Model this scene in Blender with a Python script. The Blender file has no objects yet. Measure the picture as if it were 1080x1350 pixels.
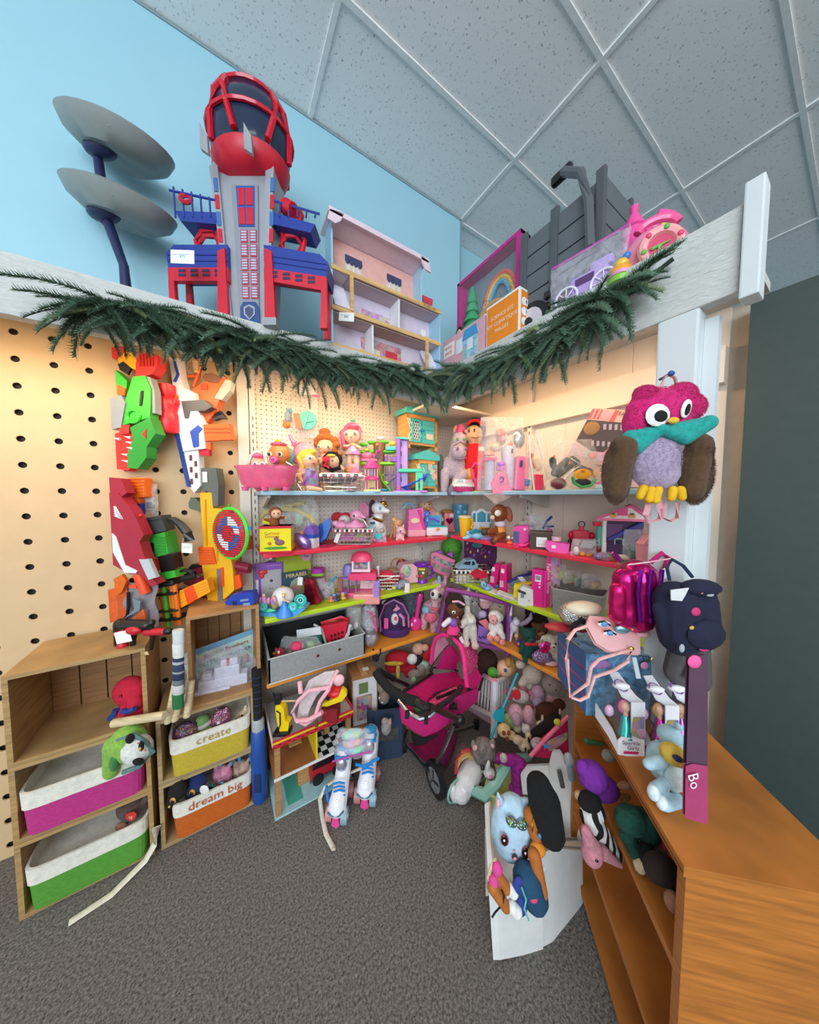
import bpy,bmesh,math,random
from mathutils import Vector,Matrix,Euler,noise
random.seed(7)
S = bpy.context.scene
COL = S.collection
PI = math.pi
# ---------------------------------------------------------------- camera
FPX,TH,PSI,CH = 388.0,math.radians(3.1),math.radians(32.7),1.45
cam = bpy.data.objects.new('camera',bpy.data.cameras.new('camera'))
COL.objects.link(cam)
cam.location = (0,0,CH)
cam.rotation_euler = (PI/2 - TH,0,-PSI)
cam.data.sensor_fit = 'VERTICAL'
cam.data.sensor_height = 36
cam.data.sensor_width = 28.8
cam.data.lens = FPX/1350*36
cam.data.clip_start = 0.02
S.camera = cam
# ---------------------------------------------------------------- light
S.view_settings.view_transform = 'Standard'
S.view_settings.look = 'None'
S.view_settings.exposure = 0.0
S.view_settings.gamma = 1
W = bpy.data.worlds.new('shop_world'); S.world = W; W.use_nodes = True
W.node_tree.nodes['Background'].inputs[0].default_value = (0.96,0.97,1.0,1)
W.node_tree.nodes['Background'].inputs[1].default_value = 0.86
def area(name,loc,rot,sx,sy,power,col):
    l = bpy.data.lights.new(name,'AREA'); l.shape = 'RECTANGLE'; l.size = sx; l.size_y = sy
    l.energy = power; l.color = col
    o = bpy.data.objects.new(name,l); COL.objects.link(o); o.location = loc; o.rotation_euler = rot
    return o
# unseen lights added behind the viewer: ceiling panels, a high window for the upper wall
area('added_ceiling_light',(-0.9,-1.2,3.55),(0,0,0),1.2,0.6,16,(1.0,0.97,0.93))
area('added_ceiling_light',(1.2,-1.9,3.55),(0,0,0),1.2,0.6,16,(1.0,0.97,0.93))
area('added_window_light',(-2.4,-3.4,2.5),(math.radians(92),0,math.radians(-36)),4.0,2.2,215,(0.74,0.90,1.0))
# warm strip lamps under the header boards (their housings are built with the booth)
area('strip_lamp_light',(0.42,1.475,2.022),(math.radians(22),0,0),1.1,0.05,5.5,(1.0,0.73,0.44))
area('strip_lamp_light',(-0.66,1.475,2.022),(math.radians(20),0,0),0.8,0.05,4.5,(1.0,0.74,0.46))
area('strip_lamp_light',(1.23,0.95,2.022),(math.radians(22),0,math.radians(-90)),1.0,0.05,4.2,(1.0,0.66,0.36))
# ---------------------------------------------------------------- projection helpers
CT,ST,CP,SP = math.cos(TH),math.sin(TH),math.cos(PSI),math.sin(PSI)
def _depth(p): return (p[0]*SP + p[1]*CP)*CT - (p[2]-CH)*ST
def _out(x,y,z):
    p = (x,y,z); return p,_depth(p)/FPX
YA,XB = 1.8,1.575
def A(u,d,z):                       # column u, d metres in front of wall A, height z
    c = YA-d; q = (u-540)/FPX
    x = (q*(c*CP*CT-(z-CH)*ST)+c*SP)/(CP-q*SP*CT)
    return _out(x,c,z)
def Bw(u,d,z):                      # column u, d metres in front of wall B
    c = XB-d; q = (u-540)/FPX
    y = (c*CP-q*(c*SP*CT-(z-CH)*ST))/(SP+q*CP*CT)
    return _out(c,y,z)
def ray(u,v):
    x = (u-540)/FPX; w = -(v-675)/FPX
    yy = CT+ST*w; zz = -ST+CT*w
    return (x*CP+yy*SP,-x*SP+yy*CP,zz)
def Zp(u,v,z):                      # pixel on the horizontal plane z
    d = ray(u,v); t = (z-CH)/d[2]
    return _out(d[0]*t,d[1]*t,z)
def Dp(u,v,D):                      # pixel at camera depth D
    d = ray(u,v)
    return _out(d[0]*D,d[1]*D,CH+d[2]*D)
# ---------------------------------------------------------------- materials
def lin(h):
    h = h.lstrip('#'); o = []
    for i in (0,2,4):
        c = int(h[i:i+2],16)/255
        o.append(c/12.92 if c <= .04045 else ((c+.055)/1.055)**2.4)
    return o+[1.0]
_M = {}
def M(h,kind='p'):
    key = (h,kind)
    if key in _M: return _M[key]
    m = bpy.data.materials.new(kind+'_'+h); m.use_nodes = True
    N = m.node_tree.nodes; K = m.node_tree.links
    b = N['Principled BSDF']; c = lin(h)
    tc = N.new('ShaderNodeTexCoord')
    def nz(sc,det=3,rough=.6):
        n = N.new('ShaderNodeTexNoise'); n.inputs['Scale'].default_value = sc; n.inputs['Detail'].default_value = det
        n.inputs['Roughness'].default_value = rough; K.new(tc.outputs['Object'],n.inputs['Vector']); return n
    def ramp(src,a,bcol,p0=.3,p1=.7):
        r = N.new('ShaderNodeValToRGB'); r.color_ramp.elements[0].position = p0; r.color_ramp.elements[1].position = p1
        r.color_ramp.elements[0].color = a; r.color_ramp.elements[1].color = bcol; K.new(src,r.inputs[0]); return r
    def bump(src,st,dist=.002):
        u = N.new('ShaderNodeBump'); u.inputs['Strength'].default_value = st; u.inputs['Distance'].default_value = dist
        K.new(src,u.inputs['Height']); K.new(u.outputs[0],b.inputs['Normal'])
    def vary(sc,lo,hi):
        n = nz(sc); r = ramp(n.outputs[0],[x*lo for x in c[:3]]+[1],[min(1,x*hi) for x in c[:3]]+[1])
        K.new(r.outputs[0],b.inputs['Base Color']); return n
    b.inputs['Base Color'].default_value = c
    if kind in 'pg':
        vary(18,.94,1.04); b.inputs['Roughness'].default_value = .38 if kind == 'p' else .14
    elif kind == 'k':
        vary(30,.93,1.04); b.inputs['Roughness'].default_value = .7
    elif kind == 'f':
        vary(60,.85,1.08); b.inputs['Roughness'].default_value = .92; bump(nz(420,2).outputs[0],.35)
    elif kind == 'u':
        vary(90,.72,1.12); b.inputs['Roughness'].default_value = 1; b.inputs['Sheen Weight'].default_value = .12 if max(c[:3]) > .1 else 0
        bump(nz(260,4,.75).outputs[0],.8,.004)
    elif kind == 'm':
        b.inputs['Metallic'].default_value = 1; b.inputs['Roughness'].default_value = .28; vary(40,.92,1.05)
    elif kind in 'ctq':
        a = {'c': .19,'t': .62,'q': .05}[kind]
        vary(25,.9,1.05)
        n = nz(45,4); r = ramp(n.outputs[0],(a*(.55 if kind == 'c' else .92),)*3+(1,),(min(1,a*(1.8 if kind == 'c' else 1.08)),)*3+(1,),.35,.7)
        K.new(r.outputs[0],b.inputs['Alpha']); b.inputs['Roughness'].default_value = .12
        bump(nz(70,3).outputs[0],.5 if kind == 'c' else .06,.006)
    elif kind == 'w':
        mp = N.new('ShaderNodeMapping'); mp.inputs['Scale'].default_value = (3,3,40); K.new(tc.outputs['Object'],mp.inputs[0])
        n = N.new('ShaderNodeTexNoise'); n.inputs['Scale'].default_value = 2.4; n.inputs['Detail'].default_value = 5
        K.new(mp.outputs[0],n.inputs['Vector'])
        r = ramp(n.outputs[0],[x*.66 for x in c[:3]]+[1],[min(1,x*1.15) for x in c[:3]]+[1])
        K.new(r.outputs[0],b.inputs['Base Color']); b.inputs['Roughness'].default_value = .55; bump(n.outputs[0],.15)
    elif kind == 's':                  # sequins
        v = N.new('ShaderNodeTexVoronoi'); v.inputs['Scale'].default_value = 210; K.new(tc.outputs['Object'],v.inputs['Vector'])
        hs = N.new('ShaderNodeMix'); hs.data_type = 'RGBA'; hs.inputs[0].default_value = .42
        hs.inputs[6].default_value = c; K.new(v.outputs['Color'],hs.inputs[7]); K.new(hs.outputs[2],b.inputs['Base Color'])
        b.inputs['Metallic'].default_value = .75; b.inputs['Roughness'].default_value = .22; bump(v.outputs['Distance'],.9,.004)
    elif kind == 'v':                  # holographic vinyl
        vary(30,.8,1.1); b.inputs['Metallic'].default_value = .75; b.inputs['Roughness'].default_value = .24
        bump(nz(9,2).outputs[0],.6,.02)
    elif kind == 'e':
        b.inputs['Emission Color'].default_value = c; b.inputs['Emission Strength'].default_value = 6
    elif kind == 'd':                  # dotted cloth
        v = N.new('ShaderNodeTexVoronoi'); v.inputs['Scale'].default_value = 75; v.inputs['Randomness'].default_value = .35
        K.new(tc.outputs['Object'],v.inputs['Vector'])
        lt = N.new('ShaderNodeMath'); lt.operation = 'LESS_THAN'; lt.inputs[1].default_value = .23; K.new(v.outputs['Distance'],lt.inputs[0])
        br = N.new('ShaderNodeMix'); br.data_type = 'RGBA'; br.inputs[0].default_value = .45
        br.inputs[6].default_value = (1,.85,.5,1); K.new(v.outputs['Color'],br.inputs[7])
        mx = N.new('ShaderNodeMix'); mx.data_type = 'RGBA'; K.new(lt.outputs[0],mx.inputs[0]); mx.inputs[6].default_value = c
        K.new(br.outputs[2],mx.inputs[7]); K.new(mx.outputs[2],b.inputs['Base Color']); b.inputs['Roughness'].default_value = .85
    elif kind == 'z':                  # zebra / marbled plush
        wv = N.new('ShaderNodeTexWave'); wv.inputs['Scale'].default_value = 12; wv.inputs['Distortion'].default_value = 7
        K.new(tc.outputs['Object'],wv.inputs['Vector'])
        r = ramp(wv.outputs[0],(.01,.01,.01,1),c,.42,.5); K.new(r.outputs[0],b.inputs['Base Color']); b.inputs['Roughness'].default_value = 1
    elif kind == 'y':                  # patchy soft two-tone plush
        n = nz(38,3); r = ramp(n.outputs[0],[x*.55 for x in c[:3]]+[1],c,.42,.56); K.new(r.outputs[0],b.inputs['Base Color'])
        b.inputs['Roughness'].default_value = 1; bump(nz(240,4).outputs[0],.8,.004)
    elif kind == 'i':                  # printed picture patches (flat print on cards and boxes)
        v = N.new('ShaderNodeTexVoronoi'); v.inputs['Scale'].default_value = 42; K.new(tc.outputs['Object'],v.inputs['Vector'])
        mx = N.new('ShaderNodeMix'); mx.data_type = 'RGBA'; mx.inputs[0].default_value = .38; mx.inputs[6].default_value = c
        K.new(v.outputs['Color'],mx.inputs[7]); K.new(mx.outputs[2],b.inputs['Base Color']); b.inputs['Roughness'].default_value = .45
    elif kind == 'x':                  # woven rope basket
        bk = N.new('ShaderNodeTexBrick'); bk.inputs['Scale'].default_value = 60; bk.inputs['Color1'].default_value = c
        bk.inputs['Color2'].default_value = [x*.8 for x in c[:3]]+[1]; bk.inputs['Mortar'].default_value = [x*.6 for x in c[:3]]+[1]
        bk.inputs['Mortar Size'].default_value = .03
        mp = N.new('ShaderNodeMapping'); mp.inputs['Rotation'].default_value = (PI/2,0,0); K.new(tc.outputs['Object'],mp.inputs[0]); K.new(mp.outputs[0],bk.inputs['Vector'])
        K.new(bk.outputs['Color'],b.inputs['Base Color']); b.inputs['Roughness'].default_value = .85; bump(bk.outputs['Fac'],-.5,.003)
    _M[key] = m
    return m
# ---------------------------------------------------------------- shapes: (verts, faces, smooth)
def _rot(vs,rot,c):
    if rot != (0,0,0):
        R = Euler([math.radians(a) for a in rot]).to_matrix()
        vs = [R @ Vector(v) for v in vs]
    return [(v[0]+c[0],v[1]+c[1],v[2]+c[2]) for v in vs]
def E(x,y,z,rx,ry=None,rz=None,rot=(0,0,0),n=12):
    ry = rx if ry is None else ry; rz = rx if rz is None else rz
    m = max(4,n//2+1); vs = [(0,0,rz)]; fs = []
    for i in range(1,m):
        a = PI*i/m
        for j in range(n):
            b = 2*PI*j/n; vs.append((rx*math.sin(a)*math.cos(b),ry*math.sin(a)*math.sin(b),rz*math.cos(a)))
    vs.append((0,0,-rz)); L_ = len(vs)-1
    for j in range(n):
        k = (j+1) % n; fs.append((0,1+j,1+k)); q = 1+(m-2)*n; fs.append((L_,q+k,q+j))
        for i in range(m-2): a = 1+i*n; fs.append((a+j,a+n+j,a+n+k,a+k))
    return _rot(vs,rot,(x,y,z)),fs,True
def _frame(d):
    d = Vector(d).normalized(); up = Vector((0,0,1)) if abs(d.z) < .95 else Vector((0,1,0))
    s = d.cross(up).normalized(); return s,s.cross(d)
def C(p0,p1,r0,r1=None,n=10):
    r1 = r0 if r1 is None else r1
    p0,p1 = Vector(p0),Vector(p1); s,t = _frame(p1-p0); vs = []
    for p,r in ((p0,r0),(p1,r1)):
        for j in range(n):
            a = 2*PI*j/n; vs.append(tuple(p+(s*math.cos(a)+t*math.sin(a))*r))
    fs = [(j,(j+1) % n,n+(j+1) % n,n+j) for j in range(n)]
    fs += [tuple(range(n-1,-1,-1)),tuple(range(n,2*n))]
    return vs,fs,n > 6
def CE(p0,p1,r0,r1=None,n=10):    # capsule, for blobs
    r1 = r0 if r1 is None else r1
    return join(C(p0,p1,r0,r1,n),E(*p0,r0,n=n),E(*p1,r1,n=n))
def join(*sh):
    V,Fa,sm = [],[],False
    for v,f,s in sh:
        o = len(V); V += list(v); Fa += [tuple(i+o for i in q) for q in f]; sm = sm or s
    return V,Fa,sm
def B(x,y,z,sx,sy,sz,rot=(0,0,0),bev=0):
    a,b,c = sx/2,sy/2,sz/2
    if bev:
        bm = bmesh.new(); bmesh.ops.create_cube(bm,size=1)
        for v in bm.verts: v.co = (v.co.x*sx,v.co.y*sy,v.co.z*sz)
        bmesh.ops.bevel(bm,geom=bm.edges[:],offset=min(bev,a*.95,b*.95,c*.95),segments=2,profile=.6,affect='EDGES')
        bm.verts.index_update(); vs = [tuple(v.co) for v in bm.verts]; fs = [tuple(v.index for v in f.verts) for f in bm.faces]; bm.free()
    else:
        vs = [(i*a,j*b,k*c) for i in (-1,1) for j in (-1,1) for k in (-1,1)]
        fs = [(0,1,3,2),(4,6,7,5),(0,4,5,1),(2,3,7,6),(0,2,6,4),(1,5,7,3)]
    return _rot(vs,rot,(x,y,z)),fs,False
def F(pts,y0,y1,rot=(0,0,0),c=(0,0,0)):      # front outline (x,z) extruded in depth
    ar = sum(pts[i][0]*pts[(i+1) % len(pts)][1]-pts[(i+1) % len(pts)][0]*pts[i][1] for i in range(len(pts)))
    if ar < 0: pts = pts[::-1]
    n = len(pts); vs = [(p[0],y0,p[1]) for p in pts]+[(p[0],y1,p[1]) for p in pts]
    fs = [tuple(range(n)),tuple(range(2*n-1,n-1,-1))]+[(i,n+i,n+(i+1) % n,(i+1) % n) for i in range(n)]
    return _rot(vs,rot,c),fs,False
def H(pts,z0,z1):                   # plan outline (x,y) extruded upwards
    v,f,s = F(pts,0,1); n = len(v)//2
    vs = [(p[0],p[2],z1 if i < n else z0) for i,p in enumerate(v)]
    return vs,f,False
def L(prof,x=0,y=0,z=0,n=18,sx=1,sy=1,rot=(0,0,0)):   # lathe of (r,z)
    vs,fs = [],[]
    for r,h in prof:
        for j in range(n): a = 2*PI*j/n; vs.append((r*math.cos(a)*sx,r*math.sin(a)*sy,h))
    for i in range(len(prof)-1):
        for j in range(n): k = (j+1) % n; fs.append((i*n+j,i*n+k,(i+1)*n+k,(i+1)*n+j))
    if prof[0][0] > 1e-6: fs.append(tuple(range(n-1,-1,-1)))
    if prof[-1][0] > 1e-6: fs.append(tuple(range((len(prof)-1)*n,len(prof)*n)))
    return _rot(vs,rot,(x,y,z)),fs,True
def TU(pts,r,n=6,closed=False,flat=1.0,up=None):          # tube along a path
    P_ = [Vector(p) for p in pts]; m = len(P_); vs,fs = [],[]
    for i in range(m):
        a = P_[(i-1) % m] if (closed or i) else P_[0]; b = P_[(i+1) % m] if (closed or i < m-1) else P_[-1]
        d = b-a
        if d.length < 1e-9: d = Vector((0,0,1))
        if up: t = Vector(up).normalized(); s = d.cross(t).normalized()
        else: s,t = _frame(d)
        rr = r[i] if isinstance(r,(list,tuple)) else r
        for j in range(n): q = 2*PI*j/n; vs.append(tuple(P_[i]+s*math.cos(q)*rr+t*math.sin(q)*rr*flat))
    for i in range(m if closed else m-1):
        for j in range(n): k = (j+1) % n; e = (i+1) % m; fs.append((i*n+j,i*n+k,e*n+k,e*n+j))
    if not closed: fs += [tuple(range(n-1,-1,-1)),tuple(range((m-1)*n,m*n))]
    return vs,fs,True
def arc(cx,cz,rx,rz,a0,a1,n=12,y=0):
    return [(cx+rx*math.cos(math.radians(a0+(a1-a0)*i/n)),y,cz+rz*math.sin(math.radians(a0+(a1-a0)*i/n))) for i in range(n+1)]
def TO(x,y,z,R,r,rot=(90,0,0),n=20,m=6,e=1.0):
    vs = [((R+r*math.cos(2*PI*j/m))*math.cos(2*PI*i/n),(R+r*math.cos(2*PI*j/m))*math.sin(2*PI*i/n)*e,r*math.sin(2*PI*j/m)) for i in range(n) for j in range(m)]
    fs = [(i*m+j,((i+1) % n)*m+j,((i+1) % n)*m+(j+1) % m,i*m+(j+1) % m) for i in range(n) for j in range(m)]
    return _rot(vs,rot,(x,y,z)),fs,True
def LO(rings,n=24,p=2.0,x=0,y=0,close=True):              # loft of super-ellipse rings (z, rx, ry)
    vs,fs = [],[]
    def q(c): return math.copysign(abs(c)**(2/p),c)
    for z,rx,ry in rings:
        for j in range(n): a = 2*PI*(j+.5)/n; vs.append((x+rx*q(math.cos(a)),y+ry*q(math.sin(a)),z))
    for i in range(len(rings)-1):
        for j in range(n): k = (j+1) % n; fs.append((i*n+j,i*n+k,(i+1)*n+k,(i+1)*n+j))
    if close: fs += [tuple(range(n-1,-1,-1)),tuple(range((len(rings)-1)*n,len(rings)*n))]
    return vs,fs,p < 4
def BIN(w0,d0,w1,d1,h,th=1.5,p=6,n=24,z=0):            # open tub / bin
    return LO([(z,w0/2,d0/2),(z+h,w1/2,d1/2),(z+h,w1/2-th,d1/2-th),(z+th,w0/2-th,d0/2-th)],n,p)
def BAG(w,h,d,seed=0,pinch=.0,rough=.12,nx=10,nz=12,x=0,y=0,z=0):   # crumpled pouch
    vs,fs = [],[]
    for side in (-1,1):
        for j in range(nz+1):
            for i in range(nx+1):
                a,b = i/nx,j/nz
                e = (4*a*(1-a))**.5*min(1,(4*b*(1-b))**.4 if b > .5 else (4*max(b,.0001)*(1-b))**.25)
                nn = noise.noise(Vector((a*4+seed*7.3,b*4,side*3+seed)))
                n2 = noise.noise(Vector((a*9+seed*3.1,b*9,side*5+seed)))
                wx = (a-.5)*w*(1-pinch*max(0,b-.55)/.45)
                vs.append((x+wx+nn*w*.03,y+side*d/2*e+(nn+.6*n2)*d*rough*2*(1 if e > .01 else .4),z+max(0,b*h+nn*h*.02*(b > .05))))
    n1 = (nx+1)*(nz+1)
    for s in (0,1):
        for j in range(nz):
            for i in range(nx):
                a = s*n1+j*(nx+1)+i; q = (a,a+1,a+nx+2,a+nx+1); fs.append(q if s == 0 else q[::-1])
    return vs,fs,True
def GR(fn,nu=10,nv=10):             # sheet from fn(a,b)
    vs = [fn(i/nu,j/nv) for j in range(nv+1) for i in range(nu+1)]
    fs = [(j*(nu+1)+i,j*(nu+1)+i+1,(j+1)*(nu+1)+i+1,(j+1)*(nu+1)+i) for j in range(nv) for i in range(nu)]
    return vs,fs,True
def star(x,z,r,r2,n=5,a0=90):
    return [(x+(r if i % 2 == 0 else r2)*math.cos(math.radians(a0+180*i/n)),z+(r if i % 2 == 0 else r2)*math.sin(math.radians(a0+180*i/n))) for i in range(2*n)]
def circ(x,z,r,n=14,rz=None): return [(x+r*math.cos(2*PI*i/n),z+(rz or r)*math.sin(2*PI*i/n)) for i in range(n)]
def heart(x,z,r): return [(x+r*math.sin(a)**3,z+r*(13*math.cos(a)-5*math.cos(2*a)-2*math.cos(3*a)-math.cos(4*a))/16) for a in [2*PI*i/18 for i in range(18)]]
# ---------------------------------------------------------------- objects
LATE = []
def mesh(name,shapes,k=1.0):
    V,Fa,sm = [],[],[]
    for v,f,s in shapes:
        o = len(V); V += [(a[0]*k,a[1]*k,a[2]*k) for a in v]; Fa += [tuple(i+o for i in q) for q in f]; sm += [s]*len(f)
    me = bpy.data.meshes.new(name); me.from_pydata(V,[],Fa)
    me.polygons.foreach_set('use_smooth',sm); me.update()
    return me
def link(o,parent=None):
    COL.objects.link(o)
    if parent: o.parent = parent
    return o
def shade(me):
    try: me.set_sharp_from_angle(angle=math.radians(42))
    except Exception: pass
class T:
    def __init__(s,name,label,cat,pos,yaw=0,k=None,lean=0,roll=0,group=None,kind=None):
        loc,kk = pos if isinstance(pos[0],tuple) else (pos,1.0)
        s.k = kk if k is None else k
        s.o = link(bpy.data.objects.new(name,None)); s.o.empty_display_size = .02
        s.o.location = loc; s.o.rotation_euler = (math.radians(lean),math.radians(roll),-PSI+math.radians(yaw))
        if kind == 'structure': s.o['kind'] = kind
        else: s.o['label'] = label; s.o['category'] = cat
        if group: s.o['group'] = group
    def P(s,name,mat,*sh,par=None,blob=0,label=None,sub=0,kind=None):
        me = mesh(name,sh,s.k)
        o = bpy.data.objects.new(name,me); link(o,par or s.o); me.materials.append(mat)
        if label: o['label'] = label
        if kind: o['kind'] = kind
        if blob:
            r = o.modifiers.new('r','REMESH'); r.mode = 'VOXEL'; r.voxel_size = blob*s.k; r.use_smooth_shade = True
            q = o.modifiers.new('s','SMOOTH'); q.factor = .5; q.iterations = 5; LATE.append(o)
        elif any(x[2] for x in sh): shade(me)
        return o
    def X(s,name,txt,mat,c,size,rot=(0,0,0),par=None,th=.02,wide=1.0,align='CENTER'):
        cu = bpy.data.curves.new(name,'FONT'); cu.body = txt; cu.size = size*s.k; cu.align_x = align; cu.align_y = 'CENTER'
        cu.extrude = th*s.k*.5
        cu.resolution_u = 2
        o = bpy.data.objects.new(name,cu); link(o,par or s.o); cu.materials.append(mat)
        o.location = [a*s.k for a in c]; o.rotation_euler = (Euler([math.radians(a) for a in rot]).to_matrix() @ Euler((PI/2,0,0)).to_matrix()).to_euler()
        o.scale = (wide,1,1); LATE.append(o)
        return o
    # drawing in zoom coordinates of the photograph: Z = (left, top, scale), c = pixel of the local origin
    def uv(s,X,Y): Z = s.Z; return (Z[0]+X/Z[2]-s.c[0],s.c[1]-(Z[1]+Y/Z[2]))
    def f(s,pts,y0=-3,y1=3): return F([s.uv(*p) for p in pts],y0,y1)
    def e(s,X,Y,rx,rz=None,y=0,ry=None,rot=0,n=12):
        q = s.Z[2]; a,b = s.uv(X,Y); rz = rx if rz is None else rz
        return E(a,y,b,rx/q,(min(rx,rz)/q if ry is None else ry),rz/q,(0,rot,0),n)
    def cp(s,X0,Y0,X1,Y1,r0,r1=None,y0=0,y1=None,n=10):
        q = s.Z[2]; a = s.uv(X0,Y0); b = s.uv(X1,Y1); y1 = y0 if y1 is None else y1
        return CE((a[0],y0,a[1]),(b[0],y1,b[1]),r0/q,(r0 if r1 is None else r1)/q,n)
    def cy(s,X0,Y0,X1,Y1,r0,r1=None,y0=0,y1=None,n=12):
        q = s.Z[2]; a = s.uv(X0,Y0); b = s.uv(X1,Y1); y1 = y0 if y1 is None else y1
        return C((a[0],y0,a[1]),(b[0],y1,b[1]),r0/q,(r0 if r1 is None else r1)/q,n)
    def b(s,X0,Y0,X1,Y1,y=0,d=6,rot=0,bev=0):
        a = s.uv(X0,Y0); c = s.uv(X1,Y1)
        return B((a[0]+c[0])/2,y,(a[1]+c[1])/2,abs(c[0]-a[0]),d,abs(c[1]-a[1]),(0,rot,0),bev)
    def tu(s,pts,r,n=6,closed=False,flat=1.0,y=0,up=None):
        return TU([s.uv(*p[:2])[:1]+((p[2] if len(p) > 2 else y),)+s.uv(*p[:2])[1:] for p in pts],([a/s.Z[2] for a in r] if isinstance(r,(list,tuple)) else r/s.Z[2]),n,closed,flat,up)
    def q(s,X,Y,y=0):                            # zoom pixel at y units behind the thing's own depth, true perspective
        lo = s.o.location; D = _depth(lo)+y*s.k; w = Vector(Dp(s.Z[0]+X/s.Z[2],s.Z[1]+Y/s.Z[2],D)[0])-lo
        return tuple((s.o.rotation_euler.to_matrix().inverted() @ w)/s.k)
    def t3(s,pts,r,n=8,closed=False,flat=1.0): return TU([s.q(*p) for p in pts],r,n,closed,flat)
    def s3(s,rows,th=.8):                         # cloth panel through rows of points, given a thickness
        R = [[Vector(s.q(*p)) for p in r] for r in rows]; m = len(R[0]); V = [tuple(p) for r in R for p in r]; n0 = len(V)
        nn = (R[0][-1]-R[0][0]).cross(R[-1][0]-R[0][0]).normalized()*th; V += [tuple(Vector(v)+nn) for v in V]; Fa = []
        for j in range(len(R)-1):
            for i in range(m-1):
                a = j*m+i; f = (a,a+1,a+m+1,a+m); Fa += [f,tuple(x+n0 for x in f[::-1])]
        return V,Fa,True
    def lz(s,prof,X,y=0,n=18,sx=1,sy=1):      # lathe with (radius, Y) in zoom units round column X
        q = s.Z[2]; return L([(r/q,s.uv(X,Y)[1]) for r,Y in prof],s.uv(X,0)[0],y,0,n,sx,sy)
    def x(s,txt,mat,X,Y,size,y=-4,rot=0,par=None,name='lettering',wide=1.0):
        a = s.uv(X,Y); return s.X(name,txt,mat,(a[0],y,a[1]),size/s.Z[2],(0,rot,0),par,wide=wide)
def proj(p):
    D = _depth(p); X = p[0]*CP-p[1]*SP; Z = (p[0]*SP+p[1]*CP)*ST+(p[2]-CH)*CT
    return (540+FPX*X/D,675-FPX*Z/D)
def _mk(pos,Z,X,Y,name,label,cat,yaw,kw):
    t = T(name,label,cat,pos,yaw,**kw); t.Z = Z; t.c = (Z[0]+X/Z[2],Z[1]+Y/Z[2]); return t
def onA(name,label,cat,Z,X,Y,i,d,yaw=0,**kw): return _mk(A(Z[0]+X/Z[2],d,ZA[i]),Z,X,Y,name,label,cat,yaw,kw)
def onB(name,label,cat,Z,X,Y,i,d,yaw=0,**kw): return _mk(Bw(Z[0]+X/Z[2],d,ZB[i]),Z,X,Y,name,label,cat,yaw,kw)
def hangA(name,label,cat,Z,X,Y,d,yaw=0,**kw):
    r = ray(Z[0]+X/Z[2],Z[1]+Y/Z[2]); q = (YA-d)/r[1]
    return _mk(_out(r[0]*q,r[1]*q,CH+r[2]*q),Z,X,Y,name,label,cat,yaw,kw)
def hangB(name,label,cat,Z,X,Y,d,yaw=0,**kw):
    r = ray(Z[0]+X/Z[2],Z[1]+Y/Z[2]); q = (XB-d)/r[0]
    return _mk(_out(r[0]*q,r[1]*q,CH+r[2]*q),Z,X,Y,name,label,cat,yaw,kw)
def onZ(name,label,cat,Z,X,Y,z,yaw=0,**kw): return _mk(Zp(Z[0]+X/Z[2],Z[1]+Y/Z[2],z),Z,X,Y,name,label,cat,yaw,kw)
def atD(name,label,cat,Z,X,Y,D,yaw=0,**kw): return _mk(Dp(Z[0]+X/Z[2],Z[1]+Y/Z[2],D),Z,X,Y,name,label,cat,yaw,kw)
def finish():
    bpy.context.view_layer.update(); dg = bpy.context.evaluated_depsgraph_get(); new = []
    for o in LATE: new.append(bpy.data.meshes.new_from_object(o.evaluated_get(dg)))
    for o,me in zip(LATE,new):
        if o.type == 'MESH':
            m = o.data.materials[0]; o.modifiers.clear(); o.data = me
            if not me.materials: me.materials.append(m)
            me.polygons.foreach_set('use_smooth',[True]*len(me.polygons))
        else:
            n = bpy.data.objects.new(o.name,me); COL.objects.link(n); n.parent = o.parent
            n.matrix_parent_inverse = o.matrix_parent_inverse
            n.location = o.location; n.rotation_euler = o.rotation_euler; n.scale = o.scale
            nm = o.name; bpy.data.objects.remove(o); n.name = nm
def struct(name,mat,*sh,parent=None):
    me = mesh(name,sh); o = bpy.data.objects.new(name,me); link(o,parent); me.materials.append(mat)
    if not parent: o['kind'] = 'structure'
    return o
# ================================================================ the setting
def special(name,fn):
    m = bpy.data.materials.new(name); m.use_nodes = True
    fn(m.node_tree.nodes,m.node_tree.links,m.node_tree.nodes['Principled BSDF']); return m
def _carpet(N,K,b):
    tc = N.new('ShaderNodeTexCoord')
    n = N.new('ShaderNodeTexNoise'); n.inputs['Scale'].default_value = 130; n.inputs['Detail'].default_value = 5; n.inputs['Roughness'].default_value = .8
    K.new(tc.outputs['Object'],n.inputs['Vector'])
    r = N.new('ShaderNodeValToRGB'); r.color_ramp.elements[0].position = .36; r.color_ramp.elements[1].position = .66
    r.color_ramp.elements[0].color = lin('343231'); r.color_ramp.elements[1].color = lin('a39b94')
    K.new(n.outputs[0],r.inputs[0]); K.new(r.outputs[0],b.inputs['Base Color']); b.inputs['Roughness'].default_value = 1
    u = N.new('ShaderNodeBump'); u.inputs['Strength'].default_value = 1; u.inputs['Distance'].default_value = .006
    K.new(n.outputs[0],u.inputs['Height']); K.new(u.outputs[0],b.inputs['Normal'])
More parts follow.
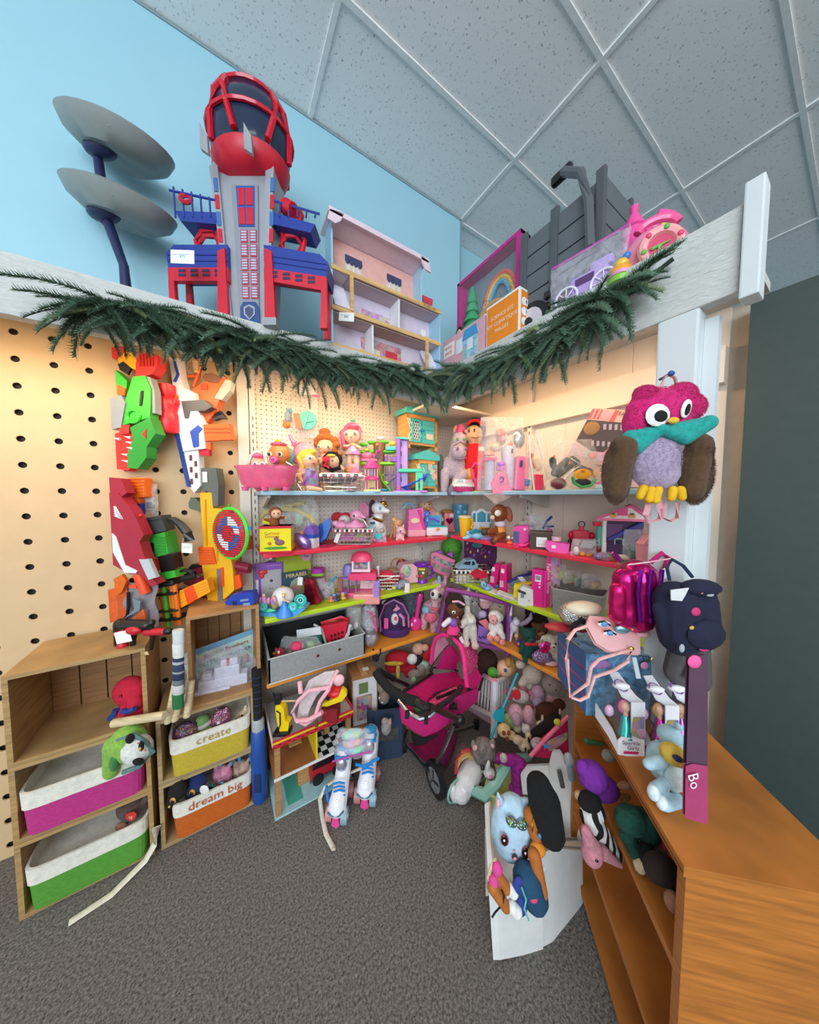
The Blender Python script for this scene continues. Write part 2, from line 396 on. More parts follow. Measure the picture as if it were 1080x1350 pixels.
def _tile(N,K,b):
    tc = N.new('ShaderNodeTexCoord')
    n = N.new('ShaderNodeTexNoise'); n.inputs['Scale'].default_value = 75; n.inputs['Detail'].default_value = 3; n.inputs['Roughness'].default_value = .7
    K.new(tc.outputs['Object'],n.inputs['Vector'])
    r = N.new('ShaderNodeValToRGB'); r.color_ramp.elements[0].position = .30; r.color_ramp.elements[1].position = .40
    r.color_ramp.elements[0].color = lin('aaa7a2'); r.color_ramp.elements[1].color = lin('fbfaf8')
    K.new(n.outputs[0],r.inputs[0]); K.new(r.outputs[0],b.inputs['Base Color']); b.inputs['Roughness'].default_value = .95
    u = N.new('ShaderNodeBump'); u.inputs['Strength'].default_value = .5; u.inputs['Distance'].default_value = .004
    K.new(r.outputs[0],u.inputs['Height']); K.new(u.outputs[0],b.inputs['Normal'])
def _paint(h,sc=6,lo=.97):
    def f(N,K,b):
        tc = N.new('ShaderNodeTexCoord'); n = N.new('ShaderNodeTexNoise'); n.inputs['Scale'].default_value = sc
        K.new(tc.outputs['Object'],n.inputs['Vector']); c = lin(h)
        r = N.new('ShaderNodeValToRGB'); r.color_ramp.elements[0].color = [x*lo for x in c[:3]]+[1]; r.color_ramp.elements[1].color = c
        K.new(n.outputs[0],r.inputs[0]); K.new(r.outputs[0],b.inputs['Base Color']); b.inputs['Roughness'].default_value = .6
        n2 = N.new('ShaderNodeTexNoise'); n2.inputs['Scale'].default_value = 180; K.new(tc.outputs['Object'],n2.inputs['Vector'])
        u = N.new('ShaderNodeBump'); u.inputs['Strength'].default_value = .12; u.inputs['Distance'].default_value = .003
        K.new(n2.outputs[0],u.inputs['Height']); K.new(u.outputs[0],b.inputs['Normal'])
    return f
def _board(N,K,b):                   # white-painted rough header timber
    tc = N.new('ShaderNodeTexCoord'); mp = N.new('ShaderNodeMapping'); mp.inputs['Scale'].default_value = (14,14,60)
    K.new(tc.outputs['Object'],mp.inputs[0])
    n = N.new('ShaderNodeTexNoise'); n.inputs['Scale'].default_value = 2; n.inputs['Detail'].default_value = 6; n.inputs['Distortion'].default_value = 1.2
    K.new(mp.outputs[0],n.inputs['Vector'])
    r = N.new('ShaderNodeValToRGB'); r.color_ramp.elements[0].color = lin('b9bab6'); r.color_ramp.elements[1].color = lin('dcdcd8')
    K.new(n.outputs[0],r.inputs[0]); K.new(r.outputs[0],b.inputs['Base Color']); b.inputs['Roughness'].default_value = .65
    u = N.new('ShaderNodeBump'); u.inputs['Strength'].default_value = .7; u.inputs['Distance'].default_value = .006
    K.new(n.outputs[0],u.inputs['Height']); K.new(u.outputs[0],b.inputs['Normal'])
CARPET,TILE,BOARD = special('carpet',_carpet),special('ceiling_tile',_tile),special('header_paint',_board)
BLUEW,CREAM,WHITEP = special('blue_wall',_paint('a6d3e2')),special('cream_panel',_paint('e9dccd')),special('white_post',_paint('d5dadb'))
PLY = special('plywood',lambda N,K,b: None)
PLY = special('plywood_sheet',_paint('dcbb90',14,.86))
ZC = 3.63
def slab(x0,x1,y0,y1,z0,z1): return B((x0+x1)/2,(y0+y1)/2,(z0+z1)/2,x1-x0,y1-y0,z1-z0)
struct('floor',CARPET,slab(-4,7,-5,3,-.05,0))
# ceiling: grid and tiles
ceil = struct('ceiling',M('8c8a86','k'),slab(-3.2,7.6,-4,3.2,ZC+.05,ZC+.1))
tm = mesh('ceiling_tile',[B(0,0,0,1.152,.502,.02,bev=.003)]); tm.materials.append(TILE)
for i in range(-4,5):
    for j in range(-9,4):
        o = bpy.data.objects.new('ceiling_tile',tm); link(o,ceil); o.location = (1.67+1.17*(i+.5),1.34+.52*(j+.5),ZC+.013)
g = [slab(1.67+1.17*i-.012,1.67+1.17*i+.012,-3.9,3.1,ZC-.006,ZC+.03) for i in range(-4,6)]
for i,q in enumerate(g): struct('grid_bar',M('f2f2f0','k'),q,parent=ceil)
for j in range(-9,5): struct('grid_bar',M('f2f2f0','k'),slab(-3.1,7.5,1.34+.52*j-.012,1.34+.52*j+.012,ZC-.0055,ZC+.03),parent=ceil)
# walls
struct('wall_back',BLUEW,slab(-3,1.66,1.84,1.96,0,ZC))
struct('wall_beyond',BLUEW,slab(1.60,7.4,2.02,2.1,0,ZC))
struct('wall_far',BLUEW,slab(7.2,7.3,-4,2.1,0,ZC))
struct('trim_1',M('8aa0a8','k'),slab(-3,1.665,1.835,1.84,ZC-.012,ZC-.0),slab(1.655,1.665,1.835,1.845,2.2,ZC))
# white pegboard behind the left-hand shelves: real holes
def perforated(name,mat,x0,x1,z0,z1,y,pitch,r,n=8,off=(0,0)):
    V,Fa = [],[]
    nx,nz = int((x1-x0)/pitch),int((z1-z0)/pitch); px,pz = (x1-x0)/nx,(z1-z0)/nz
    for i in range(nx):
        for j in range(nz):
            cx,cz = x0+(i+.5)*px,z0+(j+.5)*pz; o = len(V)
            for k in range(n):
                a = 2*PI*k/n+PI/4; c,s = math.cos(a),math.sin(a); m = max(abs(c),abs(s))
                V.append((cx+c/m*px/2,y,cz+s/m*pz/2)); V.append((cx+c*r,y,cz+s*r)); V.append((cx+c*r,y+.006,cz+s*r))
            for k in range(n):
                q = (k+1) % n; a,b = o+3*k,o+3*q
                Fa.append((a,b,b+1,a+1)); Fa.append((a+1,b+1,b+2,a+2))
    return struct(name,mat,(V,Fa,False))
perforated('wall_pegboard',CREAM,.135,1.575,.0,2.134,1.8,.0254,.0034)
struct('wall_pegboard_backing',M('4a423c','k'),slab(.13,1.6,1.815,1.835,0,2.13))
perforated('wall_plywood',PLY,-1.2,.1,.0,2.13,1.8,.1,.0125,16)
struct('wall_plywood_backing',M('1c1613','k'),slab(-1.25,.12,1.815,1.835,0,2.13))
# right-hand booth wall: cream panels with thin joints
wb = struct('wall_right',M('cdbfae','k'),slab(1.59,1.62,.25,1.8,0,2.134))
for i in range(5):
    y0 = 1.797-i*.30
    struct('wall_panel',CREAM,slab(1.575,1.592,y0-.2985,y0,.0,2.134),parent=wb)
struct('trim_2',CREAM,slab(1.535,1.575,.30,1.8,1.86,1.99))
# slotted steel uprights of the shelving
def upright(n,x0,x1,y0,y1):
    o = struct('trim_%d' % n,M('dcd8cf','p'),slab(x0,x1,y0,y1,0,2.12))
    return o
upright(3,.085,.135,1.765,1.81)
for i,(x,y,ax) in enumerate([(.155,1.785,0),(1.25,1.785,0),(1.56,1.10,1),(1.56,.47,1)]):
    o = upright(4+i,x-.014 if not ax else x-.012,x+.014 if not ax else x+.012,y-.012 if not ax else y-.014,y+.012 if not ax else y+.014)
    sl = [B(x,y-.0125,.3+.04*j,.004,.003,.02) if not ax else B(x-.0125,y,.3+.04*j,.003,.004,.02) for j in range(40)]
    struct('slot_row',M('3a3733','k'),*sl,parent=o)
# shelves
SH = {}
def shelf(name,label,h,wall,z,brackets,a,b,dep=.30,th=.022):
    if wall == 'A': lo = ((a+b)/2,1.8-dep/2,z-th)
    else: lo = (1.575-dep/2,(a+b)/2,z-th)
    t = T(name,label,'shelf',lo,0,1); t.o.rotation_euler.z = 0 if wall == 'A' else -PI/2
    w = abs(b-a)
    t.P('board',M(h,'p'),B(0,0.004,th/2,w,dep-.012,th,bev=.005))
    for q in brackets:
        t.P('bracket',M('cfcabf','p'),F([(0,0),(0,-.07),(.02,-.07),(dep*.8,-.012),(dep*.8,0)],-.006,.006,rot=(0,0,-90),c=(q,dep/2-.02,0)))
    return t
ZA = [None,1.476,1.18,.868,.55]; ZB = [None,1.478,1.19,.90,.625]
HUE = [None,'a9cfe0','e8324c','bfdc2e','f09a35']; CN = [None,'pale blue','red','lime green','orange']
for i in range(1,5):
    shelf('wall_shelf',CN[i]+' shelf board along the left-hand pegboard wall',HUE[i],'A',ZA[i],(-.52,.5),.16,1.27)
    shelf('wall_shelf',CN[i]+' shelf board along the right-hand cream wall',HUE[i],'B',ZB[i],(-.02,.6),.42,1.495 if i in (1,3,4) else 1.495)
# header boards and ledge boards over the booth
struct('trim_10',BOARD,B(-.63,1.415,2.075,3.58,.04,.18,bev=.004))
struct('trim_11',BOARD,B(1.16,.80,2.085,.04,1.19,.215,bev=.004))
struct('trim_12',M('c9c8c2','k'),slab(-2.4,1.14,1.4355,1.8,2.135,2.165))
struct('trim_13',M('c9c8c2','k'),slab(1.1805,1.575,.21,1.8,2.135,2.165))
struct('trim_15',CREAM,slab(1.05,1.575,1.40,1.80,1.99,2.005))
# end post
struct('wall_post',WHITEP,B(1.185,.325,1.0,.09,.095,1.955,bev=.006))
struct('trim_14',WHITEP,B(1.155,.185,2.09,.06,.035,.28,bev=.004),B(1.20,.262,.98,.03,.03,1.95))
struct('wall_side',M('3c4a48','k'),slab(1.5,1.56,-3,.24,0,2.1))
# strip lamps
for i,(lo,L_,yw) in enumerate([((.42,1.475,2.03),1.15,0),((-.66,1.475,2.03),.85,0),((1.23,.95,2.03),1.05,-90)]):
    t = T('strip_lamp',['strip lamp with frosted tube behind the left header board above the dolls','strip lamp with frosted tube behind the header board above the toy blasters','strip lamp with frosted tube behind the right header board'][i],'lamp',lo,0,1)
    t.o.rotation_euler.z = math.radians(yw)
    t.P('housing',M('d9b58a','k'),B(0,0,.028,L_,.05,.045,bev=.004))
    t.P('end_cap',M('b08a62','k'),B(L_/2,0,.02,.012,.056,.055))
    t.P('end_cap',M('b08a62','k'),B(-L_/2,0,.02,.012,.056,.055))
    t.P('diffuser',M('ffd9a0','e'),C((-L_/2+.02,0,.012),(L_/2-.02,0,.012),.006))
# ================================================================ toy helpers (pixel-sized units, front faces -y)
def sa(u0,u1,d,z):
    a,k0 = A(u0,d,z); b,k1 = A(u1,d,z); k = (k0+k1)/2
    return (((a[0]+b[0])/2,a[1],z),k),abs(b[0]-a[0])/k
def sb(u0,u1,d,z):
    a,k0 = Bw(u0,d,z); b,k1 = Bw(u1,d,z); k = (k0+k1)/2
    return ((a[0],(a[1]+b[1])/2,z),k),abs(b[1]-a[1])/k
WH,BK,SKIN,TAN,BRN = 'f2f0ec','17161a','e8b796','c98d62','6f4128'
def eyes(t,x,y,z,sep,r,col='1a1210',white=True,par=None):
    for s in (-1,1):
        if white:
            e = t.P('eye',M('f4f2ee','g'),E(x+s*sep,y,z,r,r*.45,r*1.15,n=8),par=par)
            if not par: t.P('pupil',M(col,'g'),E(x+s*sep,y-r*.28,z,r*.6,r*.3,r*.8,n=8),par=e)
        else: t.P('eye',M(col,'g'),E(x+s*sep,y,z,r,r*.5,r*1.15,n=8),par=par)
def doll(t,H_,skin=SKIN,hair='7a4a26',cloth='e86aa8',hs=.2,pose='stand',style='long',eye='3b6b8c',arms=.0,shoe=None,ck='f',hk='u'):
    hr = H_*hs; hz = H_-hr*1.02; sh = hz-hr*1.15; hip = sh*.52; vx = H_/30
    b = [E(0,0,hz,hr,hr*.92,hr),CE((0,0,sh*1.05),(0,0,hz-hr*.6),hr*.32),CE((0,0,sh-hr*.2),(0,0,hip),hr*.5,hr*.55)]
    for s in (-1,1):
        b.append(CE((s*hr*.5,0,sh-hr*.1),(s*hr*(.95+arms),-hr*.25,sh-hr*.75+arms*hr),hr*.22,hr*.18))
        b.append(CE((s*hr*(.95+arms),-hr*.25,sh-hr*.75+arms*hr),(s*hr*(.9+arms*1.5),-hr*.55,sh-hr*1.2+2.4*arms*hr),hr*.18,hr*.17))
        if pose == 'stand': b.append(CE((s*hr*.3,0,hip),(s*hr*.33,0,hr*.2),hr*.3,hr*.22)); b.append(E(s*hr*.33,-hr*.2,hr*.16,hr*.22,hr*.38,hr*.16))
        else: b.append(CE((s*hr*.35,0,hr*.35),(s*hr*.6,-hr*1.5,hr*.3),hr*.33,hr*.24)); b.append(E(s*hr*.62,-hr*1.6,hr*.4,hr*.24,hr*.2,hr*.38))
    t.P('body',M(skin,'p'),*b,blob=vx)
    if style:
        h = [E(0,hr*.34,hz+hr*.14,hr*1.07,hr*.9,hr*1.04),E(0,-hr*.1,hz+hr*.78,hr*.8,hr*.62,hr*.34)]
        if style == 'long': h += [CE((s*hr*.95,hr*.15,hz+hr*.2),(s*hr*1.02,hr*.2,hz-hr*1.25),hr*.32,hr*.22) for s in (-1,1)]
        if style == 'curly': h += [E(s*hr*(.95+.15*math.sin(i*2.1)),hr*(.1+.1*math.cos(i*3)),hz+hr*(.5-.45*i),hr*.36) for s in (-1,1) for i in range(5)]+[E(0,0,hz+hr*1.15,hr*.5,hr*.5,hr*.4)]
        if style == 'bun': h += [E(0,hr*.3,hz+hr*1.2,hr*.45)]
        t.P('hair',M(hair,hk),*h,blob=vx)
    eyes(t,0,-hr*.86,hz-hr*.05,hr*.4,hr*.2,eye)
    t.P('mouth',M('b8434a','p'),E(0,-hr*.86,hz-hr*.5,hr*.16,hr*.1,hr*.06,n=8))
    t.P('nose',M(skin,'p'),E(0,-hr*.95,hz-hr*.22,hr*.1,hr*.1,hr*.09,n=8))
    if cloth:
        if pose == 'stand': t.P('dress',M(cloth,ck),L([(hr*.5,sh+hr*.02),(hr*.62,sh-hr*.5),(hr*.66,hip+hr*.2),(hr*1.05,hip*.55),(hr*1.0,hip*.55),(hr*.5,hip)],n=16,sy=.85))
        else: t.P('dress',M(cloth,ck),L([(hr*.5,sh+hr*.02),(hr*.62,sh-hr*.5),(hr*.68,hr*.5),(hr*1.0,hr*.12),(hr*.9,hr*.05)],n=16,sy=.95))
    return hr,hz
def plush(t,H_,col,ears='round',muz=None,belly=None,hs=.26,eye='15100e',nose='3a2420',ear2=None,k='u',foot=None,tail=None,white=False):
    hr = H_*hs; hz = H_-hr*1.15; vx = H_/30; bz = hz*.46
    b = [E(0,0,hz,hr,hr*.9,hr*.94),E(0,0,bz,hr*.92,hr*.8,bz*1.0),CE((0,0,bz),(0,0,hz),hr*.55)]
    for s in (-1,1):
        b += [CE((s*hr*.7,-hr*.1,hz-hr*1.0),(s*hr*1.2,-hr*.55,bz*.75),hr*.3,hr*.3),CE((s*hr*.5,-hr*.1,hr*.42),(s*hr*.85,-hr*1.25,hr*.34),hr*.42,hr*.36)]
        if ears == 'round': b.append(E(s*hr*.75,hr*.1,hz+hr*.75,hr*.38,hr*.22,hr*.38))
        if ears == 'cat': b.append(CE((s*hr*.62,0,hz+hr*.6),(s*hr*.8,0,hz+hr*1.2),hr*.34,hr*.05))
        if ears == 'long': b.append(CE((s*hr*.45,0,hz+hr*.7),(s*hr*.6,hr*.1,hz+hr*1.9),hr*.24,hr*.2))
        if ears == 'flop': b.append(CE((s*hr*.8,0,hz+hr*.55),(s*hr*1.2,-hr*.1,hz-hr*.5),hr*.3,hr*.34))
    t.P('body',M(col,k),*b,blob=vx)
    if muz: t.P('muzzle',M(muz,'u'),E(0,-hr*.75,hz-hr*.3,hr*.48,hr*.42,hr*.36))
    if belly: t.P('belly',M(belly,'u'),E(0,-hr*.42,bz,hr*.6,hr*.45,bz*.75))
    if ear2:
        for s in (-1,1):
            if ears == 'cat': t.P('inner_ear',M(ear2,'f'),CE((s*hr*.63,-hr*.22,hz+hr*.65),(s*hr*.77,-hr*.12,hz+hr*1.05),hr*.2,hr*.04))
            elif ears == 'long': t.P('inner_ear',M(ear2,'f'),E(s*hr*.54,-hr*.16,hz+hr*1.4,hr*.15,hr*.1,hr*.5))
            elif ears == 'flop': t.P('inner_ear',M(ear2,'f'),E(s*hr*1.08,-hr*.26,hz-hr*.1,hr*.2,hr*.12,hr*.5))
            else: t.P('inner_ear',M(ear2,'f'),E(s*hr*.75,-hr*.1,hz+hr*.75,hr*.22,hr*.1,hr*.22))
    if foot:
        for s in (-1,1): t.P('paw',M(foot,'u'),E(s*hr*.87,-hr*1.5,hr*.4,hr*.38,hr*.22,hr*.42))
    eyes(t,0,-hr*.84,hz+hr*.1,hr*.38,hr*(.2 if white else .13),eye,white)
    t.P('nose',M(nose,'g'),E(0,-hr*(1.14 if muz else .9),hz-hr*.18,hr*.14,hr*.1,hr*.1,n=8))
    return hr,hz
def pony(t,H_,col,mane,horn=None,eye='3b6b8c',yaw=None,k='u',hoof=None,wing=None,tailc=None):   # walks towards -y
    b = [E(0,H_*.22,H_*.44,H_*.16,H_*.28,H_*.17),CE((0,H_*.0,H_*.5),(0,-H_*.1,H_*.74),H_*.11,H_*.09),E(0,-H_*.13,H_*.8,H_*.12,H_*.13,H_*.12),
         CE((0,-H_*.18,H_*.76),(0,-H_*.3,H_*.7),H_*.085,H_*.07)]
    for s in (-1,1):
        b += [CE((s*H_*.09,H_*.04,H_*.38),(s*H_*.1,H_*.02,H_*.04),H_*.065,H_*.05),CE((s*H_*.09,H_*.4,H_*.4),(s*H_*.1,H_*.42,H_*.04),H_*.07,H_*.05),
              CE((s*H_*.07,-H_*.1,H_*.88),(s*H_*.1,-H_*.1,H_*.99),H_*.04,H_*.012)]
    t.P('body',M(col,k),*b,blob=H_/34)
    t.P('mane',M(mane,'u'),*[E(0,-H_*.05+H_*.045*i,H_*.95-H_*.085*i,H_*.05,H_*.07,H_*.08) for i in range(5)],E(0,-H_*.17,H_*.93,H_*.05,H_*.06,H_*.05),blob=H_/34)
    t.P('tail',M(tailc or mane,'u'),CE((0,H_*.48,H_*.5),(0,H_*.6,H_*.2),H_*.05,H_*.07),blob=H_/34)
    for s in (-1,1): t.P('eye',M(eye,'g'),E(s*H_*.105,-H_*.18,H_*.83,H_*.02,H_*.03,H_*.035,n=8))
    if horn: t.P('horn',M(horn,'g'),C((0,-H_*.2,H_*.9),(0,-H_*.27,H_*1.12),H_*.03,H_*.004,n=8))
    if wing:
        for s in (-1,1): t.P('wing',M(wing,'f'),E(s*H_*.2,H_*.25,H_*.62,H_*.03,H_*.12,H_*.2,rot=(-25,s*20,0)))
def clearbag(t,w,h,d,seed=1,zipc=None,tint='eef0f0',pinch=.1,tag=False):
    t.P('bag_film',M(tint,'c'),BAG(w,h,d,seed,pinch))
    if zipc: t.P('zip_seal',M(zipc,'p'),B(0,0,h*.985,w*(1-pinch)*.98,max(1,d*.1),h*.045))
    if tag: card(t,w*.2,-d*.55,h*.6,w*.3,h*.2)
def card(t,x,y,z,w,h,txt=None,col='f4f4f0',rot=(0,0,0),tc='3a6f86',size=None,name='price_card'):
    o = t.P(name,M(col,'k'),B(x,y,z,w,.5,h,rot=rot))
    if txt: t.X('lettering',txt,M(tc,'k'),(x,y-.45,z),size or h*.45,rot)
    return o
def carton(t,w,h,d,col,kind='k',bev=.3):
    return t.P('carton',M(col,kind),B(0,d/2,h/2,w,d,h,bev=bev))
def wirebasket(t,w0,w1,d0,d1,h,col='e8e6e2',nv=9,nh=4,r=.5,beads=None):
    for i in range(nh+1):
        f = i/nh; w,d,z = w0+(w1-w0)*f,d0+(d1-d0)*f,h*f+.6
        c = [(-w/2,-d/2,z),(w/2,-d/2,z),(w/2,d/2,z),(-w/2,d/2,z)]
        t.P('rim' if i == nh else 'wire',M(col,'m'),TU(c,r*(1.7 if i == nh else 1),5,True))
    for i in range(nv+1):
        f = i/nv-.5
        for s in (-1,1): t.P('wire',M(col,'m'),TU([(f*w0,s*d0/2,.6),(f*w1,s*d1/2,h)],r*.8,5))
    for i in range(1,4):
        f = i/4-.5
        for s in (-1,1): t.P('wire',M(col,'m'),TU([(s*w0/2,f*d0,.6),(s*w1/2,f*d1,h)],r*.8,5))
    t.P('base',M('cfccc6','p'),B(0,0,.5,w0,d0,.6))
    if beads:
        for i in range(18): t.P('bead',M(beads[i % len(beads)],'g'),B(-w1/2+w1*(i+.5)/18,-d1/2-.8,h-1.5,w1/22,1.4,3,bev=.4))
# ================================================================ things on the ledge over the booth
ZT = 2.165
# --- saucer toy at the far left
t = T('saucer_playset','two grey saucer discs on a navy post at left end of ledge','toy',A(166,.16,ZT))
t.P('base',M('f06a2a','p'),L([(32,0),(33,3),(30,6),(0,7)],6,4,0,sy=.5)); t.P('base_rim',M('55585c','p'),B(-22,0,5,24,12,8,bev=2))
t.P('post',M('232a52','p'),C((0,4,5),(-3,4,70),7,5),C((-3,4,68),(-22,4,126),5,6),C((-22,4,120),(-30,4,207),6,5))
for z in (134,212):
    q = t.P('saucer',M('8f9694','p'),L([(0,-3),(40,-5),(58,6),(64,17),(58,20),(30,22),(0,22)],-8,10,z,n=28,sy=.75,rot=(12,14,0)))
    t.P('hub',M('232a52','p'),E(-22,0,z-4,20,12,9),par=q); t.P('clip',M('9fa6a8','g'),B(12,-26,z-3,16,6,8,rot=(0,20,0),bev=1),par=q)
# --- rescue tower
R_,Bl,Gy = 'cf1c34','233c94','9fa1a9'
t = T('toy_rescue_tower','tall grey and red toy tower with blue decks on the ledge','toy tower',A(338,.33,ZT))
col = t.P('column',M(Gy,'p'),F([(-25,0),(21,0),(27,196),(-41,196)],-10,14))
t.P('side_fin',M(Gy,'p'),F([(-27,0),(-23,0),(-36,200),(-46,190)],-14,16)); t.P('side_fin',M(Gy,'p'),F([(19,0),(23,0),(34,190),(24,200)],-14,16))
t.P('front_door',M('8f929c','p'),F([(-14,2),(10,2),(13,170),(-20,170)],-12.5,-10))
[t.P('fin_strip',M((R_,'3f6fb0')[n % 2],'p'),F([(x-3+n*e,60+n*20),(x+2+n*e,60+n*20),(x+2+(n+.8)*e,76+n*20),(x-3+(n+.8)*e,76+n*20)],-15,-14)) for x,e in ((-31,-1.2),(27,1.1)) for n in range(6)]; t.P('door_frame',M('2f5aa8','p'),F([(-12,120),(8,120),(9,168),(-14,168)],-13.3,-12.5))
for i in range(2):
    for j in range(2): t.P('red_panel',M(R_,'p'),F([(-11+i*10,122+j*23),(-3+i*10,122+j*23),(-3+i*10,142+j*23),(-11+i*10,142+j*23)],-14,-13.3))
for j in range(5):
    for i in range(2):
        x,z = -10+i*11.5,33+j*17; q = t.P('window',M('c8344c','p'),F([(x,z),(x+9,z),(x+9,z+15),(x,z+15)],-13.2,-12.5))
        for n in range(4): t.P('window_slat',M('a9c4dc','p'),B(x+4.5,-13.4,z+2.5+n*3.3,6.4,.8,2),par=q)
q = t.P('door_panel',M('2c4d86','p'),F([(-13,2),(11,2),(11,22),(7,29),(-9,29),(-13,22)],-13.4,-12.5))
t.P('shield_emblem',M('c3c7d2','m'),F([(-1,6),(6,13),(6,22),(-1,25),(-8,22),(-8,13)],-14.4,-13.4),par=q)
t.P('shield_field',M('44506e','p'),F([(-1,8),(4,14),(4,20),(-1,23),(-6,20),(-6,14)],-15,-14.4),par=q)
for s,x0,x1,d0,d1 in ((-1,-25,-100,0,0),(1,20,98,8,-14)):
    za,zb = 68,68-abs(d1)*.8
    q = t.P('deck',M(Bl,'p'),F([(x0,za),(x1,zb),(x1+s*2,zb+18),(x1-s*8,zb+28),(x0,za+28)],-16,16))
    for n in (8,15): t.P('deck_rib',M('1f3484','p'),F([(x0,za+n),(x1,zb+n),(x1,zb+n+1.2),(x0,za+n+1.2)],-16.8,-16),par=q)
    q = t.P('deck_truss',M(R_,'p'),F([(x0,za-16),(x0+s*6,za-16),(x1-s*7,zb-16),(x1-s*9,zb-62),(x1,zb-62),(x1,zb),(x0,za)],-17,-11))
    for n in range(4):
        f = .16+.2*n; xx = x0+(x1-x0)*f; zz = za+(zb-za)*f-7
        for e in (0,5): t.P('truss_gap',M('2a2f55','p'),B(xx,-17.2,zz-2+e,9,.8,3.2),par=q)
    t.P('deck_leg',M(R_,'p'),F([(x0+s*0,-2),(x0+s*14,-2),(x0+s*11,86),(x0+s*2,90)],-19,-12)); t.P('foot',M('9b9ea4','p'),B(x0+s*7,-16,1,17,10,9))
    t.P('rear_leg',M(R_,'p'),F([(x1-s*12,zb-62),(x1-s*3,zb-62),(x1-s*3,zb),(x1-s*9,zb)],8,14))
    q = t.P('upper_truss',M(R_,'p'),*[TU([(s*(34 if s > 0 else 41)+s*(x),-2,z) for x,z in c],3,6,True) for c in
        ([(2,65),(10,62),(30,66),(33,80),(26,90),(30,100),(33,112),(26,124),(4,124)],[(8,68),(24,70),(29,80),(22,90),(8,90),(2,80)],[(8,94),(22,94),(29,106),(22,118),(8,118),(2,106)])])
    xb = 38 if s < 0 else 32
    q = t.P('upper_deck',M(Bl,'p'),F([(s*xb,122),(s*(xb+46),112 if s > 0 else 126),(s*(xb+52),122 if s > 0 else 138),(s*xb,136)],-14,10))
    t.P('railing',M(Bl,'p'),TU([(s*xb,-14,150),(s*(xb+58),-14,134 if s > 0 else 162)],1.4,5),*[C((s*(xb+8+n*11),-14,130),(s*(xb+9+n*11),-14,148-s*n*3+(8 if s < 0 else 0)-(2 if s < 0 else 0)),1.2,n=5) for n in range(5)],par=q)
t.P('cannon',M(R_,'p'),C((44,-6,150),(56,-10,142),9,8),B(62,-6,134,6,8,18,rot=(0,15,0),bev=1)); t.P('lifebuoy',M(R_,'p'),TO(-76,-14,152,6,2.5,rot=(70,30,0)))
hd = t.P('lookout_dome',M('22304a','g'),L([(30,184),(44,202),(49,226),(48,252),(38,274),(18,288),(0,291)],-1,2,0,n=24,sy=.8))
t.P('dome_base',M(R_,'p'),L([(28,183),(38,188),(45,198),(47,204),(45,206),(40,198),(26,186)],-1,2,0,n=24,sy=.82),par=hd)
rb = []
for n in range(8):
    a = 2*PI*n/8; pts = []
    for zz,rr in ((208,48),(232,51),(256,48),(276,37)):
        w = a+.34*(1 if n % 2 else -1)*((zz-208)/66)
        pts.append((-1+rr*math.cos(w),2+rr*math.sin(w)*.82,zz))
    t.P('dome_rib',M(R_,'g'),TU(pts,3.6,6),par=hd)
for zz,rr in ((238,50.5),(275,38)): t.P('dome_ring',M(R_,'g'),TU([(-1+rr*math.cos(2*PI*i/24),2+rr*math.sin(2*PI*i/24)*.82,zz) for i in range(24)],2.6,6,True),par=hd)
for x in (-32,18): t.P('clamp',M('9b9ea4','p'),F([(x-4,178),(x+5,172),(x+4,192),(x-4,206)],-44,-40),par=hd)
t = T('price_card','white handwritten price card on the blue left deck of the toy tower','card',Dp(241,347,A(250,.30,2.3)[1]*FPX-.05))
card(t,0,0,8,31,17,'$75','f1f3ee',(0,2,0),'4f9aa8',5)
t.X('lettering','~~~~~~~~',M('4f9aa8','k'),(-2,-.4,11),5)
# --- dollhouse
pos,w = sa(433,573,.325,ZT)
t = T('dollhouse','open three-storey wooden dollhouse with pink attic on the ledge','dollhouse',pos,32.7)
W2,dp = w/2,26; wd,lil,ros = 'e2b778','e6d3e0','eab3a8'
t.P('base_board',M(wd,'w'),B(0,0,2,w,dp,4)); t.P('back_panel',M('dccfe0','k'),B(0,dp/2-.8,45,w,1.4,90)); t.P('attic_back',M(ros,'k'),B(-14,dp/2-2,113,w-34,1.4,52))
t.P('side_wall',M('a8cfe6','k'),B(-W2+1,0,45,2,dp,90)); t.P('side_wall',M('a8cfe6','k'),B(W2-1,0,45,2,dp,90))
t.P('attic_wall',M('a8cfe6','k'),B(-W2+3,2,115,2,dp-4,52)); t.P('attic_wall',M('a8cfe6','k'),B(W2-30,2,115,2,dp-4,52))
for z,n in ((44,'floor_board'),(88,'floor_board')):
    t.P(n,M('e8d8da','k'),B(0,0,z,w-2,dp-2,2.4)); t.P('floor_edge',M(wd,'w'),B(0,-dp/2-.5,z,w,2,5))
t.P('lower_ceiling',M('bda6a4','k'),B(-8,0,41,w-22,dp-4,1)); t.P('upper_ceiling',M('bfaeb4','k'),B(10,0,85,w-26,dp-4,1))
t.P('floor_edge',M(wd,'w'),B(0,-dp/2-.5,2,w,2,5)); t.P('post',M(wd,'w'),B(-W2+24,-dp/2-1,68,4,3,44)); t.P('post',M(wd,'w'),B(W2-24,-dp/2-1,25,4,3,44))
t.P('partition',M('f0eef2','k'),B(12,0,66,2,dp-4,40)); t.P('partition',M('f0eef2','k'),B(-26,0,22,2,dp-4,38)); t.P('attic_floor_edge',M(wd,'w'),B(-14,dp/2-5,92,w-34,3,5))
for x0,z0 in ((-W2+13,48),(W2-12,5)):
    st = t.P('stairs',M('e9e4f2','k'),*[B(x0,-dp/2+1+n*2.6,z0+n*4.2+2,18,2.6,4.2) for n in range(8)])
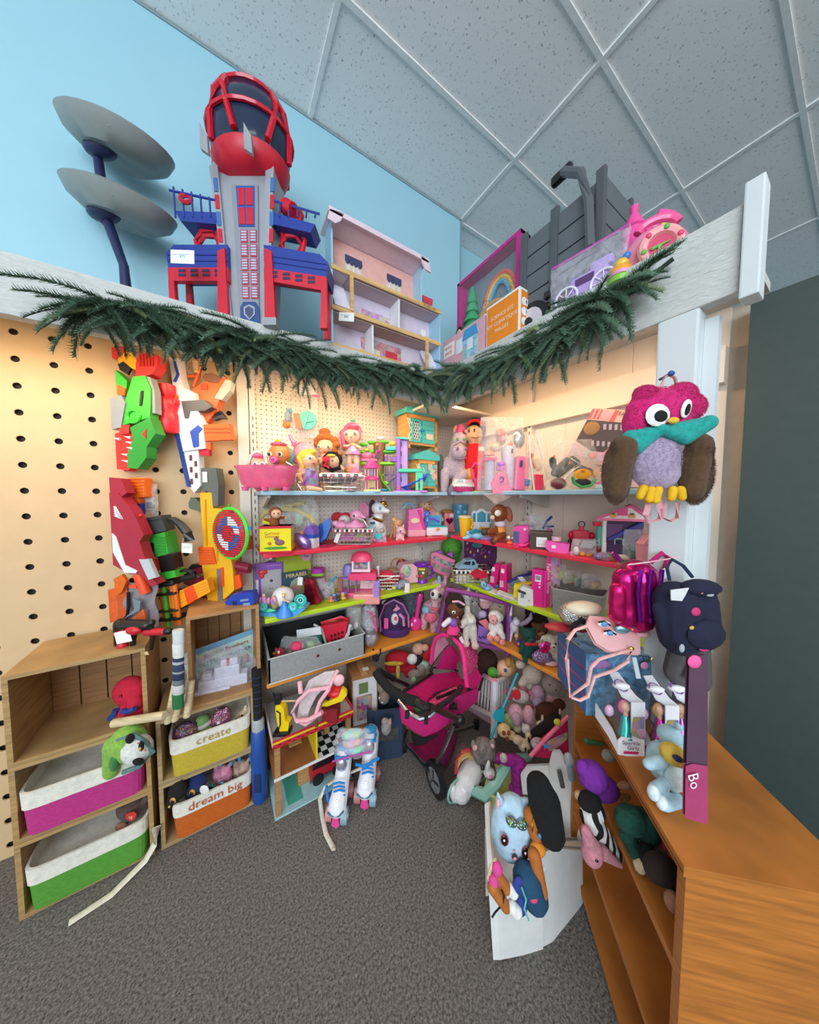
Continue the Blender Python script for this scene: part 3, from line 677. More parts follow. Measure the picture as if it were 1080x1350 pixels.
t.P('roof',M('ead2de','k'),B(-14,-2,143,w-22,dp+8,3,rot=(-8,0,0))); t.P('eave',M('ead2de','k'),F([(-W2-2,143),(-W2+14,146),(-W2+10,136),(-W2+4,131),(-W2-5,132)],-dp/2-6,-dp/2-4),F([(W2-38,146),(W2-24,143),(W2-21,130),(W2-30,131),(W2-35,137)],-dp/2-6,-dp/2-4),B(-14,-dp/2-5,143,w-22,2,4))
for x in (-42,16):
    q = t.P('window',M('dcd0c4','k'),B(x,dp/2-3.2,114,22,1,22)); t.P('awning',M('3c4668','k'),B(x,dp/2-4.2,122,22,1.6,7),*[E(x-8+n*5.3,dp/2-4.2,118.5,2.7,.8,3,n=8) for n in range(4)],par=q)
    for n in range(3): t.P('muntin',M('f4f0ec','k'),B(x-7+7*n,dp/2-4,109,.8,.8,10),par=q)
t.P('wallpaper',M('c9a8b8','i'),B(-8,dp/2-2,58,46,.8,24)); t.P('wallpaper',M('d08a98','i'),B(-2,dp/2-2,20,60,.8,30)); t.P('red_door',M('d23a4c','k'),B(12,dp/2-3,16,18,1,20)); t.P('fireplace',M('efe6e0','k'),B(-14,dp/2-4,14,15,3,16,bev=1))
t.P('balcony',M('8fc2e0','i'),B(W2-13,dp/2-6,101,24,2,24)); t.P('balcony_awning',M('e04a5a','k'),B(W2-13,dp/2-8,112,25,2,6),*[E(W2-21+n*8,dp/2-8,108.5,4,1,3,n=8) for n in range(3)])
t.P('shutter',M('d23a4c','k'),B(W2+.6,-4,66,1,12,26)); t.P('shutter',M('d23a4c','k'),B(W2+.6,-4,24,1,12,24)); t.P('shutter',M('d23a4c','k'),B(-W2-.6,-4,66,1,12,26))
t.P('cabinet',M('e8c98c','w'),B(W2-18,8,51,14,8,12)); t.P('clock_face',M('f2f0ec','g'),C((W2-18,3,62),(W2-18,4.5,62),5)); t.X('lettering','KidKraft',M('8a5f30','k'),(W2-20,-dp/2-1.8,88),6)
t = T('price_card','white handwritten price card on the dollhouse stair rail','card',Dp(457,424,A(457,.385,2.25)[1]*FPX-.012))
card(t,0,0,6,20,11,'$65','f1f3ee',(0,4,0),'2b3c50',4); t.X('lettering','~~~~~~',M('2b3c50','k'),(-1,-.4,8.5),4)
# --- boxes on the right ledge (wall B direction)
pos,w = sb(584,638,.395,ZT)
t = T('craft_box','lilac pink craft set box with printed house beside the orange box','box',pos,-57.3)
carton(t,w,52,14,'d9a7b4'); t.P('printed_house',M('8cb6d8','i'),B(w*.2,-.3,24,w*.34,.5,40)); t.P('printed_window',M('d8e4ec','k'),B(-w*.05,-.3,33,w*.17,.5,18),B(w*.2,-.8,28,w*.12,.5,14))
t.P('printed_awning',M('3f9ad0','k'),F([(w*.02,36),(w*.38,36),(w*.33,48),(w*.07,48)],-1.2,-.5)); t.P('title_panel',M('f0e8e4','k'),B(-w*.33,-.3,36,w*.28,.5,18)); t.X('lettering','artsy',M('d0452e','k'),(-w*.33,-.9,40),7); t.X('lettering','party',M('d0452e','k'),(-w*.33,-.9,33),7)
pos,w = sb(641,684,.395,ZT)
t = T('activity_kit_box','orange and white activity kit box with icons at the ledge edge','box',pos,-57.3)
dd = 24
carton(t,w,66,dd,'f0f0ec'); t.P('front_print',M('ee8a1e','k'),B(0,-.3,32,w*.94,.5,62)); t.P('side_print',M('ee8a1e','k'),B(w/2+.3,dd*.52,33,.5,dd*.8,60))
for n in range(8): t.P('icon',M('f6f4f0','k'),C((w/2+.5,dd*(.36+.32*(n % 2)),14+12*(n//2)),(w/2+1,dd*(.36+.32*(n % 2)),14+12*(n//2)),5,n=12))
for n,s_ in enumerate(['SCIENCE KIT','KIT CLIMATIQUE','MALLES']): t.X('lettering',s_,M('f8e6cc','k'),(0,-.8,46-n*9),6.5)
pos,w = sb(608,690,.235,ZT)
t = T('doll_playset_box','magenta framed window box with rainbow playset behind orange box','box',pos,-57.3)
h = 140
t.P('frame',M('c81f86','g'),B(0,0,3,w,18,6),B(0,0,h-2,w,18,4),B(-w/2+2,0,h/2,4,18,h),B(w/2-3,0,h/2,6,18,h)); t.P('backdrop',M('7b8f98','k'),B(0,8,h/2,w-4,1,h-6))
t.P('window_film',M('dde4e6','q'),B(0,-8.6,h/2,w-8,.6,h-8)); t.P('pine_tree',M('2fae6e','p'),*[C((-w*.3,0,66+n*13),(-w*.3,0,88+n*13),16-n*3,2) for n in range(4)],C((-w*.3,0,8),(-w*.3,0,70),4))
for n,c in enumerate(('e86a5a','f0c24a','58b0d8')): t.P('rainbow',M(c,'p'),TU(arc(w*.12,76,w*.26-n*5,44-n*5,10,170,14,4),2.6,6))
t.P('log_bridge',M('c99a5a','p'),TU(arc(w*.08,30,w*.34,52,15,120,10,-3),5,8)); t.P('rabbit_figure',M('e8e0d8','p'),E(-w*.05,-2,64,6,4,8),E(-w*.05,-3,74,5,4,5),CE((-w*.05,-3,78),(-w*.05,-3,86),1.6),blob=1); t.P('pond',M('58a05a','p'),B(0,0,9,w-10,14,6,bev=2))
q = t.P('brand_panel',M('c81f86','g'),F([(-w/2+2,44),(-w/2+40,44),(-w/2+40,62),(-w/2+2,70)],-11,-9)); t.X('lettering','Barbie',M('fbeaf2','k'),(-w/2+23,-11.4,53),11,par=None)
t.P('doll_print',M('e3b98f','k'),E(-w/2+7,-11.6,68,5,.6,6),E(-w/2+7,-11.6,54,5,.5,10)); t.P('hair_print',M('1d1716','k'),E(-w/2+7,-11.2,70,7,.5,8))
t = T('knitted_hat','red and white striped knitted hat behind the magenta box','hat',Bw(700,.07,ZT+.30)); t.o.location.z = ZT
for n in range(7): t.P('stripe',M('c8243c' if n % 2 == 0 else 'ece6e0','f'),L([(18-n*.9,0),(18.6-n*.9,3),(17.4-n*.9,6)],0,0,88+n*5,n=18,sy=.8))
t.P('crown',M('c8243c','f'),E(0,0,122,11,9,6)); t.P('body',M('c8243c','f'),L([(19,0),(22,45),(18,90)],n=16,sy=.8))
# --- wagon
pos,w = sb(703,815,.225,ZT+.05)
t = T('toy_wagon','grey plastic pull wagon with plank sides and black handle on ledge','wagon',(pos[0][:2]+(ZT,),pos[1]),-57.3)
gw,gd = '60656a','52565a'
dd = 62; hb = 96; z0 = 38
t.P('tub_floor',M('8a5a34','w'),B(0,0,z0,w*.94,dd,5))
for s in (-1,1):
    for n in range(4): t.P('side_plank',M(gw,'p'),B(0,s*dd/2,z0+14+n*25,w*.92,5,23.4,bev=1))
    for n in range(4): t.P('end_plank',M(gw,'p'),B(s*w*.46,0,z0+14+n*25,5,dd,23.4,bev=1))
    for e in (-1,-.1,1): t.P('corner_post',M(gd,'p'),B(e*w*.44,s*(dd/2+2),z0+55,10,6,112,bev=1.5))
    for e in (-1,1):
        q = t.P('wheel',M('1b1b1d','p'),C((e*w*.33,s*(dd/2-9),26),(e*w*.33,s*(dd/2+3),26),26,n=22)); t.P('hubcap',M('d9cdd2','p'),C((e*w*.33,s*(dd/2+1),26),(e*w*.33,s*(dd/2+5),26),18,n=18),par=q)
        t.P('hub_bolt',M('1b1b1d','p'),C((e*w*.33,s*(dd/2+4),26),(e*w*.33,s*(dd/2+9),26),5),par=q)
    t.P('latch',M('2a2c2f','p'),B(-w*.05,s*(dd/2+6),z0+8,16,6,8,bev=1))
t.P('handle',M('585c60','p'),TU([(w*.38,-dd/2-8,z0+30),(w*.36,-dd/2-10,z0+80),(w*.26,-dd/2-8,z0+120),(w*.02,-dd/2+2,z0+150)],5,8))
t.P('grip',M('1b1b1d','p'),B(-w*.02,-dd/2+6,z0+152,26,9,11,bev=3))
t = T('gold_trophy','small gold cup standing inside the grey wagon','trophy',Bw(782,.2,ZT+.17)); t.k *= 1
t.P('cup',M('d8b04a','m'),L([(0,60),(7,60),(9,70),(8,78),(6,80),(5,74),(0,66)],n=14)); t.P('stem',M('d8b04a','m'),L([(8,0),(8,6),(3,10),(2,50),(6,62)],n=12)); t.P('base',M('3a2a1a','p'),L([(9,-.1),(9,6),(0,6)],n=12))
# --- zip bag with a purple carriage, burger toys, pink playsets
t = T('zip_bag','clear zip bag with purple top seal holding a toy carriage','bag',Bw(772,.40,ZT),-50)
clearbag(t,92,72,12,3,'b64a9e','e8e6f2',0)
t.P('carriage',M('b79ad8','p'),B(4,0,26,46,12,26,bev=5),B(18,0,42,26,10,12,bev=4)); t.P('carriage_window',M('5b3a6c','p'),B(0,-6.5,30,22,1,9))
for x in (-22,22):
    q = t.P('carriage_wheel',M('e8dff2','p'),TO(x,-7,16,14,1.6,n=20)); t.P('spokes',M('e8dff2','p'),*[C((x,-7,16),(x+14*math.cos(a*PI/4),-7,16+14*math.sin(a*PI/4)),.8,n=5) for a in range(8)],par=q)
t = T('toy_burger','orange and green toy burger stack at the ledge edge beside zip bag','toy food',Bw(817,.415,ZT),0)
t.P('lower_bun',M('86c83e','p'),L([(14,0),(15,5),(12,9),(0,10)])); t.P('patty',M('e89acb','p'),L([(14,8),(15,11),(13,13)])); t.P('upper_bun',M('eaa03c','p'),L([(14,12),(13,18),(8,22),(0,23)])); t.P('mushroom_cap',M('f0c83c','p'),L([(8,24),(9,27),(6,32),(0,34)],3,2)); t.P('blue_knob',M('3f7fd0','p'),E(8,0,36,5))
pk = 'ef6fa4'
t = T('pink_clock_playset','round translucent pink flower clock playset at right end of ledge','toy',Bw(866,.36,ZT),-25)
t.P('shell',M('f29ab4','t'),E(0,8,33,36,14,35,n=22)); q = t.P('dial_ring',M('f0a0a4','p'),TO(0,-11,30,19,5.5,n=26,m=8)); t.P('dial',M('c9325f','p'),C((0,-8,30),(0,-11,30),17,n=22)); t.P('lizard_hand',M('5fae4a','p'),CE((-9,-12,28),(9,-12,33),2.2,1),CE((0,-12,30),(-3,-12,24),1.6,1),blob=.8)
for n in range(6): t.P('flower',M('58b048' if n % 2 else 'e23a6a','p'),E(19*math.cos(n*PI/3+.3),-16,30+19*math.sin(n*PI/3+.3),3.4,2,3.4,n=8))
t.P('handle',M('f05a96','g'),TU(arc(0,62,22,14,10,170,12,6),5,8)); t.P('base',M('e84a86','g'),L([(18,0),(22,4),(14,12)],n=18))
t = T('pink_castle_toy','bright pink toy castle tower with yellow flag behind the pink clock','toy',Bw(845,.25,ZT),-10)
t.P('wall',M('f07ab0','p'),B(6,0,30,54,10,60,bev=3)); t.P('tower',M('ee4f9c','g'),L([(12,50),(12,90),(14,92),(4,112),(5,120),(0,122)],-12,0,n=14)); t.P('arch',M('ee4f9c','g'),TU([(-2,0,70),(2,0,86),(12,0,96),(20,0,90),(22,0,62)],5,8)); t.P('turret',M('ee4f9c','g'),B(22,0,96,22,10,26,rot=(0,20,0),bev=4)); t.P('flag',M('f0b83c','p'),F([(14,82),(30,88),(32,100),(18,96)],-8,-6))
t = T('red_white_house','tiny red and white toy house at far right of the ledge','toy',Bw(906,.33,ZT),-20)
t.P('wall',M('f0dfe2','p'),B(0,0,10,16,12,20,bev=1)); t.P('roof',M('d8283e','p'),F([(-10,20),(10,20),(0,30)],-7,7)); t.P('knob',M('e8283e','g'),E(0,0,31,4)); t.P('door',M('d8283e','p'),B(0,-6.4,7,5,1,12))
# ================================================================ garland
def bez(pts,n):
    out = []
    for i in range(n+1):
        f = i/n*(len(pts)-1); j = min(int(f),len(pts)-2); a = f-j
        p = [pts[max(0,j-1)],pts[j],pts[j+1],pts[min(len(pts)-1,j+2)]]
        out.append(tuple(.5*((2*p[1][c])+(-p[0][c]+p[2][c])*a+(2*p[0][c]-5*p[1][c]+4*p[2][c]-p[3][c])*a*a+(-p[0][c]+3*p[1][c]-3*p[2][c]+p[3][c])*a**3) for c in range(3)))
    return out
gp = []
for u,v in ((120,408),(165,413),(230,425),(300,447),(350,456),(400,470),(440,482),(490,490),(540,498),(577,500)):
    d = ray(u,v); q = 1.372/d[1]; gp.append((d[0]*q,1.372,CH+d[2]*q))
for u,v in ((620,490),(680,470),(740,440),(790,408),(836,382)):
    d = ray(u,v); q = 1.118/d[0]; gp.append((1.118,d[1]*q,CH+d[2]*q))
gl = T('pine_garland','long green artificial pine garland draped along both header boards','garland',gp[0],32.7,1)
gl.o.rotation_euler = (0,0,0); g0 = Vector(gp[0])
path = bez([tuple(Vector(p)-g0) for p in gp],150)
GD = M('48624f','f'); GD2 = M('607e66','f'); GD3 = M('86966a','f')
gl.P('stem',M('24382a','p'),TU(path,.006,6))
e0 = [tuple(Vector(Dp(u,v,0)[0])) for u,v in ((0,0),)]
d = ray(888,341); q = 1.118/d[0]; tip = Vector((1.118,d[1]*q,CH+d[2]*q))-g0
gl.P('stem_end',M('20382a','p'),TU([path[-1],tuple((Vector(path[-1])+tip)/2),tuple(tip)],.0065,8))
def sprig(seed,ln,mat):
    rnd = random.Random(seed); V,Fa = [],[]
    bend = rnd.uniform(.25,.6)*ln
    def cen(f): return Vector((ln*f,0,-bend*f*f))
    pts = [tuple(cen(i/6)) for i in range(7)]
    tv,tf,_ = TU(pts,[.0022*(1-.8*i/6) for i in range(7)],4)
    V += tv; Fa += tf
    nn = int(ln*1500)
    for i in range(nn):
        f = .04+.96*i/nn; c = cen(f); a = i*2.4+rnd.uniform(-.4,.4); l = .021*(1.1-.5*f)*rnd.uniform(.8,1.15)
        dr = Vector((.75,math.cos(a),math.sin(a))).normalized(); sd = Vector((-.0,-math.sin(a),math.cos(a)))*.0015
        o = len(V); V += [tuple(c-sd),tuple(c+sd),tuple(c+dr*l+sd*.4),tuple(c+dr*l-sd*.4)]; Fa.append((o,o+1,o+2,o+3))
    me = bpy.data.meshes.new('sprig'); me.from_pydata(V,[],Fa); me.materials.append(mat); return me
SPR = [sprig(i,.10+.016*(i % 6),(GD,GD2,GD,GD2,GD3,GD2)[i % 6]) for i in range(12)]
rnd = random.Random(5)
def spr_place(i,n):
    f = (i+rnd.random())/n*(len(path)-2); j = int(f); p = Vector(path[j]).lerp(Vector(path[j+1]),f-j)
    tg = (Vector(path[j+1])-Vector(path[j])).normalized(); onB = p.x+g0.x > 1.11
    out = Vector((-1,0,0)) if onB else Vector((0,-1,0))
    side = rnd.choice((-1,1,1)) if not onB else rnd.choice((-1,-1,1))
    dr = (tg*side*rnd.uniform(.5,1.2)+out*rnd.uniform(.1,.6)+Vector((0,0,-1))*rnd.uniform(-.45,.9)).normalized()
    lo = p+out*rnd.uniform(0,.014)+Vector((0,0,rnd.uniform(-.025,.03)))
    yv = Vector((0,0,1)).cross(dr).normalized(); zv = dr.cross(yv)
    return lo,Matrix((dr,yv,zv)).transposed(),rnd.uniform(.75,1.2)
for i in range(298):
    lo,R3,s_ = spr_place(i,298)
    o = bpy.data.objects.new('sprig',SPR[rnd.randrange(12)]); link(o,gl.o); o.location = lo; o.rotation_euler = R3.to_euler(); o.scale = (s_,s_,s_)
V,Fa = [],[]
for i in range(420):
    lo,R3,s_ = spr_place(i,420); me = SPR[rnd.randrange(12)]; n0 = len(V)
    V += [tuple(R3 @ (v.co*s_)+lo) for v in me.vertices]; Fa += [tuple(q+n0 for q in pg.vertices) for pg in me.polygons]
gl.P('needle_filler',GD2,(V,Fa,False),kind='stuff')
# ================================================================ toy blasters on the plywood wall
Z4 = (160,380,4.154); Z5 = (160,640,6.0); Z6 = (160,790,5.684); Z7 = (160,940,5.684)
GRN,ORG,RED,YEL,NAVY = '3fbf3a','f4661f','e0322e','f0b41c','27408e'
t = hangA('toy_blaster','lime green dinosaur-headed toy blaster with white teeth on the plywood wall','toy blaster',Z4,90,700,.07)
t.P('body',M(GRN,'p'),t.f([(100,500),(165,495),(192,560),(188,640),(180,715),(20,760),(-15,740),(55,620)],-7,7))
t.P('head',M('2f9a34','p'),t.f([(75,770),(185,715),(212,800),(160,870),(155,930),(105,990),(50,985),(60,890),(90,830)],-8,8))
t.P('mouth',M(RED,'p'),t.f([(-20,800),(40,780),(75,800),(80,960),(40,1000),(-20,990)],-5,5)); t.P('cheek',M(RED,'p'),t.f([(140,805),(165,775),(160,830)],-9,-8)); t.P('tongue_plate',M(RED,'p'),t.f([(20,760),(75,755),(70,800),(20,805)],-8.6,-7.4))
for q in ((60,822),(65,850),(68,880),(38,915),(40,950),(0,830)): t.P('tooth',M('f4f2ea','g'),t.cy(q[0]+14,q[1]+2,q[0]-22,q[1]-6,8,1,y0=-7))
t.P('dial',M('4fd848','g'),TO(*([t.uv(97,710)[0]] + [-8] + [t.uv(97,710)[1]]),8,1.8,n=18)); t.P('grey_rail',M('9a9fa2','p'),t.f([(-20,620),(40,600),(60,640),(30,770),(-20,780)],-9,-2),t.f([(165,495),(185,500),(205,570),(205,690),(188,690),(192,560)],-5,5))
t.P('top_frame',M(GRN,'p'),t.f([(0,460),(60,520),(50,600),(0,590)],-5,5)); t.P('orange_part',M(ORG,'p'),t.f([(15,540),(55,560),(50,600),(10,590)],-7,-4)); t.P('strap_slot',M('1c2a1c','p'),t.f([(140,580),(155,575),(145,650),(130,655)],-8,-7)); t.x('DINOSQUAD',M('12241a','k'),146,616,14,-8.2,-80)
t = hangA('toy_blaster','yellow toy blaster with red comb grip above the dinosaur blaster','toy blaster',Z4,90,420,.06)
t.P('body',M(YEL,'p'),t.f([(5,395),(50,345),(110,380),(105,460),(60,440),(20,450)],-6,6)); t.P('grip',M(RED,'p'),t.f([(120,360),(225,380),(220,440),(190,480),(100,510),(105,430)],-7,7)); t.P('cap',M(RED,'p'),t.f([(-20,340),(40,335),(45,365),(5,400),(-20,395)],-7,7)); t.P('muzzle',M('f2b45a','p'),t.cy(45,350,100,385,18)); t.P('black_pad',M(BK,'p'),t.f([(10,430),(40,415),(80,450),(60,485),(20,460)],-7.5,-5))
for n in range(5): t.P('grip_rib',M('b82420','p'),t.b(128+n*17,375,136+n*17,440,-7.4,1.4))
t = hangA('toy_blaster','red cylindrical toy blaster barrel beside the white blaster','toy blaster',Z4,255,660,.05)
t.P('barrel',M('e62e38','p'),t.lz([(26,535),(40,535),(42,580),(34,600),(52,620),(52,650),(42,680),(50,700),(50,780),(40,795),(0,795)],255)); t.P('lug',M('e62e38','p'),t.b(285,610,312,640,0,10,bev=1),t.b(194,660,214,700,0,8,bev=1)); t.x('NERF',M('3a0c14','k'),236,722,34,-13.5,-78)
t = hangA('toy_blaster','long white toy blaster with blue trim and orange clip on plywood','toy blaster',Z4,370,740,.06)
t.P('body',M('eceef2','p'),t.f([(295,400),(345,405),(352,500),(370,560),(420,580),(425,625),(460,740),(470,880),(330,900),(300,680),(310,540)],-6,6)); q = t.P('barrel',M('e6e9ee','p'),t.f([(345,900),(430,890),(435,1080),(400,1120),(375,1090)],-5,5))
for n in range(5): t.P('barrel_slot',M('6a3b3c','p'),t.b(382+(n % 2)*26,915+n*32,396+(n % 2)*26,945+n*32,-5.2,.8),par=q)
t.P('blue_rail',M(NAVY,'p'),t.f([(310,790),(335,800),(385,1090),(365,1085)],-7,-1)); t.P('blue_panel',M('2c53b8','p'),t.f([(395,790),(440,755),(462,775),(440,800),(440,870),(410,875)],-7,-6)); t.P('blue_trim',M('2c53b8','p'),t.f([(320,420),(330,415),(350,490),(330,530),(315,525),(335,490)],-7,-6))
t.P('clip',M('f2691f','p'),t.f([(455,750),(600,745),(614,830),(470,838)],-4,4)); t.P('clip_rib',M('d2500f','p'),t.b(470,770,605,774,-4.3,.8),t.b(472,790,607,794,-4.3,.8)); t.P('trigger',M(ORG,'p'),t.b(390,680,425,715,-2,6)); t.P('grip',M('5a5c60','p'),t.f([(355,630),(480,620),(515,660),(480,680),(400,680),(390,720),(370,720)],-7,5)); t.P('orange_tip',M(ORG,'p'),t.b(308,598,340,620,-6.5,2),t.b(440,845,492,885,0,6)); t.P('red_tip',M('d8243a','p'),t.b(432,880,482,916,0,6))
t = hangA('toy_blaster','orange toy pistol with brown handle hanging on a peg','toy blaster',Z4,500,600,.09)
t.P('body',M('f26a2c','p'),t.f([(395,570),(470,520),(540,530),(570,490),(585,500),(550,620),(510,700),(470,745),(445,735),(430,600)],-5,5)); t.P('handle',M('8a5a44','p'),t.f([(480,480),(520,475),(545,500),(575,485),(545,530),(500,525),(460,500)],-6,4)); t.P('silver_barrel',M('b5b3ad','p'),t.f([(590,510),(622,520),(610,570),(565,620),(525,610)],-6,3)); t.P('frame_bar',M('f26a2c','p'),t.tu([(370,485),(430,485),(445,425),(400,540)],9)); t.P('port',M('c94a10','p'),t.b(455,535,490,565,-5.6,1)); t.P('black_foot',M(BK,'p'),t.f([(500,700),(545,672),(575,715),(545,712),(510,725)],-3,3))
t.P('trigger_ring',M('b5a79a','p'),t.tu(  [(385,420),(365,440),(375,465),(395,470)],5)); t.P('white_peg',M('e8c596','w'),t.cy(415,405,420,470,16))
t = hangA('toy_blaster','yellow and grey long toy blaster standing upright on the wooden crate','toy blaster',Z5,770,560,.10)
t.P('stock',M('5f6560','p'),t.f([(635,0),(690,-130),(800,-130),(815,0),(805,160),(765,160),(760,60),(660,30)],-7,7)); t.P('body',M(YEL,'p'),t.f([(665,60),(755,55),(765,180),(825,180),(900,640),(905,820),(830,890),(740,915),(695,900),(660,620),(680,500)],-6,6)); t.P('rail',M('d89a10','p'),t.b(700,110,712,470,-6.5,1.5),t.b(780,250,790,590,-6.5,1.5)); t.P('pistol_grip',M('5f6a5c','p'),t.f([(570,140),(590,95),(620,95),(680,160),(690,225),(640,200),(575,180)],-5,5))
t.P('orange_block',M('f2641c','p'),t.f([(645,480),(755,480),(780,610),(650,620)],-8,4))
for n in range(6): t.P('block_rib',M('d9520f','p'),t.b(650,497+n*21,770,502+n*21,-8.4,.8))
t.P('fore_grip',M('e8a50f','p'),t.b(738,650,785,935,-7,4,bev=.6)); t.P('grey_slide',M('77787a','p'),t.b(785,650,815,930,-6.5,3)); t.P('muzzle',M('f2542c','p'),t.b(738,930,845,975,0,9,bev=1)); t.P('orange_rail',M('f2541c','p'),t.b(812,640,830,790,-6.5,3),t.f([(890,720),(940,700),(955,800),(905,825)],-3,3)); t.P('label_tag',M('e9e9e4','k'),t.b(700,-100,735,-20,-8,.5))
t = hangA('velcro_dart_target','round red white and blue dart target with green rim','dart target',Z5,850,380,.235,-24)
a = t.uv(850,380)
rg = t.P('rim',M('4fd845','p'),TO(a[0],2,a[1],33,2.4,n=32)); t.P('hanger',M('3fae3a','p'),B(a[0],2,a[1]+36,3,2,5))
for n in range(21):
    z = -30+n*3; hw = (32**2-z*z)**.5
    st = t.P('strip',M('cc2440','p'),B(a[0],0,a[1]+z,hw*2,2,2))
    if abs(z) < 22: iw = (22**2-z*z)**.5; t.P('strip_white',M('e8eaf0' if z < 0 else '3a5aa8','p'),B(a[0]-iw/2,-.8,a[1]+z,iw,1,2),par=st); t.P('strip_blue',M('3a5aa8' if z < 0 else 'e8eaf0','p'),B(a[0]+iw/2,-.8,a[1]+z,iw,1,2),par=st)
    if abs(z) < 12: iw = (12**2-z*z)**.5; t.P('strip_red',M('cc2440','p'),B(a[0],-1.6,a[1]+z,iw*2,1,2),par=st)
for n,(c,y,dx) in enumerate((('2a86d8',330,30),('d82a3a',385,26))):
    t2 = hangA('toy_dart',('blue' if n == 0 else 'red')+' toy dart stuck in the round target','dart',Z5,900,y,.265)
    t2.P('shaft',M(c,'p'),t2.cy(880,y-5,960,y+2,7,4,y0=-3,y1=-6)); t2.P('flight',M(c,'p'),t2.f([(950,y-4),(985,y-22),(1045 if n == 0 else 1030,y-4),(1050 if n == 0 else 1035,y+16),(990,y+20)],-7,-5)); t2.P('tip',M('2a2a2c','p'),t2.cy(860,y-5,880,y-5,3,5,y0=-2,y1=-3))
t = hangA('toy_blaster','green toy blaster with black stock and orange rotary barrels','toy blaster',Z5,350,520,.10)
t.P('stock',M('42474a','p'),t.f([(150,270),(365,232),(400,350),(225,392),(170,340)],-8,8)); t.P('stock_rib',M('33373a','p'),t.f([(150,290),(375,255),(378,262),(152,298)],-8.6,-8)); t.P('body',M('3aa83a','p'),t.f([(200,400),(395,362),(415,530),(260,572),(225,480)],-9,9))
for n in range(6): t.P('body_rib',M('2f8c32','p'),t.b(330,400+n*22,400,407+n*22,-9.6,1.2))
t.P('body_slot',M('15301a','p'),t.b(278,445,310,515,-9.4,1)); t.P('handle',M('2c2e30','p'),t.tu([(380,262),(430,270),(480,310),(530,375),(545,440)],[12,24,30,34,36],8)); t.P('core',M('1d1e20','p'),t.f([(330,560),(435,530),(450,650),(345,680)],-8,8)); t.P('orange_core',M('e06018','p'),t.f([(262,580),(325,570),(340,650),(300,670)],-7,7)); t.P('collar',M('3fb83c','p'),t.f([(290,690),(455,660),(470,710),(310,752)],-9,9)); t.P('side_grip',M('202123','p'),t.tu([(430,690),(500,670),(560,690),(590,715),(480,745)],[10,14,18,22,26],8)); t.P('ring',M('1d1e20','p'),t.b(290,838,460,860,0,22,-6,2),t.b(310,975,470,990,0,22,-5,2),t.b(320,1040,485,1060,0,22,-6,2),t.b(300,745,450,790,0,22,-8,2))
for n in range(4): t.P('barrel',M('ee7a24' if n != 1 else '4fae3a','p'),t.cy(310+n*42,790-n*6,335+n*44,1120-n*8,17,17,y0=-6 if n % 2 else -2))
t = hangA('paper_tag','white paper price tag hanging from the green toy blaster','tag',Z5,520,495,.13); card(t,0,0,0,14,13,rot=(0,3,0)); t.P('string',M('e8e4da','f'),t.tu([(480,470),(490,420),(520,430)],2)); t.x('~~~~',M('6a6a6a','k'),520,490,22,-.4)
t = hangA('toy_blaster','dark red and white toy blaster with silver grip at left edge','toy blaster',Z5,110,500,.13)
t.P('body',M('a82238','p'),t.f([(-30,60),(40,60),(90,130),(150,215),(220,385),(185,440),(260,720),(310,770),(260,795),(190,700),(90,690),(-30,620)],-7,7)); t.P('top',M('a82238','p'),t.f([(-30,-60),(60,-50),(100,60),(30,110),(-30,100)],-6,6))
for n in range(5): t.P('vent',M('eaeaec','p'),t.f([(0,165+n*18),(15,160+n*18),(70,262+n*0),(55,262)],-7.6,-7))
t.P('white_stripe',M('e6e8ec','p'),t.f([(-20,370),(10,400),(70,620),(160,665),(150,685),(60,680),(-20,520)],-8,-7)); t.P('grip',M('bfc4c8','p'),t.f([(185,575),(260,575),(315,715),(250,735)],-9,-4)); t.P('orange_nozzle',M('f2501c','p'),t.cy(130,700,180,860,42,36)); t.P('lever',M('f2501c','p'),t.b(60,785,120,812,0,6)); t.P('knob',M('d8322e','p'),t.e(165,237,14))
t = hangA('dart_clip','yellow orange dart clip with red band leaning by the crate','dart clip',Z5,530,860,.14)
t.P('clip',M('f7a31a','p'),t.f([(330,920),(345,885),(700,728),(725,830),(400,1010),(370,1000)],-5,5)); t.P('band',M('f2501c','p'),t.f([(518,815),(590,778),(628,880),(548,935)],-5.6,5.6))
for n in range(4): t.P('clip_groove',M('d98710','p'),t.f([(345+n*5,905+n*24),(515,830+n*25),(517,834+n*25),(346+n*5,910+n*24)],-5.4,-5),t.f([(600,795+n*22),(712,748+n*22),(713,752+n*22),(601,799+n*22)],-5.4,-5))
t = hangA('toy_blaster','maroon toy blaster half hidden behind the yellow blaster','toy blaster',Z5,620,720,.03)
t.P('body',M('8a1c38','p'),t.f([(500,770),(580,640),(660,640),(1020,640),(1025,690),(900,700),(700,760),(700,900),(600,930),(560,800)],-3,3)); t.P('muzzle',M('8a1c38','p'),t.cy(890,630,1020,655,40,36)); t.P('black_cap',M(BK,'p'),t.f([(540,660),(580,618),(650,625),(560,665)],-4,3)); t.x('NERF',M('c8a030','k'),665,700,28,-3.6,-4)
t = hangA('toy_blaster','small orange toy blaster muzzle poking from behind the dart target','toy blaster',Z5,990,450,.05); t.P('muzzle',M('ef6420','p'),t.b(960,400,1022,505,0,10,bev=1.5)); t.P('muzzle_rib',M('c94a10','p'),t.b(985,440,1000,480,-5.4,1)); t.P('barrel',M('2a3a8a','p'),t.b(940,415,965,490,0,7))
t = hangA('orange_dart_drum','orange ribbed dart drum at the top of the red blaster','dart drum',Z5,155,50,.06)
t.P('drum',M('f2741c','p'),t.b(95,-60,220,95,0,14,bev=2)); t.P('lower_drum',M('e8621c','p'),t.b(95,95,165,145,0,12,bev=2)); t.P('blue_base',M('2a3f96','p'),t.b(90,140,165,230,0,8,bev=1))
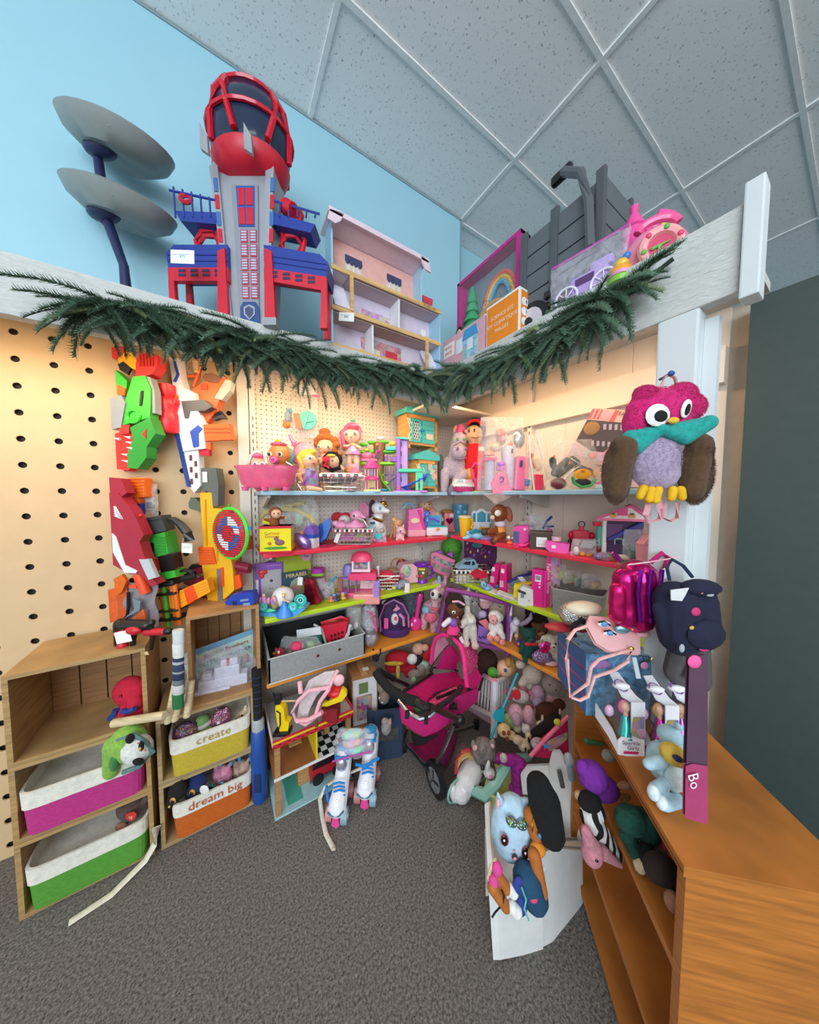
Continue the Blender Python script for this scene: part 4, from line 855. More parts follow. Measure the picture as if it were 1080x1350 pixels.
for n in range(6): t.P('rib',M('d9590f','p'),t.b(100,-50+n*24,218,-43+n*24,-7.4,1))
t = hangA('zip_bag','clear bag of small grey blaster parts hanging on plywood','bag',Z5,225,240,.05); clearbag(t,24,42,8,9,None); t.P('parts',M('b9b4a8','p'),B(0,0,20,14,4,10,(0,10,0),1),B(-2,0,10,12,4,8,(0,-15,0),1)); t.P('dark_part',M('4a4860','p'),B(2,0,14,8,5,9,bev=1))
t = hangA('toy_costume','orange and grey folded dinosaur costume hanging at left edge','costume',Z5,110,900,.12)
def fold(a,b): X,Z_ = -28+a*58,26-b*62; return (X,3*math.sin(a*9+b*4)+2*math.sin(b*11),Z_-4*math.sin(a*3))
t.P('cloth',M('8f8a90','f'),GR(fold,16,16)); t.P('orange_panel',M('d9622c','f'),GR(lambda a,b: (-30+a*22,-5+3*math.sin(a*8),14-b*44+6*a),8,8),t.f([(120,1040),(215,960),(230,1040),(180,1070)],-8,-6)); t.P('black_trim',M('17161a','f'),t.tu([(100,830),(95,940),(80,1020),(30,1070)],12,y=-7)); t.P('grey_wing',M('77858f','f'),t.f([(140,870),(200,900),(190,970),(110,1010),(60,1040),(150,960)],-9,-7)); t.P('orange_net',M('e06a1c','f'),t.f([(0,720),(60,690),(95,740),(50,830),(0,860)],-8,-4))
t = hangA('toy_blaster','small royal blue toy blaster lying on the wooden crate','toy blaster',Z5,960,950,.24)
t.P('body',M('2140a8','p'),t.f([(840,910),(900,850),(960,840),(1060,830),(1075,920),(1000,950),(960,925),(900,955),(870,960)],-6,6)); t.P('vent',M('7d96b8','p'),t.b(965,885,1030,900,-6.3,.8,-8),t.b(985,915,1040,935,-6.3,.8,-8)); t.P('trigger',M('17255e','p'),t.b(905,900,935,935,-6.4,1))
# ================================================================ crates and bins
CR = 'bd8c58'
def crate(name,label,x0,x1,z0,z1,y0=1.5,y1=1.785,slats=4,col=CR,th=.014,open_front=True,pv=True):
    t = T(name,label,'crate',((x0+x1)/2,y0,z0),32.7,1); w,h,d = x1-x0,z1-z0,y1-y0
    t.P('side_panel',M(col,'w'),B(-w/2+th/2,d/2,h/2,th,d,h)); t.P('side_panel',M(col,'w'),B(w/2-th/2,d/2,h/2,th,d,h))
    t.P('top_panel',M(col,'w'),B(0,d/2,h-th/2,w-2*th,d,th)); t.P('bottom_panel',M(col,'w'),B(0,d/2,th/2,w-2*th,d,th))
    for i in range(slats):
        sw = (w-2*th)/slats
        t.P('back_slat',M('a5774a','w'),B(-w/2+th+sw*(i+.5),d-.006,h/2,sw-.005,.01,h-2*th))
    return t,w,h,d
crate('wooden_crate','upright wooden crate with slatted back holding bagged toy',-.135,.135,.546,.948,slats=5)
for z0,z1,nm in ((.274,.545,'wooden crate holding the yellow rope bin'),(0,.272,'wooden crate on the carpet holding the orange rope bin')): crate('wooden_crate',nm,-.245,.105,z0,z1,col='b79a6e')
for z0,z1,nm in ((.546,.86,'wooden crate holding the red plush at left edge'),(.274,.545,'wooden crate holding the pink rope bin at left edge'),(0,.272,'wooden crate on the carpet holding the green rope bin')): crate('wooden_crate',nm,-.62,-.265,z0,z1,col='b8935f',y0=1.50)
def ropebin(label,x0,x1,z,h,col,txt=None,tc='c89a2a'):
    k = .0033; t = T('rope_bin',label,'storage bin',((x0+x1)/2,1.49+.12,z),32.7,k); w,d = (x1-x0)/k,.24/k; h /= k
    t.P('bin_body',M(col,'x'),BIN(w*.97,d,w,d+2,h*.62,2,9)); c = t.P('cloth_liner',M('ece6d8','f'),BIN(w+2,d+4,w+3,d+5,h*.36,2.4,9,z=h*.6)); 
    if txt: t.X('lettering',txt,M(tc,'f'),(w*.02,-d/2-3.6,h*.78),h*.3,par=None)
    return t
ropebin('yellow rope bin with white cloth liner reading create',-.205,.085,.29,.165,'d9bd3a','create','b89a3c')
ropebin('orange rope bin with white cloth liner reading dream big',-.205,.085,.016,.165,'dd6a1c','dream big','c05a30')
ropebin('magenta pink rope bin with white liner at left edge',-.60,-.285,.29,.165,'d0388c')
t = ropebin('green rope bin with white liner at left edge',-.60,-.285,.016,.165,'5fa83a')
# liner tail
t = T('cloth_strap','cream cloth strap trailing from the crate onto the carpet','strap',((-.255,1.47,0)),32.7,1)
t.P('strap',M('e6ddca','f'),TU([(.0,.018,.12),(-.006,.012,.06),(-.035,.0,.02),(-.12,-.05,.004),(-.22,-.07,.004)],[.016,.016,.014,.013,.012],8,flat=.25))
def inbin(name,label,cat,Z,X,Y,y,yaw=0,**kw):
    r = ray(Z[0]+X/Z[2],Z[1]+Y/Z[2]); q = y/r[1]; return _mk(_out(r[0]*q,r[1]*q,CH+r[2]*q),Z,X,Y,name,label,cat,yaw,kw)
t = inbin('sequin_plush','dark magenta sequin plush in the yellow rope bin','plush toy',Z6,480,1055,1.56); t.P('body',M('8a1a5c','s'),t.e(485,990,85,78,ry=12),t.e(430,1010,40,50,ry=9),blob=1)
t = inbin('plush_toy','green and white plush caterpillar in the yellow rope bin','plush toy',Z6,620,1000,1.57); t.P('body',M('7fae62','u'),t.e(625,975,60,45,ry=9),t.e(610,905,45,40,ry=9),blob=1); t.P('belly',M('d9d4c8','u'),t.e(620,930,50,26,ry=10)); t.P('eye',M(BK,'g'),t.e(600,890,8,y=-9))
t = inbin('sequin_plush','pink and silver sequin plush owl in the yellow rope bin','plush toy',Z6,760,950,1.56); t.P('body',M('c83a86','s'),t.e(755,880,70,75,ry=12),t.e(700,900,36,50,ry=10),blob=1); t.P('chest',M('d9a0b8','s'),t.e(770,915,48,34,ry=13)); t.P('ear',M('d84a98','s'),t.e(725,830,16,24),t.e(790,820,16,24)); t.P('eye',M('e8e0e4','g'),t.e(775,870,12,y=-12))
t = inbin('plush_toy','spotted cream giraffe plush at the end of the yellow bin','plush toy',Z6,890,910,1.58); t.P('body',M('e8d6a8','u'),t.cp(850,900,930,850,30,34),t.cp(920,850,935,800,16,12),blob=1); [t.P('spot',M('4a2c1c','u'),t.e(860+n*22,890-n*14,11,9,y=-5)) for n in range(4)]; t.P('muzzle',M('c8a878','u'),t.e(905,865,20,22,y=-4))
for n,(X,Y,c,lab) in enumerate(((430,600,'1d1b20','black dragon plush with gold eyes hanging over the orange bin'),(570,540,'1c2c66','navy blue plush dragon with gold rimmed eye in the orange bin'))):
    t = inbin('plush_toy',lab,'plush toy',Z7,X,Y+50,1.50 if n == 0 else 1.53)
    t.P('body',M(c,'u'),t.e(X,Y-30,70 if n else 62,66,ry=11),t.cp(X-20,Y,X-50,Y+75,48,34),t.cp(X+20,Y-80,X+30,Y-110,16,4),t.cp(X-60,Y-70,X-78,Y-95,14,3),blob=.9)
    e = t.P('eye',M('c8923a','g'),t.e(X+10,Y-10,22,24,y=-11,ry=2)); t.P('pupil',M(BK,'g'),t.e(X+12,Y-8,14,17,y=-12.6,ry=1),par=e); t.P('nostril',M('d8b43a','g'),t.e(X-38,Y+82 if n else Y+60,8,y=-7)); t.P('tag',M('e6e4e0','k'),t.e(X+90,Y-18,34,36,y=-9,ry=.6)) if n else None
for n,(X,Y,c,lab) in enumerate(((760,455,'d98aa6','pink glitter plush dragon with teal eyes in the orange bin'),(900,420,'c2a08e','rose gold glitter plush dragon at right of the orange bin'))):
    t = inbin('plush_toy',lab,'plush toy',Z7,X,Y+60,1.55)
    t.P('body',M(c,'y'),t.e(X,Y,78,70,ry=9),t.cp(X-50,Y-60,X-60,Y-90,14,4),t.cp(X+50,Y-60,X+60,Y-95,14,4),blob=1); t.P('snout',M('f2a0b0','u'),t.e(X+10,Y+52,34,24,y=-11)); t.P('horn',M('3a8fc0','f'),t.e(X-10,Y-80,12,26)); t.P('horn',M('3a8fc0','f'),t.e(X+70,Y-84,10,20))
    for s in (-1,1): e = t.P('eye',M('2f8a8a' if n == 0 else 'b8b4a8','g'),t.e(X+s*38-4,Y+25-s*10,22,y=-11,ry=2)); t.P('pupil',M(BK,'g'),t.e(X+s*38-4,Y+25-s*10,14,y=-12.6,ry=1),par=e)
t = inbin('panda_pouch','panda faced plush pouch in green hood over the pink bin','plush toy',Z7,110,400,1.46,15)
t.P('hood',M('8fbf4a','u'),t.e(70,210,120,140,ry=16),t.cp(-20,200,-40,400,60,50),blob=1.2); t.P('face',M('ecebe4','u'),t.e(140,240,96,110,y=-6,ry=15,rot=-25)); t.P('hood_rim',M('6a8f8a','u'),t.tu([(40,130),(140,110),(215,190),(250,270),(160,360),(60,380)],16,y=-10)); t.P('ear',M('1d1b1c','u'),t.e(128,120,26,34,y=-14)); t.P('eye_patch',M('1d1b1c','u'),t.e(190,278,38,22,y=-20,rot=25),t.e(205,175,16,38,y=-18)); t.P('eye',M('d8a83a','g'),t.e(206,185,8,16,y=-21)); t.P('cheek',M('e8707a','u'),t.e(225,218,6,y=-17),t.e(186,150,6,y=-18)); t.P('paw',M('3f8a4a','u'),t.e(20,290,26,60,y=-12))
t = inbin('plush_toy','brown plush with round red heart tag in the green bin','plush toy',Z7,110,740,1.55); t.P('body',M('5a443c','u'),t.e(90,700,110,80,ry=14),t.cp(190,640,205,600,26,20),blob=1); t.P('heart_tag',M('c8342e','k'),t.f(heart(155,-678,1) if 0 else [(155,715),(118,690),(122,660),(145,650),(175,640),(200,655),(190,690)],-15.5,-15)); t.x('ty',M('f0e0a0','k'),158,680,36,-15.8,-15); t.P('muzzle',M('c98a6a','u'),t.e(40,800,40,24,y=-8))
t = inbin('red_plush','red plush cushion with blue bands in the left crate','plush toy',Z6,100,880,1.58)
t.P('body',M('c81c38','f'),t.e(80,680,120,110,ry=15),t.e(110,810,105,75,y=-3,ry=14),t.e(160,730,52,60,y=-9,ry=9),blob=1.2); t.P('band',M('2a3f8c','f'),t.tu([(110,755),(150,765),(205,740)],18,y=-18),t.tu([(0,830),(40,790),(50,760)],18,y=-15)); t.P('button',M('7a1424','g'),t.e(90,660,10,y=-15))
# black and red dragon toy standing on the left crate
t = inbin('dragon_figure','black and red toy dragon with cream claws on the left crate','toy figure',Z6,150,395,1.53)
t.P('body',M('1b1718','p'),t.cp(40,190,200,190,46,40),t.cp(200,190,240,170,36,24),t.cp(230,200,240,290,22,16),t.cp(240,290,225,370,16,14),t.cp(100,220,95,300,30,20),t.cp(95,300,85,390,18,16),t.cp(0,180,-20,330,40,26),blob=.9); t.P('red_flank',M('c8202e','p'),t.e(130,215,62,34,y=-5,ry=6),t.cp(200,240,320,240,30,26),t.e(30,340,36,50,y=-3)); t.P('tail_tip',M(BK,'p'),t.e(355,235,36,26)); [t.P('claw',M('e0cf9c','p'),t.cp(X,380,X-14+n*9,398,7,4,y0=-5)) for X in (215,70) for n in range(4)]; card(t,t.uv(70,255)[0],-9,t.uv(70,255)[1],20,15,rot=(0,-12,0)); t.P('jaw',M('d8443a','p'),t.cp(0,240,60,210,12,5,y0=-7))
# in the upright crate
t = inbin('picture_book','light blue picture book leaning in the upright crate','book',Z6,770,560,1.70,33)
w,h = 80,46
t.P('cover',M('d8e4e8','i'),B(0,0,h/2,w,3,h,(0,-9,0))); t.P('top_band',M('7fb4d8','k'),B(4,-1.8,h-2,w-1,.4,7,(0,-9,0))); t.X('lettering','Builder Brothers',M('c0402e','k'),(4,-2.4,h-12),7.5,(0,-9,0)); t.X('lettering','BETTER TOGETHER',M('24407c','k'),(3,-2.4,h-22),6.8,(0,-9,0)); t.P('picture',M('8f5a58','i'),B(2,-1.9,h-36,w*.7,.4,12,(0,-9,0)))
t = inbin('zip_bag','clear bag with white toy castle pieces in the upright crate','bag',Z6,780,715,1.60,25)
t.P('bag_film',M('eeeff4','c'),BAG(84,62,24,5,.45)); c = 'd5d3e4'
t.P('castle_block',M(c,'p'),t.b(720,480,880,570,0,14,bev=1.5),t.b(760,430,870,480,0,12,bev=1.5),t.b(620,560,930,640,0,16,bev=1.5)); t.P('castle_wing',M(c,'p'),t.b(600,620,820,690,-6,10,bev=1.5),t.b(640,520,700,600,2,9,bev=1)); t.P('ramp',M(c,'p'),t.b(700,660,910,690,-10,5,-6,1)); t.P('red_strip',M('c8283a','p'),t.b(800,420,814,470,-8,1)); t.P('orange_piece',M('e87a3a','p'),t.e(775,692,24,16,y=-12))
t = inbin('comic_booklet','white instruction booklet under the bagged castle','booklet',Z6,700,745,1.54,28); t.P('page',M('e4e4e6','k'),B(0,14,.5,74,26,1)); t.P('print',M('b4b8c4','i'),B(0,14,1.2,68,22,.4))
t = inbin('plush_toy','grey lilac plush peeking by the bagged castle','plush toy',Z6,975,670,1.66); t.P('body',M('c9c5cf','u'),t.e(970,620,50,56,ry=9),t.e(985,540,36,30,ry=7),blob=1); t.P('eye',M(BK,'g'),t.e(975,535,6,y=-7))
# bats and rolls
t = onZ('toy_bat','blue foam bat with black grip standing beside the crates','bat',(335,880,1),8,174,0)
t.P('barrel',M('234f9c','p'),L([(0,0),(8,.5),(9.5,5),(10,60),(8.6,96),(7,98)],n=16)); t.P('collar',M('a9adb0','p'),L([(7.4,96),(7.4,110),(6,112)],n=14)); t.P('grip',M('17171a','f'),L([(5.6,110),(5.8,172),(6,178),(0,179)],n=14)); [t.P('grip_wrap',M('26345c','f'),TO(0,0,114+n*9,5.7,.5,(0,8,0),14,4)) for n in range(7)]; t.P('print',M('182f62','k'),B(2,-9.9,32,8,.5,24))
t = inbin('sock_roll','striped grey navy and green long sock standing by the crate','sock',Z6,440,815,1.415)
cols = [('2c6e3c',700,810),('c9c8c4',630,700),('6f7478',590,632),('2a3450',540,592),('9aa0a4',525,541),('34405e',470,526),('b4b8ba',450,471),('2f3a58',420,451),('dcdcd8',320,421),('cfd2d0',215,321)]
for c,y0,y1 in cols: t.P('band',M(c,'f'),t.lz([(38,y1),(40,y1-8),(40,y0+6),(38,y0)],440+((y0+y1)/2-500)*-.05,sy=.7))
for X0,Y0,X1,Y1,lab in ((350,920,375,640,'pale wooden dowel standing in front of the striped sock, left one'),(400,905,420,700,'pale wooden dowel standing in front of the striped sock, middle one'),(492,875,495,640,'pale wooden dowel standing beside the upright crate')):
    t = inbin('wooden_dowel',lab,'dowel',Z6,X0,Y0,1.44); t.P('rod',M('d9c49c','w'),t.cy(X0,Y0,X1,Y1,25,22,y0=0,y1=10)); t.P('end_grain',M('e6d6b4','w'),t.cy(X0,Y0+2,X0,Y0-2,24))
t = inbin('wooden_dowel','pale wooden dowel lying across the left crates','dowel',Z6,160,900,1.44); t.P('rod',M('d9c49c','w'),t.cy(-60,930,325,868,30)); t.P('end_grain',M('e6d6b4','w'),t.cy(322,868,327,867,28))
# ================================================================ left wall, blue shelf
ZA2,ZB2,ZC2,ZD2 = (310,520,7.2),(450,520,7.2),(570,520,7.2),(700,500,7.2)
ZE,ZF,ZG,ZH = (330,640,7.2),(460,640,7.2),(580,640,7.2),(710,640,7.2)
ZI,ZJ,ZK,ZL = (330,760,7.2),(460,760,7.2),(570,760,7.2),(690,720,4.696)
t = onA('doll_bathtub','translucent pink doll bathtub overhanging the left end of blue shelf','bathtub',ZA2,310,885,1,.26)
t.P('tub',M('f26f9a','t'),LO([(3,26,11),(8,33,14),(26,38,16),(30,41,18),(32,41.5,18.5),(31,38,16),(9,31,13),(5,24,10)],28,2.6)); t.P('seat_hump',M('e84a86','p'),t.cp(200,800,480,830,38,30),blob=1)
for X,y in ((130,-8),(325,-12),(510,-8),(200,10),(430,10)): t.P('foot',M('ef5f90','p'),t.cy(X,888,X,850,26,34,y0=y))
t = onA('baby_doll','baby doll in teal and white hood sitting in the pink bathtub','doll',ZA2,235,840,1,.19)
t.P('body',M(SKIN,'p'),t.e(245,590,82,84,ry=11),t.cp(240,660,240,790,60,66,y0=2),blob=1); t.P('hood',M('86cfc4','u'),t.e(215,575,96,108,y=5,ry=11),t.cp(150,600,150,700,28,20,y0=4),blob=1); t.P('hood_trim',M('f2efe8','u'),t.tu([(200,660),(160,600),(180,520),(245,480),(310,520),(328,590)],14,y=-6)); t.P('hair',M('e8608a','p'),t.e(255,518,56,30,y=-6,ry=6))
for X in (240,308): e = t.P('eye',M('efeaf0','g'),t.e(X,598,22,22,y=-10.4,ry=2)); t.P('iris',M('6a6ca8','g'),t.e(X,598,14,y=-12,ry=1),par=e)
t.P('mouth',M('d0505a','p'),t.e(280,645,14,6,y=-10.5,ry=1))
t = onA('baby_doll','tan baby doll with magenta pacifier behind the pink bathtub','doll',ZA2,435,840,1,.10)
t.P('body',M('cf8248','p'),t.e(432,495,104,105,ry=13),t.cp(430,600,430,800,70,80,y0=4),blob=1.1); t.P('hood',M('74bdb4','u'),t.e(432,505,122,108,y=8,ry=10)); t.P('hair',M('e2577c','p'),t.e(432,405,76,24,y=-3,ry=8)); t.P('topknot',M('e8a02c','p'),t.e(420,374,34,18))
for X in (376,472): e = t.P('eye',M('f4f2ee','g'),t.e(X,505,22,24,y=-12,ry=2)); t.P('iris',M('2a2018','g'),t.e(X,505,15,18,y=-13.4,ry=1),par=e)
t.P('pacifier',M('e83a9c','g'),t.e(420,558,42,34,y=-14,ry=2)); t.P('pacifier_ring',M('f08ac4','g'),TO(t.uv(420,560)[0],-16,t.uv(420,560)[1],3,.7,n=14))
t = onA('bath_toy','pale pink plastic whale peeking over the bathtub rim','toy',ZA2,430,690,1,.25); t.o.location.z += .075; t.P('body',M('eea6c0','p'),t.e(440,645,85,46,ry=7),blob=.8); t.P('eye',M(BK,'g'),t.e(400,634,13,y=-6.5,ry=1))
t = onA('bunny_helmet_doll','pink doll under clear dome hood with bunny ears','doll',ZA2,660,860,1,.12)
t.P('body',M(SKIN,'p'),t.e(680,560,90,100,ry=11),t.cp(670,640,670,830,60,70),blob=1.1); t.P('hood',M('ec5c84','u'),t.e(630,490,80,100,y=4,ry=11),t.cp(580,480,575,580,24,20),blob=1.1); t.P('dome',M('f6b8c8','t'),t.e(680,500,100,98,y=-2,ry=14)); t.P('ear',M('f27aa0','u'),t.cp(575,420,530,340,24,14)); t.P('inner_ear',M('c9a2dc','u'),t.cp(572,400,536,345,14,8,y0=-2.4)); t.P('eye',M('7a86b0','g'),t.e(735,545,12,y=-10,ry=1))
t = onA('baby_doll','yellow-haired doll in purple patterned dress sitting by wire basket','doll',ZA2,700,850,1,.22)
t.P('body',M('eab38c','p'),t.e(715,575,72,76,ry=10),t.cp(720,640,722,780,46,54),t.cp(680,680,620,700,20,16,y0=-4),t.cp(620,700,660,765,16,15,y0=-6),t.cp(720,820,760,825,30,22,y0=-8),t.cp(760,825,850,840,24,16,y0=-8,y1=-14),t.cp(660,810,650,860,26,20),blob=.9)
t.P('hair',M('e9c83c','p'),t.e(680,520,84,66,y=3,ry=9),t.cp(620,540,655,620,30,18),t.e(730,480,50,30),blob=.9); e = t.P('eye',M('eef0f2','g'),t.e(738,548,20,20,y=-8.5,ry=2)); t.P('iris',M('4a72a8','g'),t.e(740,548,12,y=-10,ry=1),par=e); t.P('mouth',M('c83a3a','p'),t.e(768,596,14,9,y=-7,ry=1)); t.P('dress',M('8a4a9c','i'),t.lz([(50,640),(64,700),(78,790),(70,802),(20,795)],722,-1,sy=.95))
t = onA('curly_doll','doll with curly auburn hair and open hand on the blue shelf','doll',ZA2,880,850,1,.09)
t.P('body',M('edb893','p'),t.e(868,435,82,82,ry=11),t.cp(870,510,870,800,50,64),t.cp(830,560,840,590,26,20,y0=-8),t.cp(840,590,878,520,16,10,y0=-10),blob=1); t.P('hair',M('b5672c','u'),t.e(860,350,92,52,y=2,ry=10),t.e(860,290,56,36),*[t.e(950+16*math.sin(n*2),370+n*42,42,36,y=1,ry=6) for n in range(5)],*[t.e(780,370+n*36,26,30,ry=5) for n in range(2)],t.e(990,500,34,40,y=2),blob=.9)
for X in (828,912): e = t.P('eye',M('f0eee8','g'),t.e(X,440,18,18,y=-10,ry=2)); t.P('iris',M('5a7a4a','g'),t.e(X,440,11,y=-11.4,ry=1),par=e)
t.P('mouth',M('c8303c','p'),t.e(878,488,16,8,y=-10.5,ry=1)); t.P('dress',M('4aa69c','f'),t.lz([(40,540),(62,600),(74,800),(30,810)],870,sy=.7))
t = onA('fashion_doll','doll in black hood with red bow lying in the wire basket','doll',ZA2,950,740,1,.17); t.o.location.z += .095
t.P('body',M('e6b18a','p'),t.e(945,620,64,66,ry=9),t.cp(1000,660,1030,690,24,16),blob=.9); t.P('hood',M('17151a','f'),t.tu([(850,660),(855,590),(900,545),(970,545),(1010,610),(1000,680),(930,700)],22,closed=True,y=-2),t.e(935,590,80,62,y=7,ry=6)); t.P('bow',M('e02a4c','f'),t.e(890,610,34,30,y=-11,ry=3)); t.P('ribbon',M('e02a4c','f'),t.tu([(890,640),(850,680),(890,665),(920,690)],9,y=-11)); t.P('iris',M('5a86a8','g'),t.e(945,615,10,12,y=-9,ry=1)); t.P('hair',M('d8b84a','p'),t.e(930,570,44,16,y=-7,ry=3))
t = onA('wire_basket','white wire basket with lettered bead rim on the blue shelf','basket',(310,520,7.2),910,880,1,.19)
wirebasket(t,66,88,28,36,21,beads=('2a2a2c','f0f0ec','d83a5a','f0f0ec')); t.P('contents',M('7a6a78','f'),t.e(940,770,130,46,ry=10),t.e(1060,760,100,46,ry=9),blob=1.2); t.P('red_piece',M('c83a4a','f'),t.e(880,740,60,24,y=-10)); t.P('handle',M('dcdad4','m'),t.tu([(530,650),(545,620),(600,650),(630,730),(640,820)],5,y=-18))
t = hangA('zip_bag','clear bag with teal plate and orange cup hanging on pegboard','bag',ZA2,610,400,.02)
t.P('bag_film',M('f2f2ee','c'),BAG(50,58,9,4,.0,z=-2)); t.P('header_card',M('f1efe9','k'),B(12,-1,60,24,.5,13)); t.P('pink_tag',M('f07ab0','k'),B(24,-1.6,52,10,.5,3,(0,8,0))); q = t.P('plate',M('5fd0bc','p'),C((t.uv(700,255)[0],-3,t.uv(700,255)[1]),(t.uv(700,255)[0],-5,t.uv(700,255)[1]),12,n=20)); t.P('plate_divider',M('7fe0d0','p'),t.b(690,180,700,330,-6,1.5,18),t.b(690,260,770,270,-6,1.5,-10),par=q); t.P('cup',M('ee7a4c','p'),t.f([(580,200),(620,195),(650,290),(650,340),(600,320)],-8,-3)); t.P('spoon',M('ef8a44','p'),t.e(505,300,36,30,y=-5),t.tu([(495,290),(460,235)],12,y=-5)); t.P('bottle',M('a8c0cc','t'),t.lz([(30,190),(30,260),(14,180),(12,150)],520,-4)); t.P('lid',M('5fb4d8','p'),t.e(548,175,16,26,y=-6)); t.P('green_bib',M('4fae8a','f'),t.e(445,285,22,30,y=-4))
t = onA('chibi_doll','doll with long pink hair and pink print dress on the blue shelf','doll',ZB2,115,895,1,.09); t.P('stand',M('d8a8b8','k'),t.b(60,636,175,895,0,12))
t.P('body',M('f0c6a2','p'),t.e(110,375,76,76,ry=10),t.cp(115,450,115,520,26,34),t.cp(90,530,80,620,30,28),t.cp(140,530,150,620,30,28),t.cp(80,470,40,470,14,12,y0=-5),t.cp(150,470,200,490,14,12,y0=-5),blob=.9)
t.P('hair',M('ee6a92','p'),t.e(105,320,92,82,y=4,ry=10),t.cp(20,340,30,470,36,22,y0=3),t.e(130,290,58,28,y=-6,ry=6),t.cp(180,330,178,400,20,12),blob=.9); t.P('clip',M('3fae9c','p'),t.e(125,236,24,12,y=-4))
for X in (70,148): e = t.P('eye',M('f4f2ee','g'),t.e(X,360,24,24,y=-8.8,ry=2)); t.P('iris',M('8a8270','g'),t.e(X,362,15,17,y=-10.2,ry=1),par=e)
t.P('mouth',M('d05a68','p'),t.e(115,394,10,4,y=-10.2,ry=1)); t.P('dress',M('f27aa8','i'),t.lz([(26,446),(44,480),(80,545),(76,550),(30,530)],115,sy=.8)); t.P('collar',M('f2d28a','f'),t.e(115,455,44,16,ry=5))
t = onA('roller_shoe','brown and pink doll shoe lying on the wire basket','doll shoe',ZB2,110,725,1,.19); t.o.location.z += .085; t.P('shoe',M('b0704a','p'),t.e(80,670,50,44,ry=5),blob=.7); t.P('pink_sole',M('f0709a','p'),t.e(135,690,46,54,y=-3,ry=4,rot=30))
# treehouse
t = onA('treehouse_playset','multi-level green and brown toy treehouse with purple fence','playset',ZB2,390,900,1,.13)
t.P('trunk',M('8a5a34','p'),t.lz([(44,900),(40,700),(48,560),(60,440),(30,430)],365,sy=.7)); t.P('doorway',M('3a2418','p'),t.f([(330,590),(330,510),(350,495),(372,510),(372,590)],-7.4,-6)); t.P('heart',M('c9a83a','p'),t.e(348,466,13,y=-8))
for X,Y,r in ((215,455,40),(290,435,40),(405,432,52),(215,525,46),(290,520,32),(455,525,72),(430,635,86),(215,630,40),(375,740,40),(420,815,34)): t.P('leaf_deck',M('5fc43a' if Y < 600 else '8fd83a','p'),t.e(X,Y,r,20,ry=r/7.2*.6))
for X in range(360,540,26): t.P('fence_bar',M('6a3a8c','p'),t.b(X,660,X+8,890,6,1.5))
t.P('fence_rail',M('6a3a8c','p'),t.b(360,730,540,742,6,1.5),t.tu([(400,880),(460,800),(540,740)],6,y=5)); t.P('bed',M('e8709c','p'),t.e(245,560,60,40,ry=5),t.b(190,590,380,610,0,8)); t.P('cat',M('f2d0d8','p'),t.e(375,400,40,20,ry=4)); t.P('yellow_bow',M('f0c83a','p'),t.e(490,452,34,22,y=-4),t.e(250,508,22,14,y=-4)); t.P('teal_bed',M('3fc4bc','p'),t.b(428,480,520,515,-3,8,bev=1)); t.P('purple_chair',M('7a4aa8','p'),t.b(415,560,445,620,-3,6,bev=1),t.b(470,570,530,620,-2,6,bev=1)); t.P('slide',M('6ab83a','p'),t.tu([(340,640),(370,720),(400,800),(470,890)],26,8,flat=.4,y=-8)); t.P('pond',M('4fb0d0','p'),t.e(400,880,70,14,ry=6)); t.P('swing',M('e83a8c','p'),t.tu([(330,575),(350,530),(380,520)],10,y=-8))
t = onA('pagoda_toy','pink two-tier toy gazebo in front of the treehouse','toy',ZB2,290,900,1,.25)
t.P('base',M('f0d08a','p'),t.b(215,880,375,905,0,12,bev=1)); t.P('base_step',M('8fb8c8','p'),t.b(220,896,372,908,-3,12,bev=1))
for X in (232,262,320,345): t.P('pillar',M('f29ab4','p'),t.cy(X,885,X,680,8))
t.P('lower_roof',M('e83a8c','p'),t.lz([(66,790),(64,768),(30,756)],290,sy=.6)); t.P('upper_roof',M('e83a8c','p'),t.lz([(74,682),(66,660),(40,620),(14,600),(0,598)],286,sy=.6)); t.P('window',M('7f8a98','p'),t.b(260,690,300,745,2,2)); t.P('green_seat',M('a8a83a','p'),t.b(268,790,315,860,1,3))
t = onA('purple_tower_playset','tall purple toy tower with green deck and blue slide','playset',ZB2,640,900,1,.22)
t.P('tower',M('9a4ac8','p'),t.b(528,402,560,890,-3,4),t.b(560,402,632,890,2,3)); t.P('tower_side',M('b48ac8','p'),t.b(566,420,626,870,.2,1)); t.P('top_edge',M('4fc8a8','p'),t.b(525,392,636,410,0,10,4)); t.P('base',M('c87ad8','p'),t.b(490,888,815,905,0,16,bev=.6)); t.P('deck',M('3fcf9c','p'),t.b(545,685,770,718,-2,14,bev=1)); t.P('post',M('3fcf9c','p'),t.f([(705,690),(770,690),(772,885),(745,885),(745,770),(730,770),(730,885),(705,885)],-8,-5)); t.P('slide',M('2f5fe0','p'),t.tu([(800,755),(720,800),(640,840),(590,850),(650,880)],28,8,flat=.4,y=-5)); t.P('slide_ring',M('3f6fe8','p'),t.e(775,765,36,36,ry=4)); t.P('red_badge',M('d83a5a','p'),t.b(540,840,562,880,-5.6,1)); [t.P('slot',M('4a1c6a','p'),t.b(564,Y,576,Y+40,-1.5,1)) for Y in (430,520,640,760)]
